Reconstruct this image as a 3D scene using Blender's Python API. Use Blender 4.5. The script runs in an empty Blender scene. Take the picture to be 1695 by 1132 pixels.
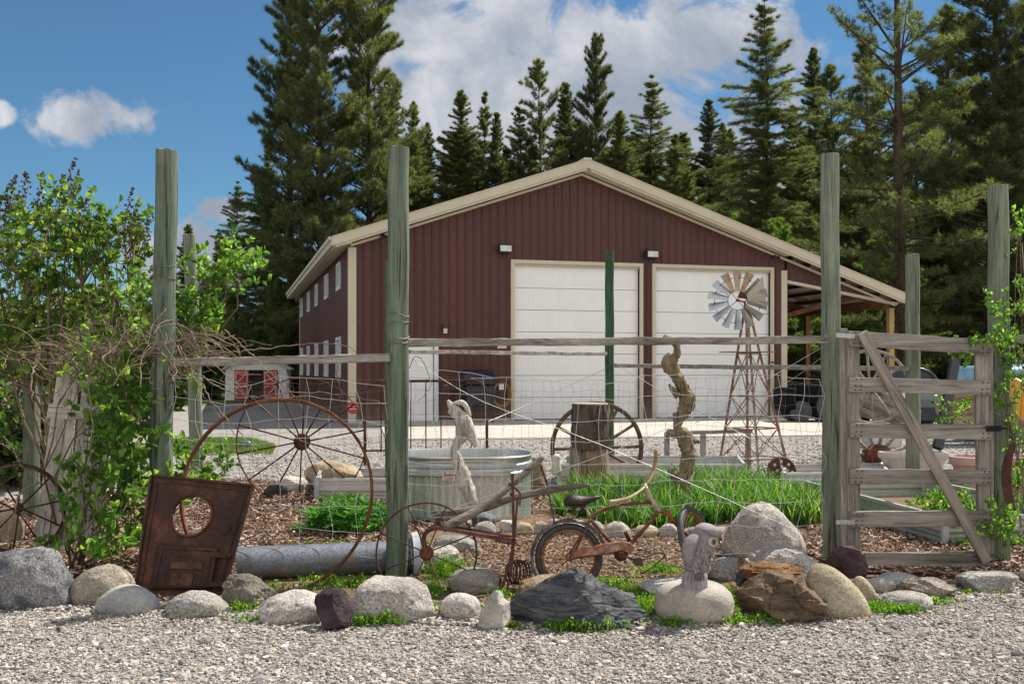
import bpy, bmesh, math, random
import numpy as np
from mathutils import Vector, Matrix, noise
R_ = math.radians
C = bpy.context.scene
COL = C.collection
# ------------------------------------------------------------------ camera
CAMZ, F, CX, HY = 1.4, 1672.0, 847.5, 612.0
cam = bpy.data.cameras.new("camera"); co = bpy.data.objects.new("camera", cam); COL.objects.link(co)
co.location = (0, 0, CAMZ); co.rotation_euler = (R_(90), 0, 0)
cam.sensor_width = 36; cam.lens = F / 1695 * 36; cam.shift_y = (HY - 566) / 1695
cam.clip_start = .05; cam.clip_end = 2000
C.camera = co
# ------------------------------------------------------------------ light
SUNV = Vector((.60, .43, 1.0)).normalized()           # towards the sun
sl = bpy.data.lights.new("sun", 'SUN'); sl.energy = 5.0; sl.angle = R_(.5); sl.color = (1, .94, .85)
so = bpy.data.objects.new("sun", sl); COL.objects.link(so)
so.rotation_euler = SUNV.to_track_quat('Z', 'Y').to_euler(); so.location = (10, 8, 20)
W = bpy.data.worlds.new("World"); C.world = W; W.use_nodes = True
C.view_settings.view_transform = 'Standard'; C.view_settings.look = 'None'
C.view_settings.exposure = 0.55; C.view_settings.gamma = 1
C.cycles.max_bounces = 6; C.cycles.transparent_max_bounces = 8
SKY_STRENGTH = .10

class NG:
    """short-hand for shader node graphs"""
    def __init__(s, nt): s.nt = nt
    def n(s, t, **kw):
        x = s.nt.nodes.new(t)
        for k, v in kw.items(): setattr(x, k, v)
        return x
    def l(s, a, b): s.nt.links.new(a, b)
    def val(s, sock, v):
        if isinstance(v, bpy.types.NodeSocket): s.l(v, sock)
        elif v is not None: sock.default_value = v
    def m(s, op, a, b=None, c=None, clamp=False):
        x = s.n('ShaderNodeMath', operation=op, use_clamp=clamp)
        s.val(x.inputs[0], a)
        if b is not None: s.val(x.inputs[1], b)
        if c is not None: s.val(x.inputs[2], c)
        return x.outputs[0]
    def mix(s, f, a, b, mode='MIX'):
        x = s.n('ShaderNodeMix', data_type='RGBA', blend_type=mode)
        s.val(x.inputs[0], f); s.val(x.inputs[6], col4(a)); s.val(x.inputs[7], col4(b))
        return x.outputs[2]
    def noise(s, vec, scale, detail=4, rough=.6, dist=0):
        x = s.n('ShaderNodeTexNoise'); x.inputs['Scale'].default_value = scale; x.inputs['Detail'].default_value = detail
        x.inputs['Roughness'].default_value = rough; x.inputs['Distortion'].default_value = dist
        if vec is not None: s.l(vec, x.inputs['Vector'])
        return x.outputs['Fac']
    def vor(s, vec, scale, feature='F1', out='Distance', rnd=1):
        x = s.n('ShaderNodeTexVoronoi', feature=feature); x.inputs['Scale'].default_value = scale
        x.inputs['Randomness'].default_value = rnd
        if vec is not None: s.l(vec, x.inputs['Vector'])
        return x.outputs[out]
    def ramp(s, f, stops, interp='LINEAR'):
        x = s.n('ShaderNodeValToRGB'); x.color_ramp.interpolation = interp
        e = x.color_ramp.elements
        while len(e) < len(stops): e.new(.5)
        for i, (p, c) in enumerate(stops):
            e[i].position = p; e[i].color = col4(c if not isinstance(c, (int, float)) else (c, c, c))
        s.l(f, x.inputs[0]); return x.outputs[0]
    def map(s, vec, scale=(1, 1, 1), loc=(0, 0, 0)):
        x = s.n('ShaderNodeMapping'); x.inputs['Scale'].default_value = scale; x.inputs['Location'].default_value = loc
        s.l(vec, x.inputs[0]); return x.outputs[0]
def col4(c):
    if isinstance(c, bpy.types.NodeSocket) or c is None: return c
    return tuple(c) if len(c) == 4 else (*c, 1)

def build_world():
    nt = W.node_tree; nt.nodes.clear(); g = NG(nt)
    sky = g.n('ShaderNodeTexSky', sky_type='NISHITA'); sky.sun_disc = False
    sky.sun_elevation = math.asin(SUNV.z); sky.sun_rotation = math.atan2(SUNV.x, SUNV.y)
    sky.altitude = 600; sky.air_density = 1.0; sky.dust_density = .15; sky.ozone_density = 3.0
    b1 = g.n('ShaderNodeBackground'); b1.inputs[1].default_value = SKY_STRENGTH
    tint = g.mix(1.0, sky.outputs[0], (.40, .59, .645), 'MULTIPLY')
    g.l(tint, b1.inputs[0])
    tc = g.n('ShaderNodeTexCoord'); sep = g.n('ShaderNodeSeparateXYZ'); g.l(tc.outputs['Generated'], sep.inputs[0])
    dx, dy, dz = sep.outputs
    dys = g.m('MAXIMUM', dy, .05)
    u = g.m('DIVIDE', dx, dys); v = g.m('DIVIDE', dz, dys)
    uv = g.n('ShaderNodeCombineXYZ'); g.l(u, uv.inputs[0]); g.l(v, uv.inputs[1])
    n1 = g.noise(uv.outputs[0], 13, 10, .60, .5); n2 = g.noise(g.map(uv.outputs[0], (1, 1.5, 1), (3, 1, 0)), 3.5, 8, .6)
    best = None
    for px, py, rx, ry in ((130, 200, 105, 62), (-12, 190, 45, 30), (930, 150, 470, 250), (1180, 330, 330, 170), (330, 425, 190, 70),
                           (385, 350, 60, 30), (1150, 75, 150, 90), (700, 60, 140, 90), (-900, 100, 500, 250), (2500, 50, 700, 300)):
        a = g.m('DIVIDE', g.m('SUBTRACT', u, (px - CX) / F), rx / F); b = g.m('DIVIDE', g.m('SUBTRACT', v, (HY - py) / F), ry / F)
        r = g.m('SQRT', g.m('ADD', g.m('MULTIPLY', a, a), g.m('MULTIPLY', b, b)))
        e = g.m('SUBTRACT', 1.0, r)
        best = e if best is None else g.m('MAXIMUM', best, e)
    den = g.m('ADD', g.m('MINIMUM', best, .62), g.m('MULTIPLY', g.m('SUBTRACT', n1, .5), 1.9))
    den = g.m('ADD', den, g.m('MULTIPLY', g.m('SUBTRACT', n2, .5), 1.1))
    mp = g.n('ShaderNodeMapRange', interpolation_type='SMOOTHSTEP'); g.l(den, mp.inputs[0])
    mp.inputs[1].default_value = .05; mp.inputs[2].default_value = .42
    fac = g.m('MULTIPLY', mp.outputs[0], g.m('GREATER_THAN', dy, .06))
    fac = g.m('MULTIPLY', fac, .93)
    n3 = g.noise(g.map(uv.outputs[0], (1, 1.3, 1), (0, .06, 5)), 6, 8, .62, .4)
    shade = g.ramp(g.m('ADD', g.m('MULTIPLY', n3, .7), g.m('MULTIPLY', v, .35)),
                   [(.34, (.23, .255, .31)), (.43, (.30, .32, .37)), (.50, (.42, .43, .46)), (.60, (.58, .575, .58))])
    # bright cloud field added behind the camera, unseen, as fill for camera-facing sides
    n4 = g.noise(tc.outputs['Generated'], 2.2, 7, .55); back_ = g.n('ShaderNodeMapRange', interpolation_type='SMOOTHSTEP'); g.l(dy, back_.inputs[0])
    back_.inputs[1].default_value = .05; back_.inputs[2].default_value = -.25
    bc = g.n('ShaderNodeMapRange', interpolation_type='SMOOTHSTEP'); g.l(n4, bc.inputs[0]); bc.inputs[1].default_value = .38; bc.inputs[2].default_value = .55
    fb = g.m('MULTIPLY', g.m('MULTIPLY', back_.outputs[0], bc.outputs[0]), .95)
    shade = g.mix(fb, shade, (.80, .775, .74)); fac = g.m('MAXIMUM', fac, fb)
    b2 = g.n('ShaderNodeBackground'); b2.inputs[1].default_value = 1.0; g.l(shade, b2.inputs[0])
    mx = g.n('ShaderNodeMixShader'); g.l(fac, mx.inputs[0]); g.l(b1.outputs[0], mx.inputs[1]); g.l(b2.outputs[0], mx.inputs[2])
    out = g.n('ShaderNodeOutputWorld'); g.l(mx.outputs[0], out.inputs[0])
build_world()
# ------------------------------------------------------------------ placing
def at(px, py, Y): return Vector(((px - CX) / F * Y, Y, CAMZ - (py - HY) / F * Y))
def gy(py): return CAMZ * F / (py - HY)
def gat(px, py): return at(px, py, gy(py))
def path(pts, Y=None): return [at(p[0], p[1], p[2] if Y is None else Y) for p in pts]
# ------------------------------------------------------------------ meshes
WL = {}
def wl(o): return WL.get(o.name, Vector((0, 0, 0))) if o else Vector((0, 0, 0))
def tagp(o, label=None, cat=None, group=None, kind=None):
    if label: o['label'] = label
    if cat: o['category'] = cat
    if group: o['group'] = group
    if kind: o['kind'] = kind
    return o
def thing(name, label, cat, loc=(0, 0, 0), group=None):
    o = bpy.data.objects.new(name, None); COL.objects.link(o); o.location = loc; o.empty_display_size = .1
    WL[o.name] = Vector(loc); return tagp(o, label, cat, group)
def shade(me, smooth):
    me.polygons.foreach_set('use_smooth', [smooth] * len(me.polygons))
def link(name, me, mat, parent=None, origin=None):
    me.materials.append(mat)
    o = bpy.data.objects.new(name, me); COL.objects.link(o)
    if parent is not None:
        pw = wl(parent); me.transform(Matrix.Translation(-pw)); o.parent = parent; WL[o.name] = pw
    else:
        if origin is None:
            n = len(me.vertices); a = np.empty(n * 3); me.vertices.foreach_get('co', a); a = a.reshape(-1, 3)
            lo, hi = a.min(0), a.max(0); origin = ((lo[0] + hi[0]) / 2, (lo[1] + hi[1]) / 2, lo[2])
        me.transform(Matrix.Translation(-Vector(origin))); o.location = origin; WL[o.name] = Vector(origin)
    return o
def npmesh(name, V, Fc, rnd=None, smooth=False):
    """V (n,3); Fc (m,k) all faces same k, or a list of such arrays; rnd per face"""
    if not isinstance(Fc, list): Fc = [Fc]
    me = bpy.data.meshes.new(name); V = np.asarray(V, np.float32)
    me.vertices.add(len(V)); me.vertices.foreach_set('co', V.ravel())
    nl = sum(f.size for f in Fc); nf = sum(len(f) for f in Fc)
    me.loops.add(nl); me.loops.foreach_set('vertex_index', np.concatenate([f.ravel() for f in Fc]).astype(np.int32))
    tot = np.concatenate([np.full(len(f), f.shape[1]) for f in Fc]); st = np.concatenate([[0], np.cumsum(tot)[:-1]])
    me.polygons.add(nf); me.polygons.foreach_set('loop_start', st.astype(np.int32)); me.polygons.foreach_set('loop_total', tot.astype(np.int32))
    me.update(calc_edges=True)
    if rnd is not None:
        a = me.attributes.new('rnd', 'FLOAT', 'FACE'); a.data.foreach_set('value', np.asarray(rnd, np.float32))
    shade(me, smooth); return me

class MB:
    def __init__(s, xf=None): s.v = []; s.f = []; s.xf = xf
    def add(s, vs, fs):
        b = len(s.v); s.v += [Vector(v) for v in vs]; s.f += [tuple(i + b for i in f) for f in fs]; return s
    def box(s, lo, hi):
        x0, y0, z0 = lo; x1, y1, z1 = hi
        return s.add([(x0, y0, z0), (x1, y0, z0), (x1, y1, z0), (x0, y1, z0), (x0, y0, z1), (x1, y0, z1), (x1, y1, z1), (x0, y1, z1)],
                     [(0, 3, 2, 1), (4, 5, 6, 7), (0, 1, 5, 4), (1, 2, 6, 5), (2, 3, 7, 6), (3, 0, 4, 7)])
    def bar(s, a, b, w, t, up=(0, 1, 0), seg=1, rough=0, rng=None):
        """board from a to b: w = size across (perpendicular to up), t = thickness along up"""
        a, b, up = Vector(a), Vector(b), Vector(up); d = (b - a).normalized()
        up = (up - d * up.dot(d)).normalized(); sd = d.cross(up).normalized(); vs = []
        for i in range(seg + 1):
            p = a.lerp(b, i / seg)
            for x, y in ((-1, -1), (1, -1), (1, 1), (-1, 1)):
                j = Vector((rng.uniform(-1, 1), rng.uniform(-1, 1), rng.uniform(-1, 1))) * rough if rng else Vector((0, 0, 0))
                vs.append(p + sd * x * w / 2 + up * y * t / 2 + j)
        fs = [(0, 1, 2, 3), tuple(4 * seg + k for k in (3, 2, 1, 0))]
        for i in range(seg):
            for k in range(4): fs.append((4 * i + k, 4 * i + 4 + k, 4 * i + 4 + (k + 1) % 4, 4 * i + (k + 1) % 4))
        return s.add(vs, fs)
    def tube(s, pts, rad, n=8, rough=0, seed=0, freq=8, closed=False, flat=None, caps=True):
        pts = [Vector(p) for p in pts]; m = len(pts)
        if not hasattr(rad, '__len__'): rad = [rad] * m
        T = []
        for i in range(m):
            if closed: d = pts[(i + 1) % m] - pts[i - 1]
            else: d = pts[min(i + 1, m - 1)] - pts[max(i - 1, 0)]
            T.append(d.normalized() if d.length > 1e-9 else Vector((0, 0, 1)))
        up = Vector((0, 0, 1)) if abs(T[0].z) < .9 else Vector((0, 1, 0))
        if flat is not None: up = Vector(flat[0])
        nv = (up - T[0] * up.dot(T[0])).normalized(); vs = []
        for i in range(m):
            if flat is not None: nv = (up - T[i] * up.dot(T[i])).normalized()
            else:
                nv = nv - T[i] * nv.dot(T[i]); nv = nv.normalized() if nv.length > 1e-6 else T[i].orthogonal().normalized()
            bv = T[i].cross(nv)
            k1, k2 = (1, 1) if flat is None else (1, flat[1])
            for k in range(n):
                a = 2 * math.pi * (k + (.5 if n == 4 else 0)) / n; r = rad[i]
                q = nv * math.cos(a) * r * k1 + bv * math.sin(a) * r * k2
                if rough:
                    w = pts[i] + q
                    q = q * (1 + rough * (noise.noise(Vector((w.x * freq * 3, w.y * freq * 3, w.z * freq)) + Vector((seed, 0, 0))) * 2 + (noise.noise(Vector((w.x, w.y, w.z * .35)) * freq * 9) * 1.2 if rough > .09 else 0)))
                vs.append(pts[i] + q)
        fs = []
        for i in range(m if closed else m - 1):
            j = (i + 1) % m
            for k in range(n): fs.append((i * n + k, i * n + (k + 1) % n, j * n + (k + 1) % n, j * n + k))
        if not closed and caps: fs += [tuple(range(n - 1, -1, -1)), tuple((m - 1) * n + k for k in range(n))]
        return s.add(vs, fs)
    def lathe(s, c, prof, n=24, axis=(0, 0, 1), sx=1, sy=1, cap=True):
        """prof: (radius, height) along axis"""
        c = Vector(c); ax = Vector(axis).normalized(); u = ax.orthogonal().normalized() if abs(ax.z) < .99 else Vector((1, 0, 0))
        w = ax.cross(u); vs = []
        for r, h in prof:
            for k in range(n):
                a = 2 * math.pi * k / n; vs.append(c + ax * h + u * math.cos(a) * r * sx + w * math.sin(a) * r * sy)
        fs = []
        for i in range(len(prof) - 1):
            for k in range(n): fs.append((i * n + k, i * n + (k + 1) % n, (i + 1) * n + (k + 1) % n, (i + 1) * n + k))
        if cap: fs += [tuple(range(n - 1, -1, -1)), tuple((len(prof) - 1) * n + k for k in range(n))]
        return s.add(vs, fs)
    def prism(s, poly, d):
        """poly: list of 3D points (planar); extruded by vector d"""
        n = len(poly); d = Vector(d); vs = [Vector(p) for p in poly] + [Vector(p) + d for p in poly]
        fs = [tuple(range(n - 1, -1, -1)), tuple(range(n, 2 * n))] + [(i, (i + 1) % n, n + (i + 1) % n, n + i) for i in range(n)]
        return s.add(vs, fs)
    def build(s, name, mat, parent=None, smooth=False, bevel=0, label=None, cat=None, group=None, kind=None, origin=None, auto=None):
        me = bpy.data.meshes.new(name)
        me.from_pydata([tuple(s.xf(v)) if s.xf else tuple(v) for v in s.v], [], s.f); me.update()
        bm = bmesh.new(); bm.from_mesh(me); bmesh.ops.recalc_face_normals(bm, faces=bm.faces)
        if bevel:
            ed = [e for e in bm.edges if len(e.link_faces) == 2 and e.calc_face_angle(0) > .6]
            bmesh.ops.bevel(bm, geom=ed, offset=bevel, segments=1, affect='EDGES', clamp_overlap=True)
        bm.to_mesh(me); bm.free(); shade(me, smooth)
        if smooth and auto: me.set_sharp_from_angle(angle=R_(auto))
        o = link(name, me, mat, parent, origin); return tagp(o, label, cat, group, kind)
def circ(c, r, n=48, a0=0, a1=360, ax=(1, 0, 0), up=(0, 0, 1), rz=None):
    c, ax, up = Vector(c), Vector(ax), Vector(up); k = n if a1 - a0 >= 360 else n + 1
    return [c + ax * math.cos(R_(a0 + (a1 - a0) * i / n)) * r + up * math.sin(R_(a0 + (a1 - a0) * i / n)) * (rz or r) for i in range(k)]
def smoothp(pts, k=6):
    pts = [Vector(p) for p in pts]; out = []
    for i in range(len(pts) - 1):
        p0, p1, p2, p3 = pts[max(i - 1, 0)], pts[i], pts[i + 1], pts[min(i + 2, len(pts) - 1)]
        for j in range(k):
            t = j / k
            out.append(.5 * ((2 * p1) + (p2 - p0) * t + (2 * p0 - 5 * p1 + 4 * p2 - p3) * t * t + (3 * p1 - p0 - 3 * p2 + p3) * t ** 3))
    out.append(pts[-1]); return out
def smoothr(r, k=6):
    out = []
    for i in range(len(r) - 1): out += [r[i] + (r[i + 1] - r[i]) * j / k for j in range(k)]
    return out + [r[-1]]
# ------------------------------------------------------------------ materials
MATS = {}
def newmat(name):
    m = bpy.data.materials.new(name); m.use_nodes = True; nt = m.node_tree; g = NG(nt)
    b = nt.nodes['Principled BSDF']; return m, g, b
def coords(g, kind='Object', rnd=True):
    tc = g.n('ShaderNodeTexCoord'); v = tc.outputs[kind]
    if rnd:
        oi = g.n('ShaderNodeObjectInfo'); a = g.n('ShaderNodeVectorMath', operation='ADD'); s = g.n('ShaderNodeVectorMath', operation='SCALE')
        cx = g.n('ShaderNodeCombineXYZ')
        for i in range(3): g.l(oi.outputs['Random'], cx.inputs[i])
        g.l(cx.outputs[0], s.inputs[0]); s.inputs['Scale'].default_value = 37
        g.l(v, a.inputs[0]); g.l(s.outputs[0], a.inputs[1]); v = a.outputs[0]
    return v
def bump(g, b, h, strength=.4, dist=.02):
    x = g.n('ShaderNodeBump'); x.inputs['Strength'].default_value = strength; x.inputs['Distance'].default_value = dist
    g.l(h, x.inputs['Height']); g.l(x.outputs[0], b.inputs['Normal'])
def spec(b, v): b.inputs['Specular IOR Level'].default_value = v
def mat_plain(name, c, rough=.6, metal=0, var=.12, scale=6, bmp=0, sp=.4):
    if name in MATS: return MATS[name]
    m, g, b = newmat(name); v = coords(g)
    n = g.noise(v, scale, 5); d = tuple(x * (1 - var) for x in c); l = tuple(min(1, x * (1 + var)) for x in c)
    g.l(g.ramp(n, [(.3, d), (.7, l)]), b.inputs['Base Color']); b.inputs['Roughness'].default_value = rough
    b.inputs['Metallic'].default_value = metal; spec(b, sp)
    if bmp: bump(g, b, g.noise(v, scale * 8, 4), bmp, .01)
    MATS[name] = m; return m
def mat_siding(name, c, vec, w):
    m, g, b = newmat(name); v = coords(g, 'Object', False); geo = g.n('ShaderNodeNewGeometry'); d = g.n('ShaderNodeVectorMath', operation='DOT_PRODUCT'); g.l(geo.outputs['Position'], d.inputs[0]); d.inputs[1].default_value = vec
    fl = g.m('FLOOR', g.m('DIVIDE', d.outputs['Value'], w)); wn = g.n('ShaderNodeTexWhiteNoise', noise_dimensions='1D'); g.l(fl, wn.inputs['W']); k = g.m('ADD', .86, g.m('MULTIPLY', wn.outputs['Value'], .28))
    n = g.noise(g.map(v, (1, 1, .12)), 3.5, 6, .6); k = g.m('MULTIPLY', k, g.m('ADD', .82, g.m('MULTIPLY', n, .36)))
    cc = g.n('ShaderNodeVectorMath', operation='SCALE'); cc.inputs[0].default_value = c; g.l(k, cc.inputs['Scale']); sp_ = g.n('ShaderNodeSeparateXYZ'); g.l(geo.outputs['Position'], sp_.inputs[0])
    dn = g.noise(v, 5, 6, .7); dust = g.m('MULTIPLY', g.m('SUBTRACT', g.m('ADD', dn, .12), sp_.outputs[2], clamp=True), .55); col = g.mix(dust, cc.outputs[0], (.30, .24, .19))
    fr = g.m('FRACT', g.m('DIVIDE', sp_.outputs[2], .76)); rw_ = g.m('LESS_THAN', g.m('ABSOLUTE', g.m('SUBTRACT', fr, .5)), .022); fx = g.m('FRACT', g.m('DIVIDE', d.outputs['Value'], .2286)); rx_ = g.m('LESS_THAN', g.m('ABSOLUTE', g.m('SUBTRACT', fx, .5)), .06)
    col = g.mix(g.m('MULTIPLY', g.m('MULTIPLY', rw_, rx_), .5), col, (.20, .13, .12)); g.l(col, b.inputs['Base Color']); b.inputs['Roughness'].default_value = .45; spec(b, .4)
    bump(g, b, g.noise(g.map(v, (1, 1, .3)), 1.6, 3), .12, .03); MATS[name] = m; return m
def mat_wood(name, stops, axis=2, scale=14, crack=.5, stretch=.045, sp=.2, ry=0):
    """weathered wood with grain along axis"""
    key = name + str(axis)
    if key in MATS: return MATS[key]
    m, g, b = newmat(key); v = coords(g); sc = [1, 1, 1]; sc[axis] = stretch
    if ry: v = g.map(v); v.node.inputs['Rotation'].default_value = (0, ry, 0)
    w = g.map(v, sc)
    n = g.noise(w, scale, 6, .65, .4); n2 = g.noise(v, 2.2, 3); big = g.noise(g.map(v, [1 if i != axis else .3 for i in range(3)]), 5, 3)
    c = g.ramp(n, stops)
    c = g.mix(g.m('MULTIPLY', g.m('SUBTRACT', big, .4, clamp=True), 1.6), c, (stops[-1][1][0] * 1.1, stops[-1][1][1] * 1.08, stops[-1][1][2] * 1.05))
    ck = g.noise(w, scale * 2.6, 3, .5, .6); ckm = g.ramp(ck, [(.60, 0), (.68, 1)])
    c = g.mix(g.m('MULTIPLY', ckm, crack), c, (.035, .03, .025))
    fine = g.noise(w, scale * 7, 3); c = g.mix(.55, c, g.ramp(fine, [(.3, .25), (.7, .8)]), 'OVERLAY')
    g.l(c, b.inputs['Base Color']); b.inputs['Roughness'].default_value = .9; spec(b, sp)
    bump(g, b, g.m('SUBTRACT', n, g.m('MULTIPLY', ckm, .8)), .7, .012)
    MATS[key] = m; return m
GREY = [(.25, (.10, .085, .072)), (.5, (.225, .20, .172)), (.72, (.36, .33, .29)), (.9, (.46, .43, .39))]
def wood_grey(axis=0): return mat_wood('weathered_wood', GREY, axis)
def wood_light(axis=2): return mat_wood('pale_wood', [(.25, (.22, .19, .16)), (.5, (.42, .38, .33)), (.75, (.58, .53, .46))], axis)
def wood_post(axis=2): return mat_wood('green_treated_wood', [(.3, (.060, .062, .046)), (.5, (.100, .135, .095)), (.68, (.16, .21, .15)), (.85, (.24, .25, .20))], axis, 13, .75)
def wood_post_pale(axis=2): return mat_wood('pale_treated_wood', [(.3, (.10, .105, .08)), (.5, (.17, .20, .145)), (.72, (.26, .28, .21))], axis, 13, .75)
def wood_post_dark(axis=2): return mat_wood('dark_green_paint', [(.3, (.025, .055, .03)), (.5, (.045, .09, .05)), (.72, (.08, .13, .08))], axis, 16, .3)
def wood_drift(axis=2): return mat_wood('driftwood', [(.25, (.16, .12, .08)), (.5, (.36, .30, .23)), (.75, (.58, .53, .46))], axis, 16, .6, .12)
def wood_snag(axis=2): return mat_wood('snag_wood', [(.25, (.09, .06, .035)), (.5, (.22, .16, .095)), (.75, (.38, .31, .22))], axis, 18, .75, .12)
def wood_beam(axis=2): return mat_wood('brown_beam', [(.25, (.10, .05, .022)), (.5, (.20, .10, .045)), (.75, (.30, .17, .08))], axis, 12, .2)
def mat_rust(name='rust', c1=(.05, .022, .014), c2=(.14, .05, .024), c3=(.24, .10, .05), sc=7, rough=.85):
    if name in MATS: return MATS[name]
    m, g, b = newmat(name); v = coords(g); n = g.noise(v, sc, 8, .7, .2); n2 = g.noise(v, sc * 12, 4)
    c = g.ramp(n, [(.32, c1), (.5, c2), (.68, c3)]); c = g.mix(.4, c, g.ramp(n2, [(.3, .2), (.7, .8)]), 'OVERLAY')
    g.l(c, b.inputs['Base Color']); b.inputs['Roughness'].default_value = rough; b.inputs['Metallic'].default_value = .15; spec(b, .3)
    bump(g, b, g.m('ADD', n, g.m('MULTIPLY', n2, .5)), .5, .006); MATS[name] = m; return m
def mat_galv(name='galvanised', c1=(.32, .34, .35), c2=(.55, .57, .58), rough=.38, metal=.85, dirt=.25):
    if name in MATS: return MATS[name]
    m, g, b = newmat(name); v = coords(g); sp = g.vor(v, 130, out='Color'); n = g.noise(v, 4, 6)
    s = g.n('ShaderNodeSeparateColor'); g.l(sp, s.inputs[0])
    c = g.ramp(g.m('ADD', g.m('MULTIPLY', s.outputs[0], .35), g.m('MULTIPLY', n, .65)), [(.3, c1), (.65, c2)])
    dn = g.noise(g.map(v, (1, 1, .4)), 9, 6); c = g.mix(g.m('MULTIPLY', g.ramp(dn, [(.52, 0), (.66, 1)]), dirt), c, (.20, .17, .13))
    g.l(c, b.inputs['Base Color']); b.inputs['Metallic'].default_value = metal; b.inputs['Roughness'].default_value = rough
    MATS[name] = m; return m
def mat_leaf(name, stops, trans=.45, rough=.5, tcol=None):
    if name in MATS: return MATS[name]
    m, g, b = newmat(name); at_ = g.n('ShaderNodeAttribute'); at_.attribute_name = 'rnd'
    c = g.ramp(at_.outputs['Fac'], stops)
    tc = coords(g, 'Object', False); n = g.noise(tc, 1.3, 3); c = g.mix(.35, c, g.ramp(n, [(.35, .3), (.65, .72)]), 'OVERLAY')
    g.l(c, b.inputs['Base Color']); b.inputs['Roughness'].default_value = rough; spec(b, .35)
    t = g.n('ShaderNodeBsdfTranslucent'); g.l(g.mix(1.0, c, tcol or (1.5, 1.7, .7), 'MULTIPLY'), t.inputs[0])
    mx = g.n('ShaderNodeMixShader'); mx.inputs[0].default_value = trans
    o = [x for x in m.node_tree.nodes if x.type == 'OUTPUT_MATERIAL'][0]
    g.l(b.outputs[0], mx.inputs[1]); g.l(t.outputs[0], mx.inputs[2]); g.l(mx.outputs[0], o.inputs[0]); MATS[name] = m; return m
def mat_rock(name, base, dark, light, speck=.6, sc=3, spk=70, bmp=.6, band=None, patch=None):
    if name in MATS: return MATS[name]
    m, g, b = newmat(name); v = coords(g); n = g.noise(v, sc, 6, .6); c = g.ramp(n, [(.32, dark), (.5, base), (.7, light)])
    sp = g.noise(v, spk, 3, .6); c = g.mix(speck, c, g.ramp(sp, [(.34, (.12, .12, .12)), (.50, (.48, .48, .48)), (.66, (.84, .84, .82))]), 'OVERLAY')
    h = g.noise(v, sc * 5, 8, .7); st = g.noise(v, sc * 1.4, 7, .68, .6); c = g.mix(g.ramp(st, [(.50, 0), (.72, .55)]), c, tuple(x * .45 for x in base)); c = g.mix(g.ramp(g.noise(v, sc * 2.1, 5, .6), [(.55, 0), (.7, .35)]), c, (base[0] * 1.15, base[1] * .98, base[2] * .75))
    if band:
        bn = g.noise(g.map(v, (1, 1, 7)), 3, 7, .65, 1.0); c = g.mix(g.ramp(bn, [(.45, 0), (.62, 1)]), c, band); h = g.m('ADD', h, g.m('MULTIPLY', bn, 1.5))
    if patch:
        pn = g.noise(v, 2.6, 6, .6, .5); c = g.mix(g.ramp(pn, [(.50, 0), (.58, 1)]), c, patch)
    g.l(c, b.inputs['Base Color']); b.inputs['Roughness'].default_value = .9; spec(b, .25)
    bump(g, b, g.m('ADD', h, g.m('MULTIPLY', sp, .22)), min(1, bmp * 1.3), .045); MATS[name] = m; return m
def mat_attr(name, stops, rough=.9, bmp=.3, sp=.2, sc=60):
    if name in MATS: return MATS[name]
    m, g, b = newmat(name); a = g.n('ShaderNodeAttribute'); a.attribute_name = 'rnd'; c = g.ramp(a.outputs['Fac'], stops)
    v = coords(g, 'Object', False); n = g.noise(v, sc, 4); c = g.mix(.3, c, g.ramp(n, [(.3, .25), (.7, .75)]), 'OVERLAY')
    g.l(c, b.inputs['Base Color']); b.inputs['Roughness'].default_value = rough; spec(b, sp)
    if bmp: bump(g, b, n, bmp, .003)
    MATS[name] = m; return m
def mat_ground(name, stops, sc, vor=None, bmp=.6, big=.6, bigc=None):
    if name in MATS: return MATS[name]
    m, g, b = newmat(name); v = coords(g, 'Object', False); n = g.noise(v, sc, 7, .75); c = g.ramp(n, stops); h = n
    if vor:
        vc = g.vor(v, vor, out='Color'); s = g.n('ShaderNodeSeparateColor'); g.l(vc, s.inputs[0])
        c = g.mix(.6, c, g.ramp(s.outputs[0], [(0, (.12, .12, .13)), (.35, (.28, .27, .26)), (.7, (.42, .40, .37)), (1, (.62, .60, .56))])); d = g.vor(v, vor)
        h = g.m('SUBTRACT', n, d)
    bn = g.noise(v, big, 5); c = g.mix(g.ramp(bn, [(.4, 0), (.7, .5)]), c, bigc or stops[0][1])
    g.l(c, b.inputs['Base Color']); b.inputs['Roughness'].default_value = .95; spec(b, .15); bump(g, b, h, bmp, .02); MATS[name] = m; return m
# ------------------------------------------------------------------ foliage and scatter kits (numpy)
def unit(a): return a / np.maximum(np.linalg.norm(a, axis=-1, keepdims=True), 1e-9)
def leaf_arrays(P, A, L, Wd, rng, fold=.25, hang=0):
    """P base points, A axis, L length array, Wd width ratio -> verts, quads"""
    n = len(P); A = unit(A + rng.normal(0, .35, (n, 3)) + np.array([0, 0, -hang])); Rv = rng.normal(0, 1, (n, 3)); Rv[:, 2] *= .5
    B = unit(np.cross(A, Rv)); N = np.cross(A, B); L = L[:, None]; w = L * Wd
    v = np.stack([P, P + A * L * .3 + B * w * .85 + N * L * fold * .5, P + A * L * .68 + B * w * .7 + N * L * fold * .4, P + A * L - N * L * .08,
                  P + A * L * .68 - B * w * .7 + N * L * fold * .4, P + A * L * .3 - B * w * .85 + N * L * fold * .5], 1).reshape(-1, 3)
    b = (np.arange(n) * 6)[:, None]; f = np.concatenate([b + np.array([0, 1, 2, 3]), b + np.array([0, 3, 4, 5])])
    r = rng.random(n); return v, f, np.concatenate([r, r])
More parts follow.
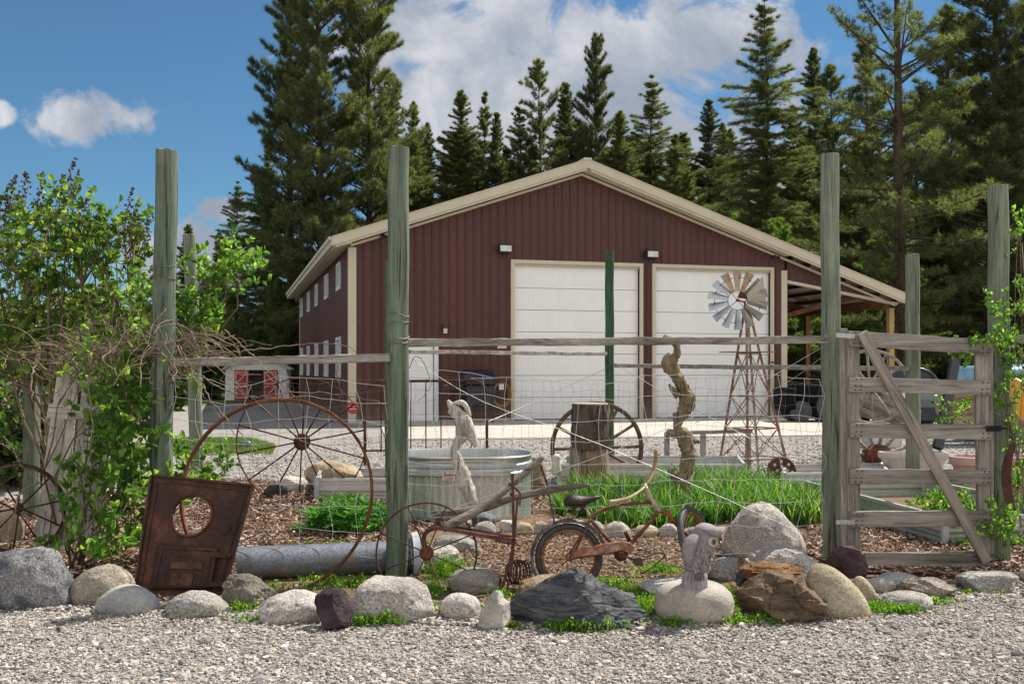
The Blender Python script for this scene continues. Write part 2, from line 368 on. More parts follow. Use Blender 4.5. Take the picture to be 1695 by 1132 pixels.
def tri_blades(P, A, L, w, rng):
    n = len(P); A = unit(A); B = unit(np.cross(A, rng.normal(0, 1, (n, 3)))); w = w[:, None]
    v = np.stack([P - B * w, P + B * w, P + A * L[:, None]], 1).reshape(-1, 3)
    return v, np.arange(n * 3).reshape(-1, 3), rng.random(n)
def grass_arrays(P, H, w, rng, lean=.35, seg=3, direction=None):
    n = len(P); az = rng.random(n) * 6.283; D = np.stack([np.cos(az), np.sin(az), 0 * az], 1) if direction is None else direction
    B = unit(np.cross(D, np.array([0, 0, 1.]))); rows = []
    a2 = rng.random(n) * 6.283; B = np.stack([np.cos(a2), np.sin(a2), 0 * a2], 1)
    ln = (lean * (.3 + rng.random(n)))[:, None]; H = H[:, None]; w = (w * (.6 + .8 * rng.random(n)))[:, None]
    for i in range(seg + 1):
        t = i / seg; c = P + np.array([0, 0, 1.]) * H * (t - .25 * ln * t * t) + D * H * ln * t * t
        ww = w * (1 - t) ** .6 if i < seg else w * .05
        rows += [c - B * ww, c + B * ww]
    v = np.stack(rows, 1).reshape(-1, 3); k = 2 * (seg + 1); b = (np.arange(n) * k)[:, None]
    f = np.concatenate([b + np.array([2 * i, 2 * i + 1, 2 * i + 3, 2 * i + 2]) for i in range(seg)]); r = rng.random(n)
    return v, f, np.tile(r, seg)
t_ = (1 + 5 ** .5) / 2
ICO_V = unit(np.array([(-1, t_, 0), (1, t_, 0), (-1, -t_, 0), (1, -t_, 0), (0, -1, t_), (0, 1, t_), (0, -1, -t_), (0, 1, -t_), (t_, 0, -1), (t_, 0, 1), (-t_, 0, -1), (-t_, 0, 1)], float))
ICO_F = np.array([(0, 11, 5), (0, 5, 1), (0, 1, 7), (0, 7, 10), (0, 10, 11), (1, 5, 9), (5, 11, 4), (11, 10, 2), (10, 7, 6), (7, 1, 8), (3, 9, 4), (3, 4, 2), (3, 2, 6), (3, 6, 8), (3, 8, 9), (4, 9, 5), (2, 4, 11), (6, 2, 10), (8, 6, 7), (9, 8, 1)])
def stone_arrays(P, S, rng, flat=.6):
    n = len(P); v = ICO_V[None] * (1 + rng.normal(0, .21, (n, 12, 1))); sc = np.stack([1 + rng.random(n) * .6, .7 + rng.random(n) * .4, flat * (.7 + .6 * rng.random(n))], 1)
    v = v * sc[:, None]; a = rng.random(n) * 6.283; b = rng.normal(0, .45, n); ca, sa, cb, sb = np.cos(a), np.sin(a), np.cos(b), np.sin(b)
    y = v[..., 1] * cb[:, None] - v[..., 2] * sb[:, None]; z = v[..., 1] * sb[:, None] + v[..., 2] * cb[:, None]; x = v[..., 0]
    v = np.stack([x * ca[:, None] - y * sa[:, None], x * sa[:, None] + y * ca[:, None], z], -1) * S[:, None, None] + P[:, None]
    f = (np.arange(n) * 12)[:, None, None] + ICO_F[None]; return v.reshape(-1, 3), f.reshape(-1, 3), np.repeat(rng.random(n), 20)
def merge(arrs):
    V, Fs, Rr, b = [], {}, {}, 0
    for v, f, r in arrs:
        V.append(v); Fs.setdefault(f.shape[1], []).append(f + b); Rr.setdefault(f.shape[1], []).append(r); b += len(v)
    ks = sorted(Fs); return np.concatenate(V), [np.concatenate(Fs[k]) for k in ks], np.concatenate([np.concatenate(Rr[k]) for k in ks])
def npobj(name, arrs, mat, parent=None, smooth=False, **kw):
    V, Fs, r = merge(arrs); me = npmesh(name, V, Fs, r, smooth); o = link(name, me, mat, parent, kw.pop('origin', None)); return tagp(o, **kw)
def in_poly(x, y, poly):
    c = np.zeros(len(x), bool); n = len(poly)
    for i in range(n):
        x1, y1 = poly[i]; x2, y2 = poly[(i + 1) % n]
        if y1 == y2: continue
        k = ((y1 > y) != (y2 > y)) & (x < (x2 - x1) * (y - y1) / (y2 - y1) + x1); c ^= k
    return c
def scatter_poly(poly, n, rng):
    """uniform points in a ground polygon"""
    p = np.array(poly); lo, hi = p.min(0), p.max(0); out = []
    k = 0
    while k < n:
        q = rng.random((n * 2, 2)) * (hi - lo) + lo; q = q[in_poly(q[:, 0], q[:, 1], poly)]; out.append(q); k += len(q)
        if k == 0: break
    return np.concatenate(out)[:n]
# ================================================================== GROUND
gravel = mat_ground('gravel', [(.3, (.26, .24, .22)), (.5, (.42, .385, .35)), (.7, (.58, .54, .495))], 70, 85, .8, .5, (.33, .30, .265))
soil_m = mat_ground('garden_soil', [(.3, (.10, .065, .042)), (.5, (.20, .13, .085)), (.72, (.32, .22, .15))], 25, None, 1.0, 1.2, (.22, .14, .09))
mulch_m = mat_ground('mulch_ground', [(.3, (.055, .033, .022)), (.5, (.14, .085, .055)), (.7, (.28, .19, .13))], 30, None, 1.0, 1.5, (.14, .08, .05))
lawn_m = mat_ground('lawn', [(.3, (.05, .085, .02)), (.5, (.10, .15, .04)), (.7, (.20, .22, .07))], 20, None, .8, .6, (.17, .16, .06))
dry_m = mat_ground('dry_grass', [(.3, (.13, .12, .05)), (.5, (.25, .21, .10)), (.7, (.40, .33, .18))], 6, None, .5, .15, (.16, .15, .06))
forest_m = mat_ground('forest_floor', [(.3, (.03, .03, .014)), (.5, (.08, .075, .035)), (.7, (.17, .14, .07))], 4, None, .6, .1, (.10, .10, .04))
def sheet(name, poly, z, mat, res=None):
    mb = MB(); mb.add([(x, y, z) for x, y in poly], [tuple(range(len(poly)))]); return mb.build(name, mat, kind='structure', origin=(0, 0, 0))
# ground with a low rise far behind the trees
def hill(x, y): return max(0, y - 62) * .075 * (1 + .3 * math.sin(x * .03)) + max(0, x - 22) * .03 * max(0, min(1, (y - 25) / 20)) if y > 0 else 0
xs = [-600, -250, -120, -70, -45, -30, -20, -12, -6, 0, 6, 12, 20, 30, 45, 70, 120, 250, 600]; ys = [-80, -10, 0, 5, 10, 20, 30, 40, 50, 56, 62, 70, 80, 95, 120, 160, 250, 600]
mb = MB(); mb.add([(x, y, min(hill(x, y), 16)) for y in ys for x in xs], [(j * len(xs) + i, j * len(xs) + i + 1, (j + 1) * len(xs) + i + 1, (j + 1) * len(xs) + i) for j in range(len(ys) - 1) for i in range(len(xs) - 1)])
mb.build('ground', gravel, kind='structure', origin=(0, 0, 0), smooth=True)
def polypx(pts): return [tuple(gat(*p)[:2]) for p in pts]
bedpoly = polypx([(-420, 1010), (60, 1003), (250, 1012), (420, 1015), (640, 1022), (900, 1030), (1100, 1030), (1230, 1022), (1450, 990), (1700, 962), (2100, 950)]) + polypx([(2300, 800), (1700, 800), (1250, 800), (950, 806), (700, 812), (500, 800), (340, 794), (100, 830), (-500, 850)])
sheet('garden_soil', bedpoly, .006, soil_m)
mulchA = polypx([(-300, 900), (330, 985), (640, 912), (640, 920), (700, 885), (770, 865), (900, 850), (920, 815), (660, 812), (500, 800), (340, 794), (100, 830), (-400, 830)])
mulchB = polypx([(1330, 915), (1370, 935), (1420, 950), (1640, 962), (2000, 940), (2000, 850), (1560, 855), (1340, 860)])
sheet('mulch_bed_floor', mulchA, .012, mulch_m); sheet('mulch_path_floor', mulchB, .013, mulch_m)
sheet('lawn', polypx([(255, 755), (450, 752), (458, 738), (418, 726), (260, 724)]) , .008, lawn_m)
sheet('far_lawn', [(-60, 37.5), (-13.0, 37), (-9.8, 44), (-10, 70), (-60, 70)], .008, lawn_m)
sheet('dry_meadow', [(12.5, 46), (60, 40), (90, 66), (-10, 66), (0, 50)], .012, dry_m)
mb = MB(); mb.add([(x, y, min(hill(x, y), 16) + .05) for y in ys[9:] for x in xs], [(j * len(xs) + i, j * len(xs) + i + 1, (j + 1) * len(xs) + i + 1, (j + 1) * len(xs) + i) for j in range(len(ys) - 10) for i in range(len(xs) - 1)])
mb.build('hillside', forest_m, kind='structure', origin=(0, 0, 0), smooth=True)
# gravel stones in the foreground
rng = np.random.default_rng(5)
def stones_in(n, y0, y1, smin, smax, seed):
    r = np.random.default_rng(seed); y = y0 + (y1 - y0) * r.random(n); x = (r.random(n) * 2 - 1) * (y * .60 + .3)
    k = ~in_poly(x, y, bedpoly) | (r.random(n) < .03); x, y = x[k], y[k]
    k = np.array([noise.noise(Vector((a_ * .9, b_ * 1.6, 5))) for a_, b_ in zip(x, y)]) + r.random(len(x)) * .8 > (.02 if smax < .02 else .12); x, y = x[k], y[k]
    s = smin + (smax - smin) * r.random(len(x)) ** 2.6; P = np.stack([x, y, s * .25 + r.random(len(x)) * .004], 1); return stone_arrays(P, s, r)
st_m = mat_attr('gravel_stones', [(0, (.12, .115, .115)), (.15, (.23, .215, .205)), (.42, (.345, .32, .295)), (.62, (.43, .39, .35)), (.78, (.44, .365, .295)), (.93, (.54, .495, .45)), (1, (.70, .65, .60))], sc=90)
o = npobj('gravel_stones', [stones_in(98000, 4.0, 6.7, .003, .0098, 1), stones_in(15000, 3.9, 6.8, .006, .0165, 2), stones_in(330, 4.4, 6.8, .016, .028, 21)], st_m, kind='stuff', label='loose grey crushed gravel in front of the boulders', cat='gravel', origin=(0, 0, 0))
# far gravel yard stones (coarse)
r = np.random.default_rng(8); y = 12.6 + 8.5 * r.random(26000) ** 1.2; x = (r.random(26000) * 2 - 1) * y * .56; s = .008 + .016 * r.random(26000) ** 2
keep = ~((x < -3.5) & (y > 17)); npobj('yard_gravel', [stone_arrays(np.stack([x, y, s * .3], 1)[keep], s[keep], r)], st_m, kind='stuff', label='loose grey gravel on the yard before the concrete apron', cat='gravel', origin=(0, 0, 0))
# mulch chips
def chips(poly, n, seed, z=.02, lmin=.02, lmax=.075):
    r = np.random.default_rng(seed); q = scatter_poly(poly, n, r); P = np.concatenate([q, (z + .018 * r.random(n))[:, None]], 1)
    az = r.random(n) * 6.283; A = np.stack([np.cos(az), np.sin(az), r.normal(0, .28, n)], 1); A = unit(A); L = (lmin + (lmax - lmin) * r.random(n) ** 1.6)[:, None]
    U = unit(np.stack([r.normal(0, .35, n), r.normal(0, .35, n), np.ones(n)], 1)); B = unit(np.cross(A, U)); U = np.cross(B, A); w = .0035 + .006 * r.random(n)[:, None]; h = .0018 + .002 * r.random(n)[:, None]
    c = []
    for sx in (-1, 1):
        for sy, sz in ((-1, -1), (1, -1), (1, 1), (-1, 1)): c.append(P + A * L / 2 * sx + B * w * sy * (1 if sx < 0 else .6) + U * h * sz)
    v = np.stack(c, 1).reshape(-1, 3); b = (np.arange(n) * 8)[:, None]
    f = np.concatenate([b + np.array(q_) for q_ in ((0, 1, 2, 3), (7, 6, 5, 4), (0, 4, 5, 1), (1, 5, 6, 2), (2, 6, 7, 3), (3, 7, 4, 0))]); rr = r.random(n); return v, f, np.tile(rr, 6)
chip_m = mat_attr('bark_chips', [(0, (.05, .026, .016)), (.3, (.15, .08, .05)), (.6, (.30, .19, .13)), (.85, (.46, .34, .26)), (1, (.62, .52, .43))], sc=40)
npobj('bark_mulch', [chips(mulchA, 26000, 3), chips(mulchB, 15000, 4), chips(bedpoly, 5000, 9, .012, .008, .03)], chip_m, kind='stuff', label='brown bark chips spread over the garden beds', cat='mulch', origin=(0, 0, 0))
# soil clods
r = np.random.default_rng(11); q = scatter_poly(polypx([(780, 955), (1230, 960), (1240, 900), (1000, 886), (760, 890)]), 14000, r); s = .004 + .013 * r.random(14000) ** 3
clod_m = mat_attr('soil_clods', [(0, (.09, .055, .035)), (.6, (.24, .16, .105)), (1, (.38, .28, .20))], sc=60)
npobj('soil_clods', [stone_arrays(np.concatenate([q, (.01 + s * .3)[:, None]], 1), s, r)], clod_m, kind='stuff', label='crumbly brown soil behind the rusty bicycle', cat='soil', origin=(0, 0, 0))
# ================================================================== BARN
AR = R_(15.7); dS = Vector((math.cos(AR), math.sin(AR), 0)); dT = Vector((-math.sin(AR), math.cos(AR), 0)); A0 = Vector((0, 27.54, 0))
def BX(v): return A0 + dS * v[0] + dT * v[1] + Vector((0, 0, v[2]))
barn_origin = BX((2, 9.5, 0)); barn = thing('metal_barn', 'maroon metal barn with two tall white garage doors and a cream trimmed gable roof', 'barn', barn_origin)
SL, SR, SP, SE, TL = -4.38, 8.35, 2.0, 12.55, 19.0
def roofz(s, k=0): return 7.11 - abs(s - SP) * .341 - k        # top of the roof
maroon = mat_siding('maroon_siding', (.078, .0235, .019), tuple(dS), .9144); maroon_dk = mat_siding('maroon_side', (.078, .0235, .019), tuple(dT), .9144)
cream = mat_plain('cream_trim', (.56, .49, .36), .5, 0, .05, 2); white = mat_plain('white_paint', (.84, .83, .81), .45, 0, .03, 1.5)
off = mat_plain('white_frame', (.72, .74, .75), .4, 0, .03); dark = mat_plain('dark_plastic', (.03, .03, .032), .45); conc = mat_plain('concrete', (.46, .42, .37), .9, 0, .1, 1.2, .25, .2)
glass, g, b = newmat('window_glass'); b.inputs['Base Color'].default_value = (.05, .06, .07, 1); b.inputs['Roughness'].default_value = .05; spec(b, .8)
def wall(name, mat, u0, u1, topf, opens, place, ribs=.2286, th=.12, bottomf=None, bz=0.02):
    """place(u, d, z): u along, d outwards"""
    cuts = set([u0, u1, SP] if u0 < SP < u1 and name == 'front_wall' else [u0, u1]); k = u0
    while k < u1: cuts.add(round(k, 4)); k += ribs
    for o in opens: cuts |= {o[0], o[1]}
    cuts = sorted(c for c in cuts if u0 <= c <= u1); mb = MB()
    def strip(a, b, z0a, z0b, z1a, z1b, d0, d1):
        if b - a < 1e-4 or z1a - z0a < 1e-3 and z1b - z0b < 1e-3: return
        mb.add([place(a, d0, z0a), place(b, d0, z0b), place(b, d0, z1b), place(a, d0, z1a), place(a, d1, z0a), place(b, d1, z0b), place(b, d1, z1b), place(a, d1, z1a)],
               [(0, 1, 2, 3), (4, 7, 6, 5), (0, 4, 5, 1), (1, 5, 6, 2), (2, 6, 7, 3), (3, 7, 4, 0)])
    def gaps(c, f0):
        z = None; out = []
        for o in sorted([o for o in opens if o[0] < c < o[1]], key=lambda o: o[2]):
            if o[2] > .01: out.append((z, o[2]))
            z = o[3]
        return out + [(z, None)]
    for a, b_ in zip(cuts[:-1], cuts[1:]):
        for z0, z1 in gaps((a + b_) / 2, None):
            l0 = (bottomf(a) if bottomf else bz) if z0 is None else z0; r0 = (bottomf(b_) if bottomf else bz) if z0 is None else z0
            strip(a, b_, l0, r0, topf(a) if z1 is None else z1, topf(b_) if z1 is None else z1, 0, -th)
    k = u0 + ribs / 2
    while k < u1 - .03:
        for z0, z1 in gaps(k, None):
            l0 = (bottomf(k) if bottomf else bz) if z0 is None else z0; t1 = (topf(k) if z1 is None else z1)
            if t1 - l0 > .05:
                a, b_ = k - .03, k + .03
                mb.add([place(a, .001, l0), place(k - .014, .022, l0), place(k + .014, .022, l0), place(b_, .001, l0), place(a, .001, t1), place(k - .014, .022, t1), place(k + .014, .022, t1), place(b_, .001, t1)],
                       [(0, 1, 5, 4), (1, 2, 6, 5), (2, 3, 7, 6), (0, 3, 2, 1), (4, 5, 6, 7)])
        k += ribs
    return mb.build(name, mat, barn)
front = lambda u, d, z: BX((u, -d, z)); left = lambda u, d, z: BX((SL - d, u, z)); right = lambda u, d, z: BX((SR + d, u, z)); back = lambda u, d, z: BX((u, TL + d, z))
D1, D2, ED = (0.06, 3.74, 0, 4.30), (4.22, 7.88, 0, 4.30), (-3.1, -2.16, 0, 2.12)
wall('front_wall', maroon, SL, SR, lambda s: roofz(s, .22), [D1, D2, ED], front)
wins = []
for i in range(5):
    tc = 2.68 + 3.76 * i; wins += [(tc - .6, tc + .6, 1.22, 2.30), (tc - .5, tc + .5, 3.72, 4.42)]
wall('left_wall', maroon_dk, .12, TL - .12, lambda t: roofz(SL, .30), wins, left)
wall('right_wall', maroon, .12, TL - .12, lambda t: roofz(SR, .30), [], right); wall('back_wall', maroon, SL, SR, lambda s: roofz(s, .22), [], back)
# roof: one sheet each side, with standing ribs
def BM(): return MB(BX)
roofm = mat_plain('roof_metal', (.36, .32, .25), .4, .2, .05)
for s0, s1 in ((SL - .5, SP), (SP, SE)):
    mb = BM(); sg = 1
    mb.prism([(s0, -.5, roofz(s0) - .01), (s1, -.5, roofz(s1) - .01), (s1, -.5, roofz(s1) - .06), (s0, -.5, roofz(s0) - .06)], (0, TL + 1, 0))
    t = -.4
    while t < TL + .4:
        mb.prism([(s0, t, roofz(s0) - .011), (s1, t, roofz(s1) - .011), (s1, t, roofz(s1) + .02), (s0, t, roofz(s0) + .02)], (0, .03, 0)); t += .3
    mb.build('roof', roofm, barn)
# soffits / underside boards
mb = BM(); s0, s1 = SL - .48, SL + .0
mb.prism([(s0, -.48, roofz(s0) - .20), (s1, -.48, roofz(s1) - .24), (s1, -.48, roofz(s1) - .27), (s0, -.48, roofz(s0) - .23)], (0, TL + .9, 0)); mb.build('soffit', cream, barn)
for s0, s1 in ((SL, SP), (SP, SR)):
    mb = BM(); mb.prism([(s0, -.47, roofz(s0) - .19), (s1, -.47, roofz(s1) - .19), (s1, -.47, roofz(s1) - .215), (s0, -.47, roofz(s0) - .215)], (0, .46, 0)); mb.build('soffit', cream, barn)
# rake fascia with a stepped lower moulding
for s0, s1 in ((SL - .52, SP), (SP, SE + .02)):
    mb = BM(); mb.prism([(s0, -.505, roofz(s0) + .02), (s1, -.505, roofz(s1) + .02), (s1, -.505, roofz(s1) - .20), (s0, -.505, roofz(s0) - .20)], (0, -.03, 0))
    mb.prism([(s0, -.505, roofz(s0) + .045), (s1, -.505, roofz(s1) + .045), (s1, -.505, roofz(s1) + .021), (s0, -.505, roofz(s0) + .021)], (0, -.05, 0))
    mb.prism([(s0 + .1, -.50, roofz(s0 + .1) - .201), (s1, -.50, roofz(s1) - .201), (s1, -.50, roofz(s1) - .26), (s0 + .1, -.50, roofz(s0 + .1) - .26)], (0, .035, 0))
    mb.build('rake_trim', cream, barn)
for s0, s1 in ((SL, SP), (SP, SE - .45)):
    mb = BM(); mb.prism([(s0, -.06, roofz(s0) - .26), (s1, -.06, roofz(s1) - .26), (s1, -.06, roofz(s1) - .33), (s0, -.06, roofz(s0) - .33)], (0, .034, 0)); mb.build('frieze_trim', cream, barn)
mb = BM(); mb.box((SL - .545, -.5, roofz(SL - .5) - .20), (SL - .505, TL + .5, roofz(SL - .5) + .02)); mb.box((SL - .60, -.5, roofz(SL - .5) - .06), (SL - .548, TL + .5, roofz(SL - .5) + .03)); mb.build('eave_gutter', cream, barn)
mb = BM(); mb.box((SP - .11, -.56, roofz(SP) + .01), (SP + .11, TL + .5, roofz(SP) + .07)); mb.build('ridge_cap', cream, barn)
# corner trims
mb = BM(); mb.box((SL - .06, -.045, .02), (SL + .15, .10, roofz(SL) - .34)); mb.build('corner_trim', cream, barn, bevel=.008)
mb = BM(); mb.box((SR - .12, -.045, .02), (SR + .07, .10, roofz(SR) - .62)); mb.build('corner_trim', cream, barn, bevel=.008)
mb = BM(); mb.box((SL - .04, TL - .08, .02), (SL + .1, TL + .05, roofz(SL) - .30)); mb.build('corner_trim', cream, barn)
for x0, x1 in ((SL, ED[0] - .13), (ED[1] + .13, D1[0] - .13)): mb = BM(); mb.box((x0, -.035, .0), (x1, .0, .06)); mb.build('base_trim', cream, barn)
# garage doors
def garage(d):
    s0, s1, _, z1 = d; fr = BM()
    fr.box((s0 - .10, -.05, .0), (s0, .16, z1)); fr.box((s1, -.05, .0), (s1 + .10, .16, z1)); fr.box((s0 - .10, -.055, z1), (s1 + .10, .16, z1 + .10)); fr.box((s0, .02, z1 - .06), (s1, .05, z1))
    o = BM(); w = s1 - s0; n, m_ = 8, 7; hs = (z1 - .09) / m_
    for j in range(m_):
        za = .04 + j * hs; o.box((s0 + .006, .10, za + .007), (s1 - .006, .15, za + hs - .007))
        for i in range(n):
            pw = (w - .12) / n; xa = s0 + .06 + i * pw; x0, x1, y0, y1 = xa + .045, xa + pw - .045, za + .10, za + hs - .10
            for (a, b_, c_, d_) in ((x0, x1, y0, y0 + .022), (x0, x1, y1 - .022, y1), (x0, x0 + .022, y0 + .022, y1 - .022), (x1 - .022, x1, y0 + .022, y1 - .022)): o.box((a, .093, c_), (b_, .101, d_))
    door = o.build('garage_door', white, barn); fr.build('door_frame', cream, door)
    h = BM(); h.box((s0 + .007, .152, .04), (s1 - .007, .17, z1 - .07)); h.build('section_backing', mat_plain('seam_grey', (.22, .22, .22), .7), door)
    h = BM(); h.box((s0 + .02, .085, .008), (s1 - .02, .14, .036)); h.build('door_seal', dark, door)
    return door
garage(D1); gd = garage(D2)
h = BM(); h.lathe((D2[1] + .03, -.06, 1.62), [(.03, 0), (.03, .05)], 10, (0, -1, 0)); h.build('door_handle', dark, gd)
# entry door
o = BM(); s0, s1, _, z1 = ED; o.box((s0 + .01, .05, .03), (s1 - .01, .09, z1 - .01))
for i in range(2):
    for j in range(3):
        xa = s0 + .1 + i * .38; za = .2 + j * .63; o.box((xa, .042, za), (xa + .3, .051, za + .5))
ed = o.build('entry_door', white, barn, bevel=.004); fr = BM(); fr.box((s0 - .11, -.04, .0), (s0, .12, z1)); fr.box((s1, -.04, 0), (s1 + .11, .12, z1)); fr.box((s0 - .11, -.045, z1), (s1 + .11, .12, z1 + .11)); fr.build('door_frame', off, ed)
fr = BM(); fr.lathe((s0 + .09, .03, 1.0), [(.012, 0), (.012, .04), (.032, .045), (.03, .075), (.01, .085)], 12, (0, -1, 0)); fr.build('handle', mat_galv(), ed)
# side windows
for i, (a, b_, z0, z1) in enumerate(wins):
    f = MB(); P = lambda u, d, z: tuple(left(u, d, z))
    def fb(u0, u1, za, zb, d0, d1): f.add([P(u0, d0, za), P(u1, d0, za), P(u1, d0, zb), P(u0, d0, zb), P(u0, d1, za), P(u1, d1, za), P(u1, d1, zb), P(u0, d1, zb)], [(0, 1, 2, 3), (4, 7, 6, 5), (0, 4, 5, 1), (1, 5, 6, 2), (2, 6, 7, 3), (3, 7, 4, 0)])
    fb(a - .03, a + .06, z0, z1, -.02, .05); fb(b_ - .06, b_ + .03, z0, z1, -.02, .05); fb(a - .03, b_ + .03, z1 - .05, z1 + .03, -.02, .052); fb(a - .03, b_ + .03, z0 - .04, z0 + .05, -.02, .055)
    mid = (a + b_) / 2; fb(mid - .035, mid + .035, z0 + .05, z1 - .05, -.02, .03); fb(a + .06, mid - .035, (z0 + z1) / 2 - .015, (z0 + z1) / 2 + .015, -.03, .02)
    w_ = f.build('window', off, barn); f = MB(); fb(a + .04, b_ - .04, z0 + .03, z1 - .03, -.06, -.04); f.build('pane', glass, w_)
# wall lamps and small fittings
lampg = mat_plain('lamp_lens', (.62, .60, .52), .3)
for s, z, sc in ((-.24, 4.68, 1), (4.05, 4.66, 1)):
    m_ = BM(); m_.prism([(s - .17, 0, z + .08), (s - .17, -.20, z + .12), (s - .17, -.23, z + .10), (s - .17, -.24, z - .04), (s - .17, -.06, z - .14), (s - .17, 0, z - .14)], (.34, 0, 0)); l_ = m_.build('wall_lamp', dark, barn, bevel=.008)
    m_ = BM(); m_.box((s - .155, -.262, z - .09), (s + .155, -.236, z + .07)); m_.build('lamp_lens', lampg, l_, bevel=.004); m_ = BM(); m_.lathe((s - .02, -.08, z - .20), [(.03, 0), (.035, .05)], 10); m_.build('sensor', dark, l_)
s, z = -1.88, 2.47; m_ = BM(); m_.lathe((s, -.12, z - .11), [(.02, -.02), (.05, 0), (.055, .14), (.085, .15), (.05, .20), (.01, .23)], 12); m_.box((s - .04, -.07, z - .02), (s + .04, 0, z + .12)); l_ = m_.build('porch_lamp', mat_plain('bronze', (.08, .05, .035), .5), barn)
m_ = BM(); m_.lathe((s, -.12, z - .10), [(.056, 0), (.06, .13)], 12); m_.build('lamp_glass', lampg, l_)
for s, z in ((-3.55, 4.93), (8.0, 4.72)):
    m_ = BM(); m_.lathe((s, -.02, z), [(.05, 0), (.05, .05)], 12, (0, -1, 0)); m_.tube([(s - .02, -.1, z - .02), (s - .06, -.2, z - .07)], .035, 10); m_.tube([(s + .02, -.1, z - .02), (s + .09, -.18, z - .04)], .035, 10); m_.build('security_camera', dark, barn)
def text_obj(name, body, size, mat, loc, rot, parent=None, ext=.002, bold=False, align='CENTER'):
    cu = bpy.data.curves.new(name, 'FONT'); cu.body = body; cu.size = size; cu.extrude = ext; cu.align_x = align; cu.align_y = 'CENTER'; cu.resolution_u = 2
    if bold: cu.offset = size * .02
    t = bpy.data.objects.new('tmp', cu); COL.objects.link(t); bpy.context.view_layer.update()
    me = bpy.data.meshes.new_from_object(t); bpy.data.objects.remove(t); me.transform(Matrix.Translation(Vector(loc)) @ rot.to_matrix().to_4x4())
    return link(name, me, mat, parent)
from mathutils import Euler
red_m = mat_plain('red_sign', (.52, .05, .06), .5); signw = mat_plain('sign_white', (.75, .70, .68), .5)
m_ = BM(); m_.box((-.42, -.032, 1.98), (-.16, -.025, 2.12)); n_ = m_.build('notice_board', mat_plain('pink_notice', (.62, .42, .40), .5), barn)
text_obj('lettering', 'NOTICE', .05, red_m, BX((-.29, -.034, 2.07)), Euler((R_(90), 0, AR)), n_)
m_ = BM(); m_.lathe((SL + .06, -.05, .42), [(.17, 0), (.17, .012)], 8, (0, -1, 0)); n_ = m_.build('warning_sign', red_m, barn); m_ = BM()
for k in (-.05, .02): m_.box((SL - .04, -.066, .42 + k), (SL + .16, -.0625, .44 + k))
m_.build('lettering', signw, n_)
# lean-to
hz = lambda s: 4.02 - (s - SR) * .157
wall('leanto_gable', maroon, SR + .08, SE - .42, lambda s: roofz(s, .27), [], front, bottomf=hz, th=.08)
mb = BM(); a, b_ = SR + .071, SE - .36; mb.prism([(a, -.05, hz(a) + .03), (b_, -.05, hz(b_) + .03), (b_, -.05, hz(b_) - .05), (a, -.05, hz(a) - .05)], (0, .13, 0)); mb.build('header_trim', cream, barn)
beam_dk = mat_wood('dark_beam', [(.25, (.05, .022, .012)), (.5, (.10, .045, .022)), (.75, (.17, .085, .045))], 0, 12, .2); wb = wood_beam(2); lt = BM(); lt.box((SE - .62, -.03, 0), (SE - .45, .13, 3.28)); lt.build('leanto_post', mat_wood('yellow_post', [(.25, (.22, .13, .05)), (.5, (.36, .23, .10)), (.75, (.48, .34, .17))], 2), barn, bevel=.006)
for t in (4.6, 9.3, 14, 18.8):
    lt = BM(); lt.box((SE - .62, t, 0), (SE - .45, t + .16, 3.28)); lt.build('leanto_post', wb, barn)
for t in (.35, 4.6, 9.3, 14, 18.8):
    mb = BM(); a, b_ = SR + .03, SE - .3; mb.prism([(a, t, roofz(a) - .17), (b_, t, roofz(b_) - .17), (b_, t, roofz(b_) - .42), (a, t, roofz(a) - .42)], (0, .09, 0)); mb.build('rafter', beam_dk, barn)
    mb = BM(); mb.bar((SR + .03, t + .14, 2.95), (SE - 1.5, t + .14, roofz(SE - 1.5) - .4), .14, .05); mb.build('brace', beam_dk, barn)
for k in range(7):
    s = SR + .3 + k * .6; mb = BM(); mb.box((s, .1, roofz(s) - .165), (s + .05, TL, roofz(s) - .075)); mb.build('purlin', beam_dk, barn)
mb = BM(); mb.box((SE - .60, .17, 3.285), (SE - .52, TL, 3.55)); mb.build('eave_beam', wood_beam(1), barn)
# slab (concrete apron)
mb = MB(); q = [BX((SL - .2, -.0, 0)), BX((SL + .6, -1.2, 0)), at(640, 729, 20.0), at(1350, 722, 21.3), BX((14, -6.5, 0)), BX((14, 0, 0))]
q = [(v[0], v[1], .0) for v in q]; mb.prism([(x, y_, -.02) for x, y_, z in q], (0, 0, .045)); ap = mb.build('concrete_apron', conc, kind='structure'); 
mb = BM(); mb.box((SR + .1, .0, -.02), (SE + .3, TL, .022)); mb.build('leanto_floor', mat_plain('dirt_floor', (.16, .13, .10), .95, 0, .2, 2, .4), kind='structure')
# ================================================================== SHED
shed_w = mat_plain('shed_white', (.72, .72, .70), .6, 0, .04, 2)
sh = thing('garden_shed', 'small white shed with open red barn doors on the far lawn', 'shed', at(424, 664, 44)); sh['label'] = 'small white shed with open red barn doors on the far lawn'
sc_ = at(424, 664, 44); W2, H1, H2, DP = 1.30, 1.42, 1.82, 2.6
def SX(v): a = R_(8); return sc_ + Vector((v[0] * math.cos(a) - v[1] * math.sin(a), v[0] * math.sin(a) + v[1] * math.cos(a), v[2]))
def SM(): return MB(SX)
mb = SM(); dw = .33
mb.prism([(-W2, 0, .05), (-dw, 0, .05), (-dw, 0, 1.36), (dw, 0, 1.36), (dw, 0, .05), (W2, 0, .05), (W2, 0, H1), (.6, 0, H2), (-.6, 0, H2), (-W2, 0, H1)], (0, .06, 0))
mb.box((-W2, .061, .05), (-W2 + .05, DP, H1)); mb.box((W2 - .05, .061, .05), (W2, DP, H1)); mb.box((-W2 + .05, DP - .05, .05), (W2 - .05, DP - .001, H1)); mb.build('wall', shed_w, sh)
mb = SM()
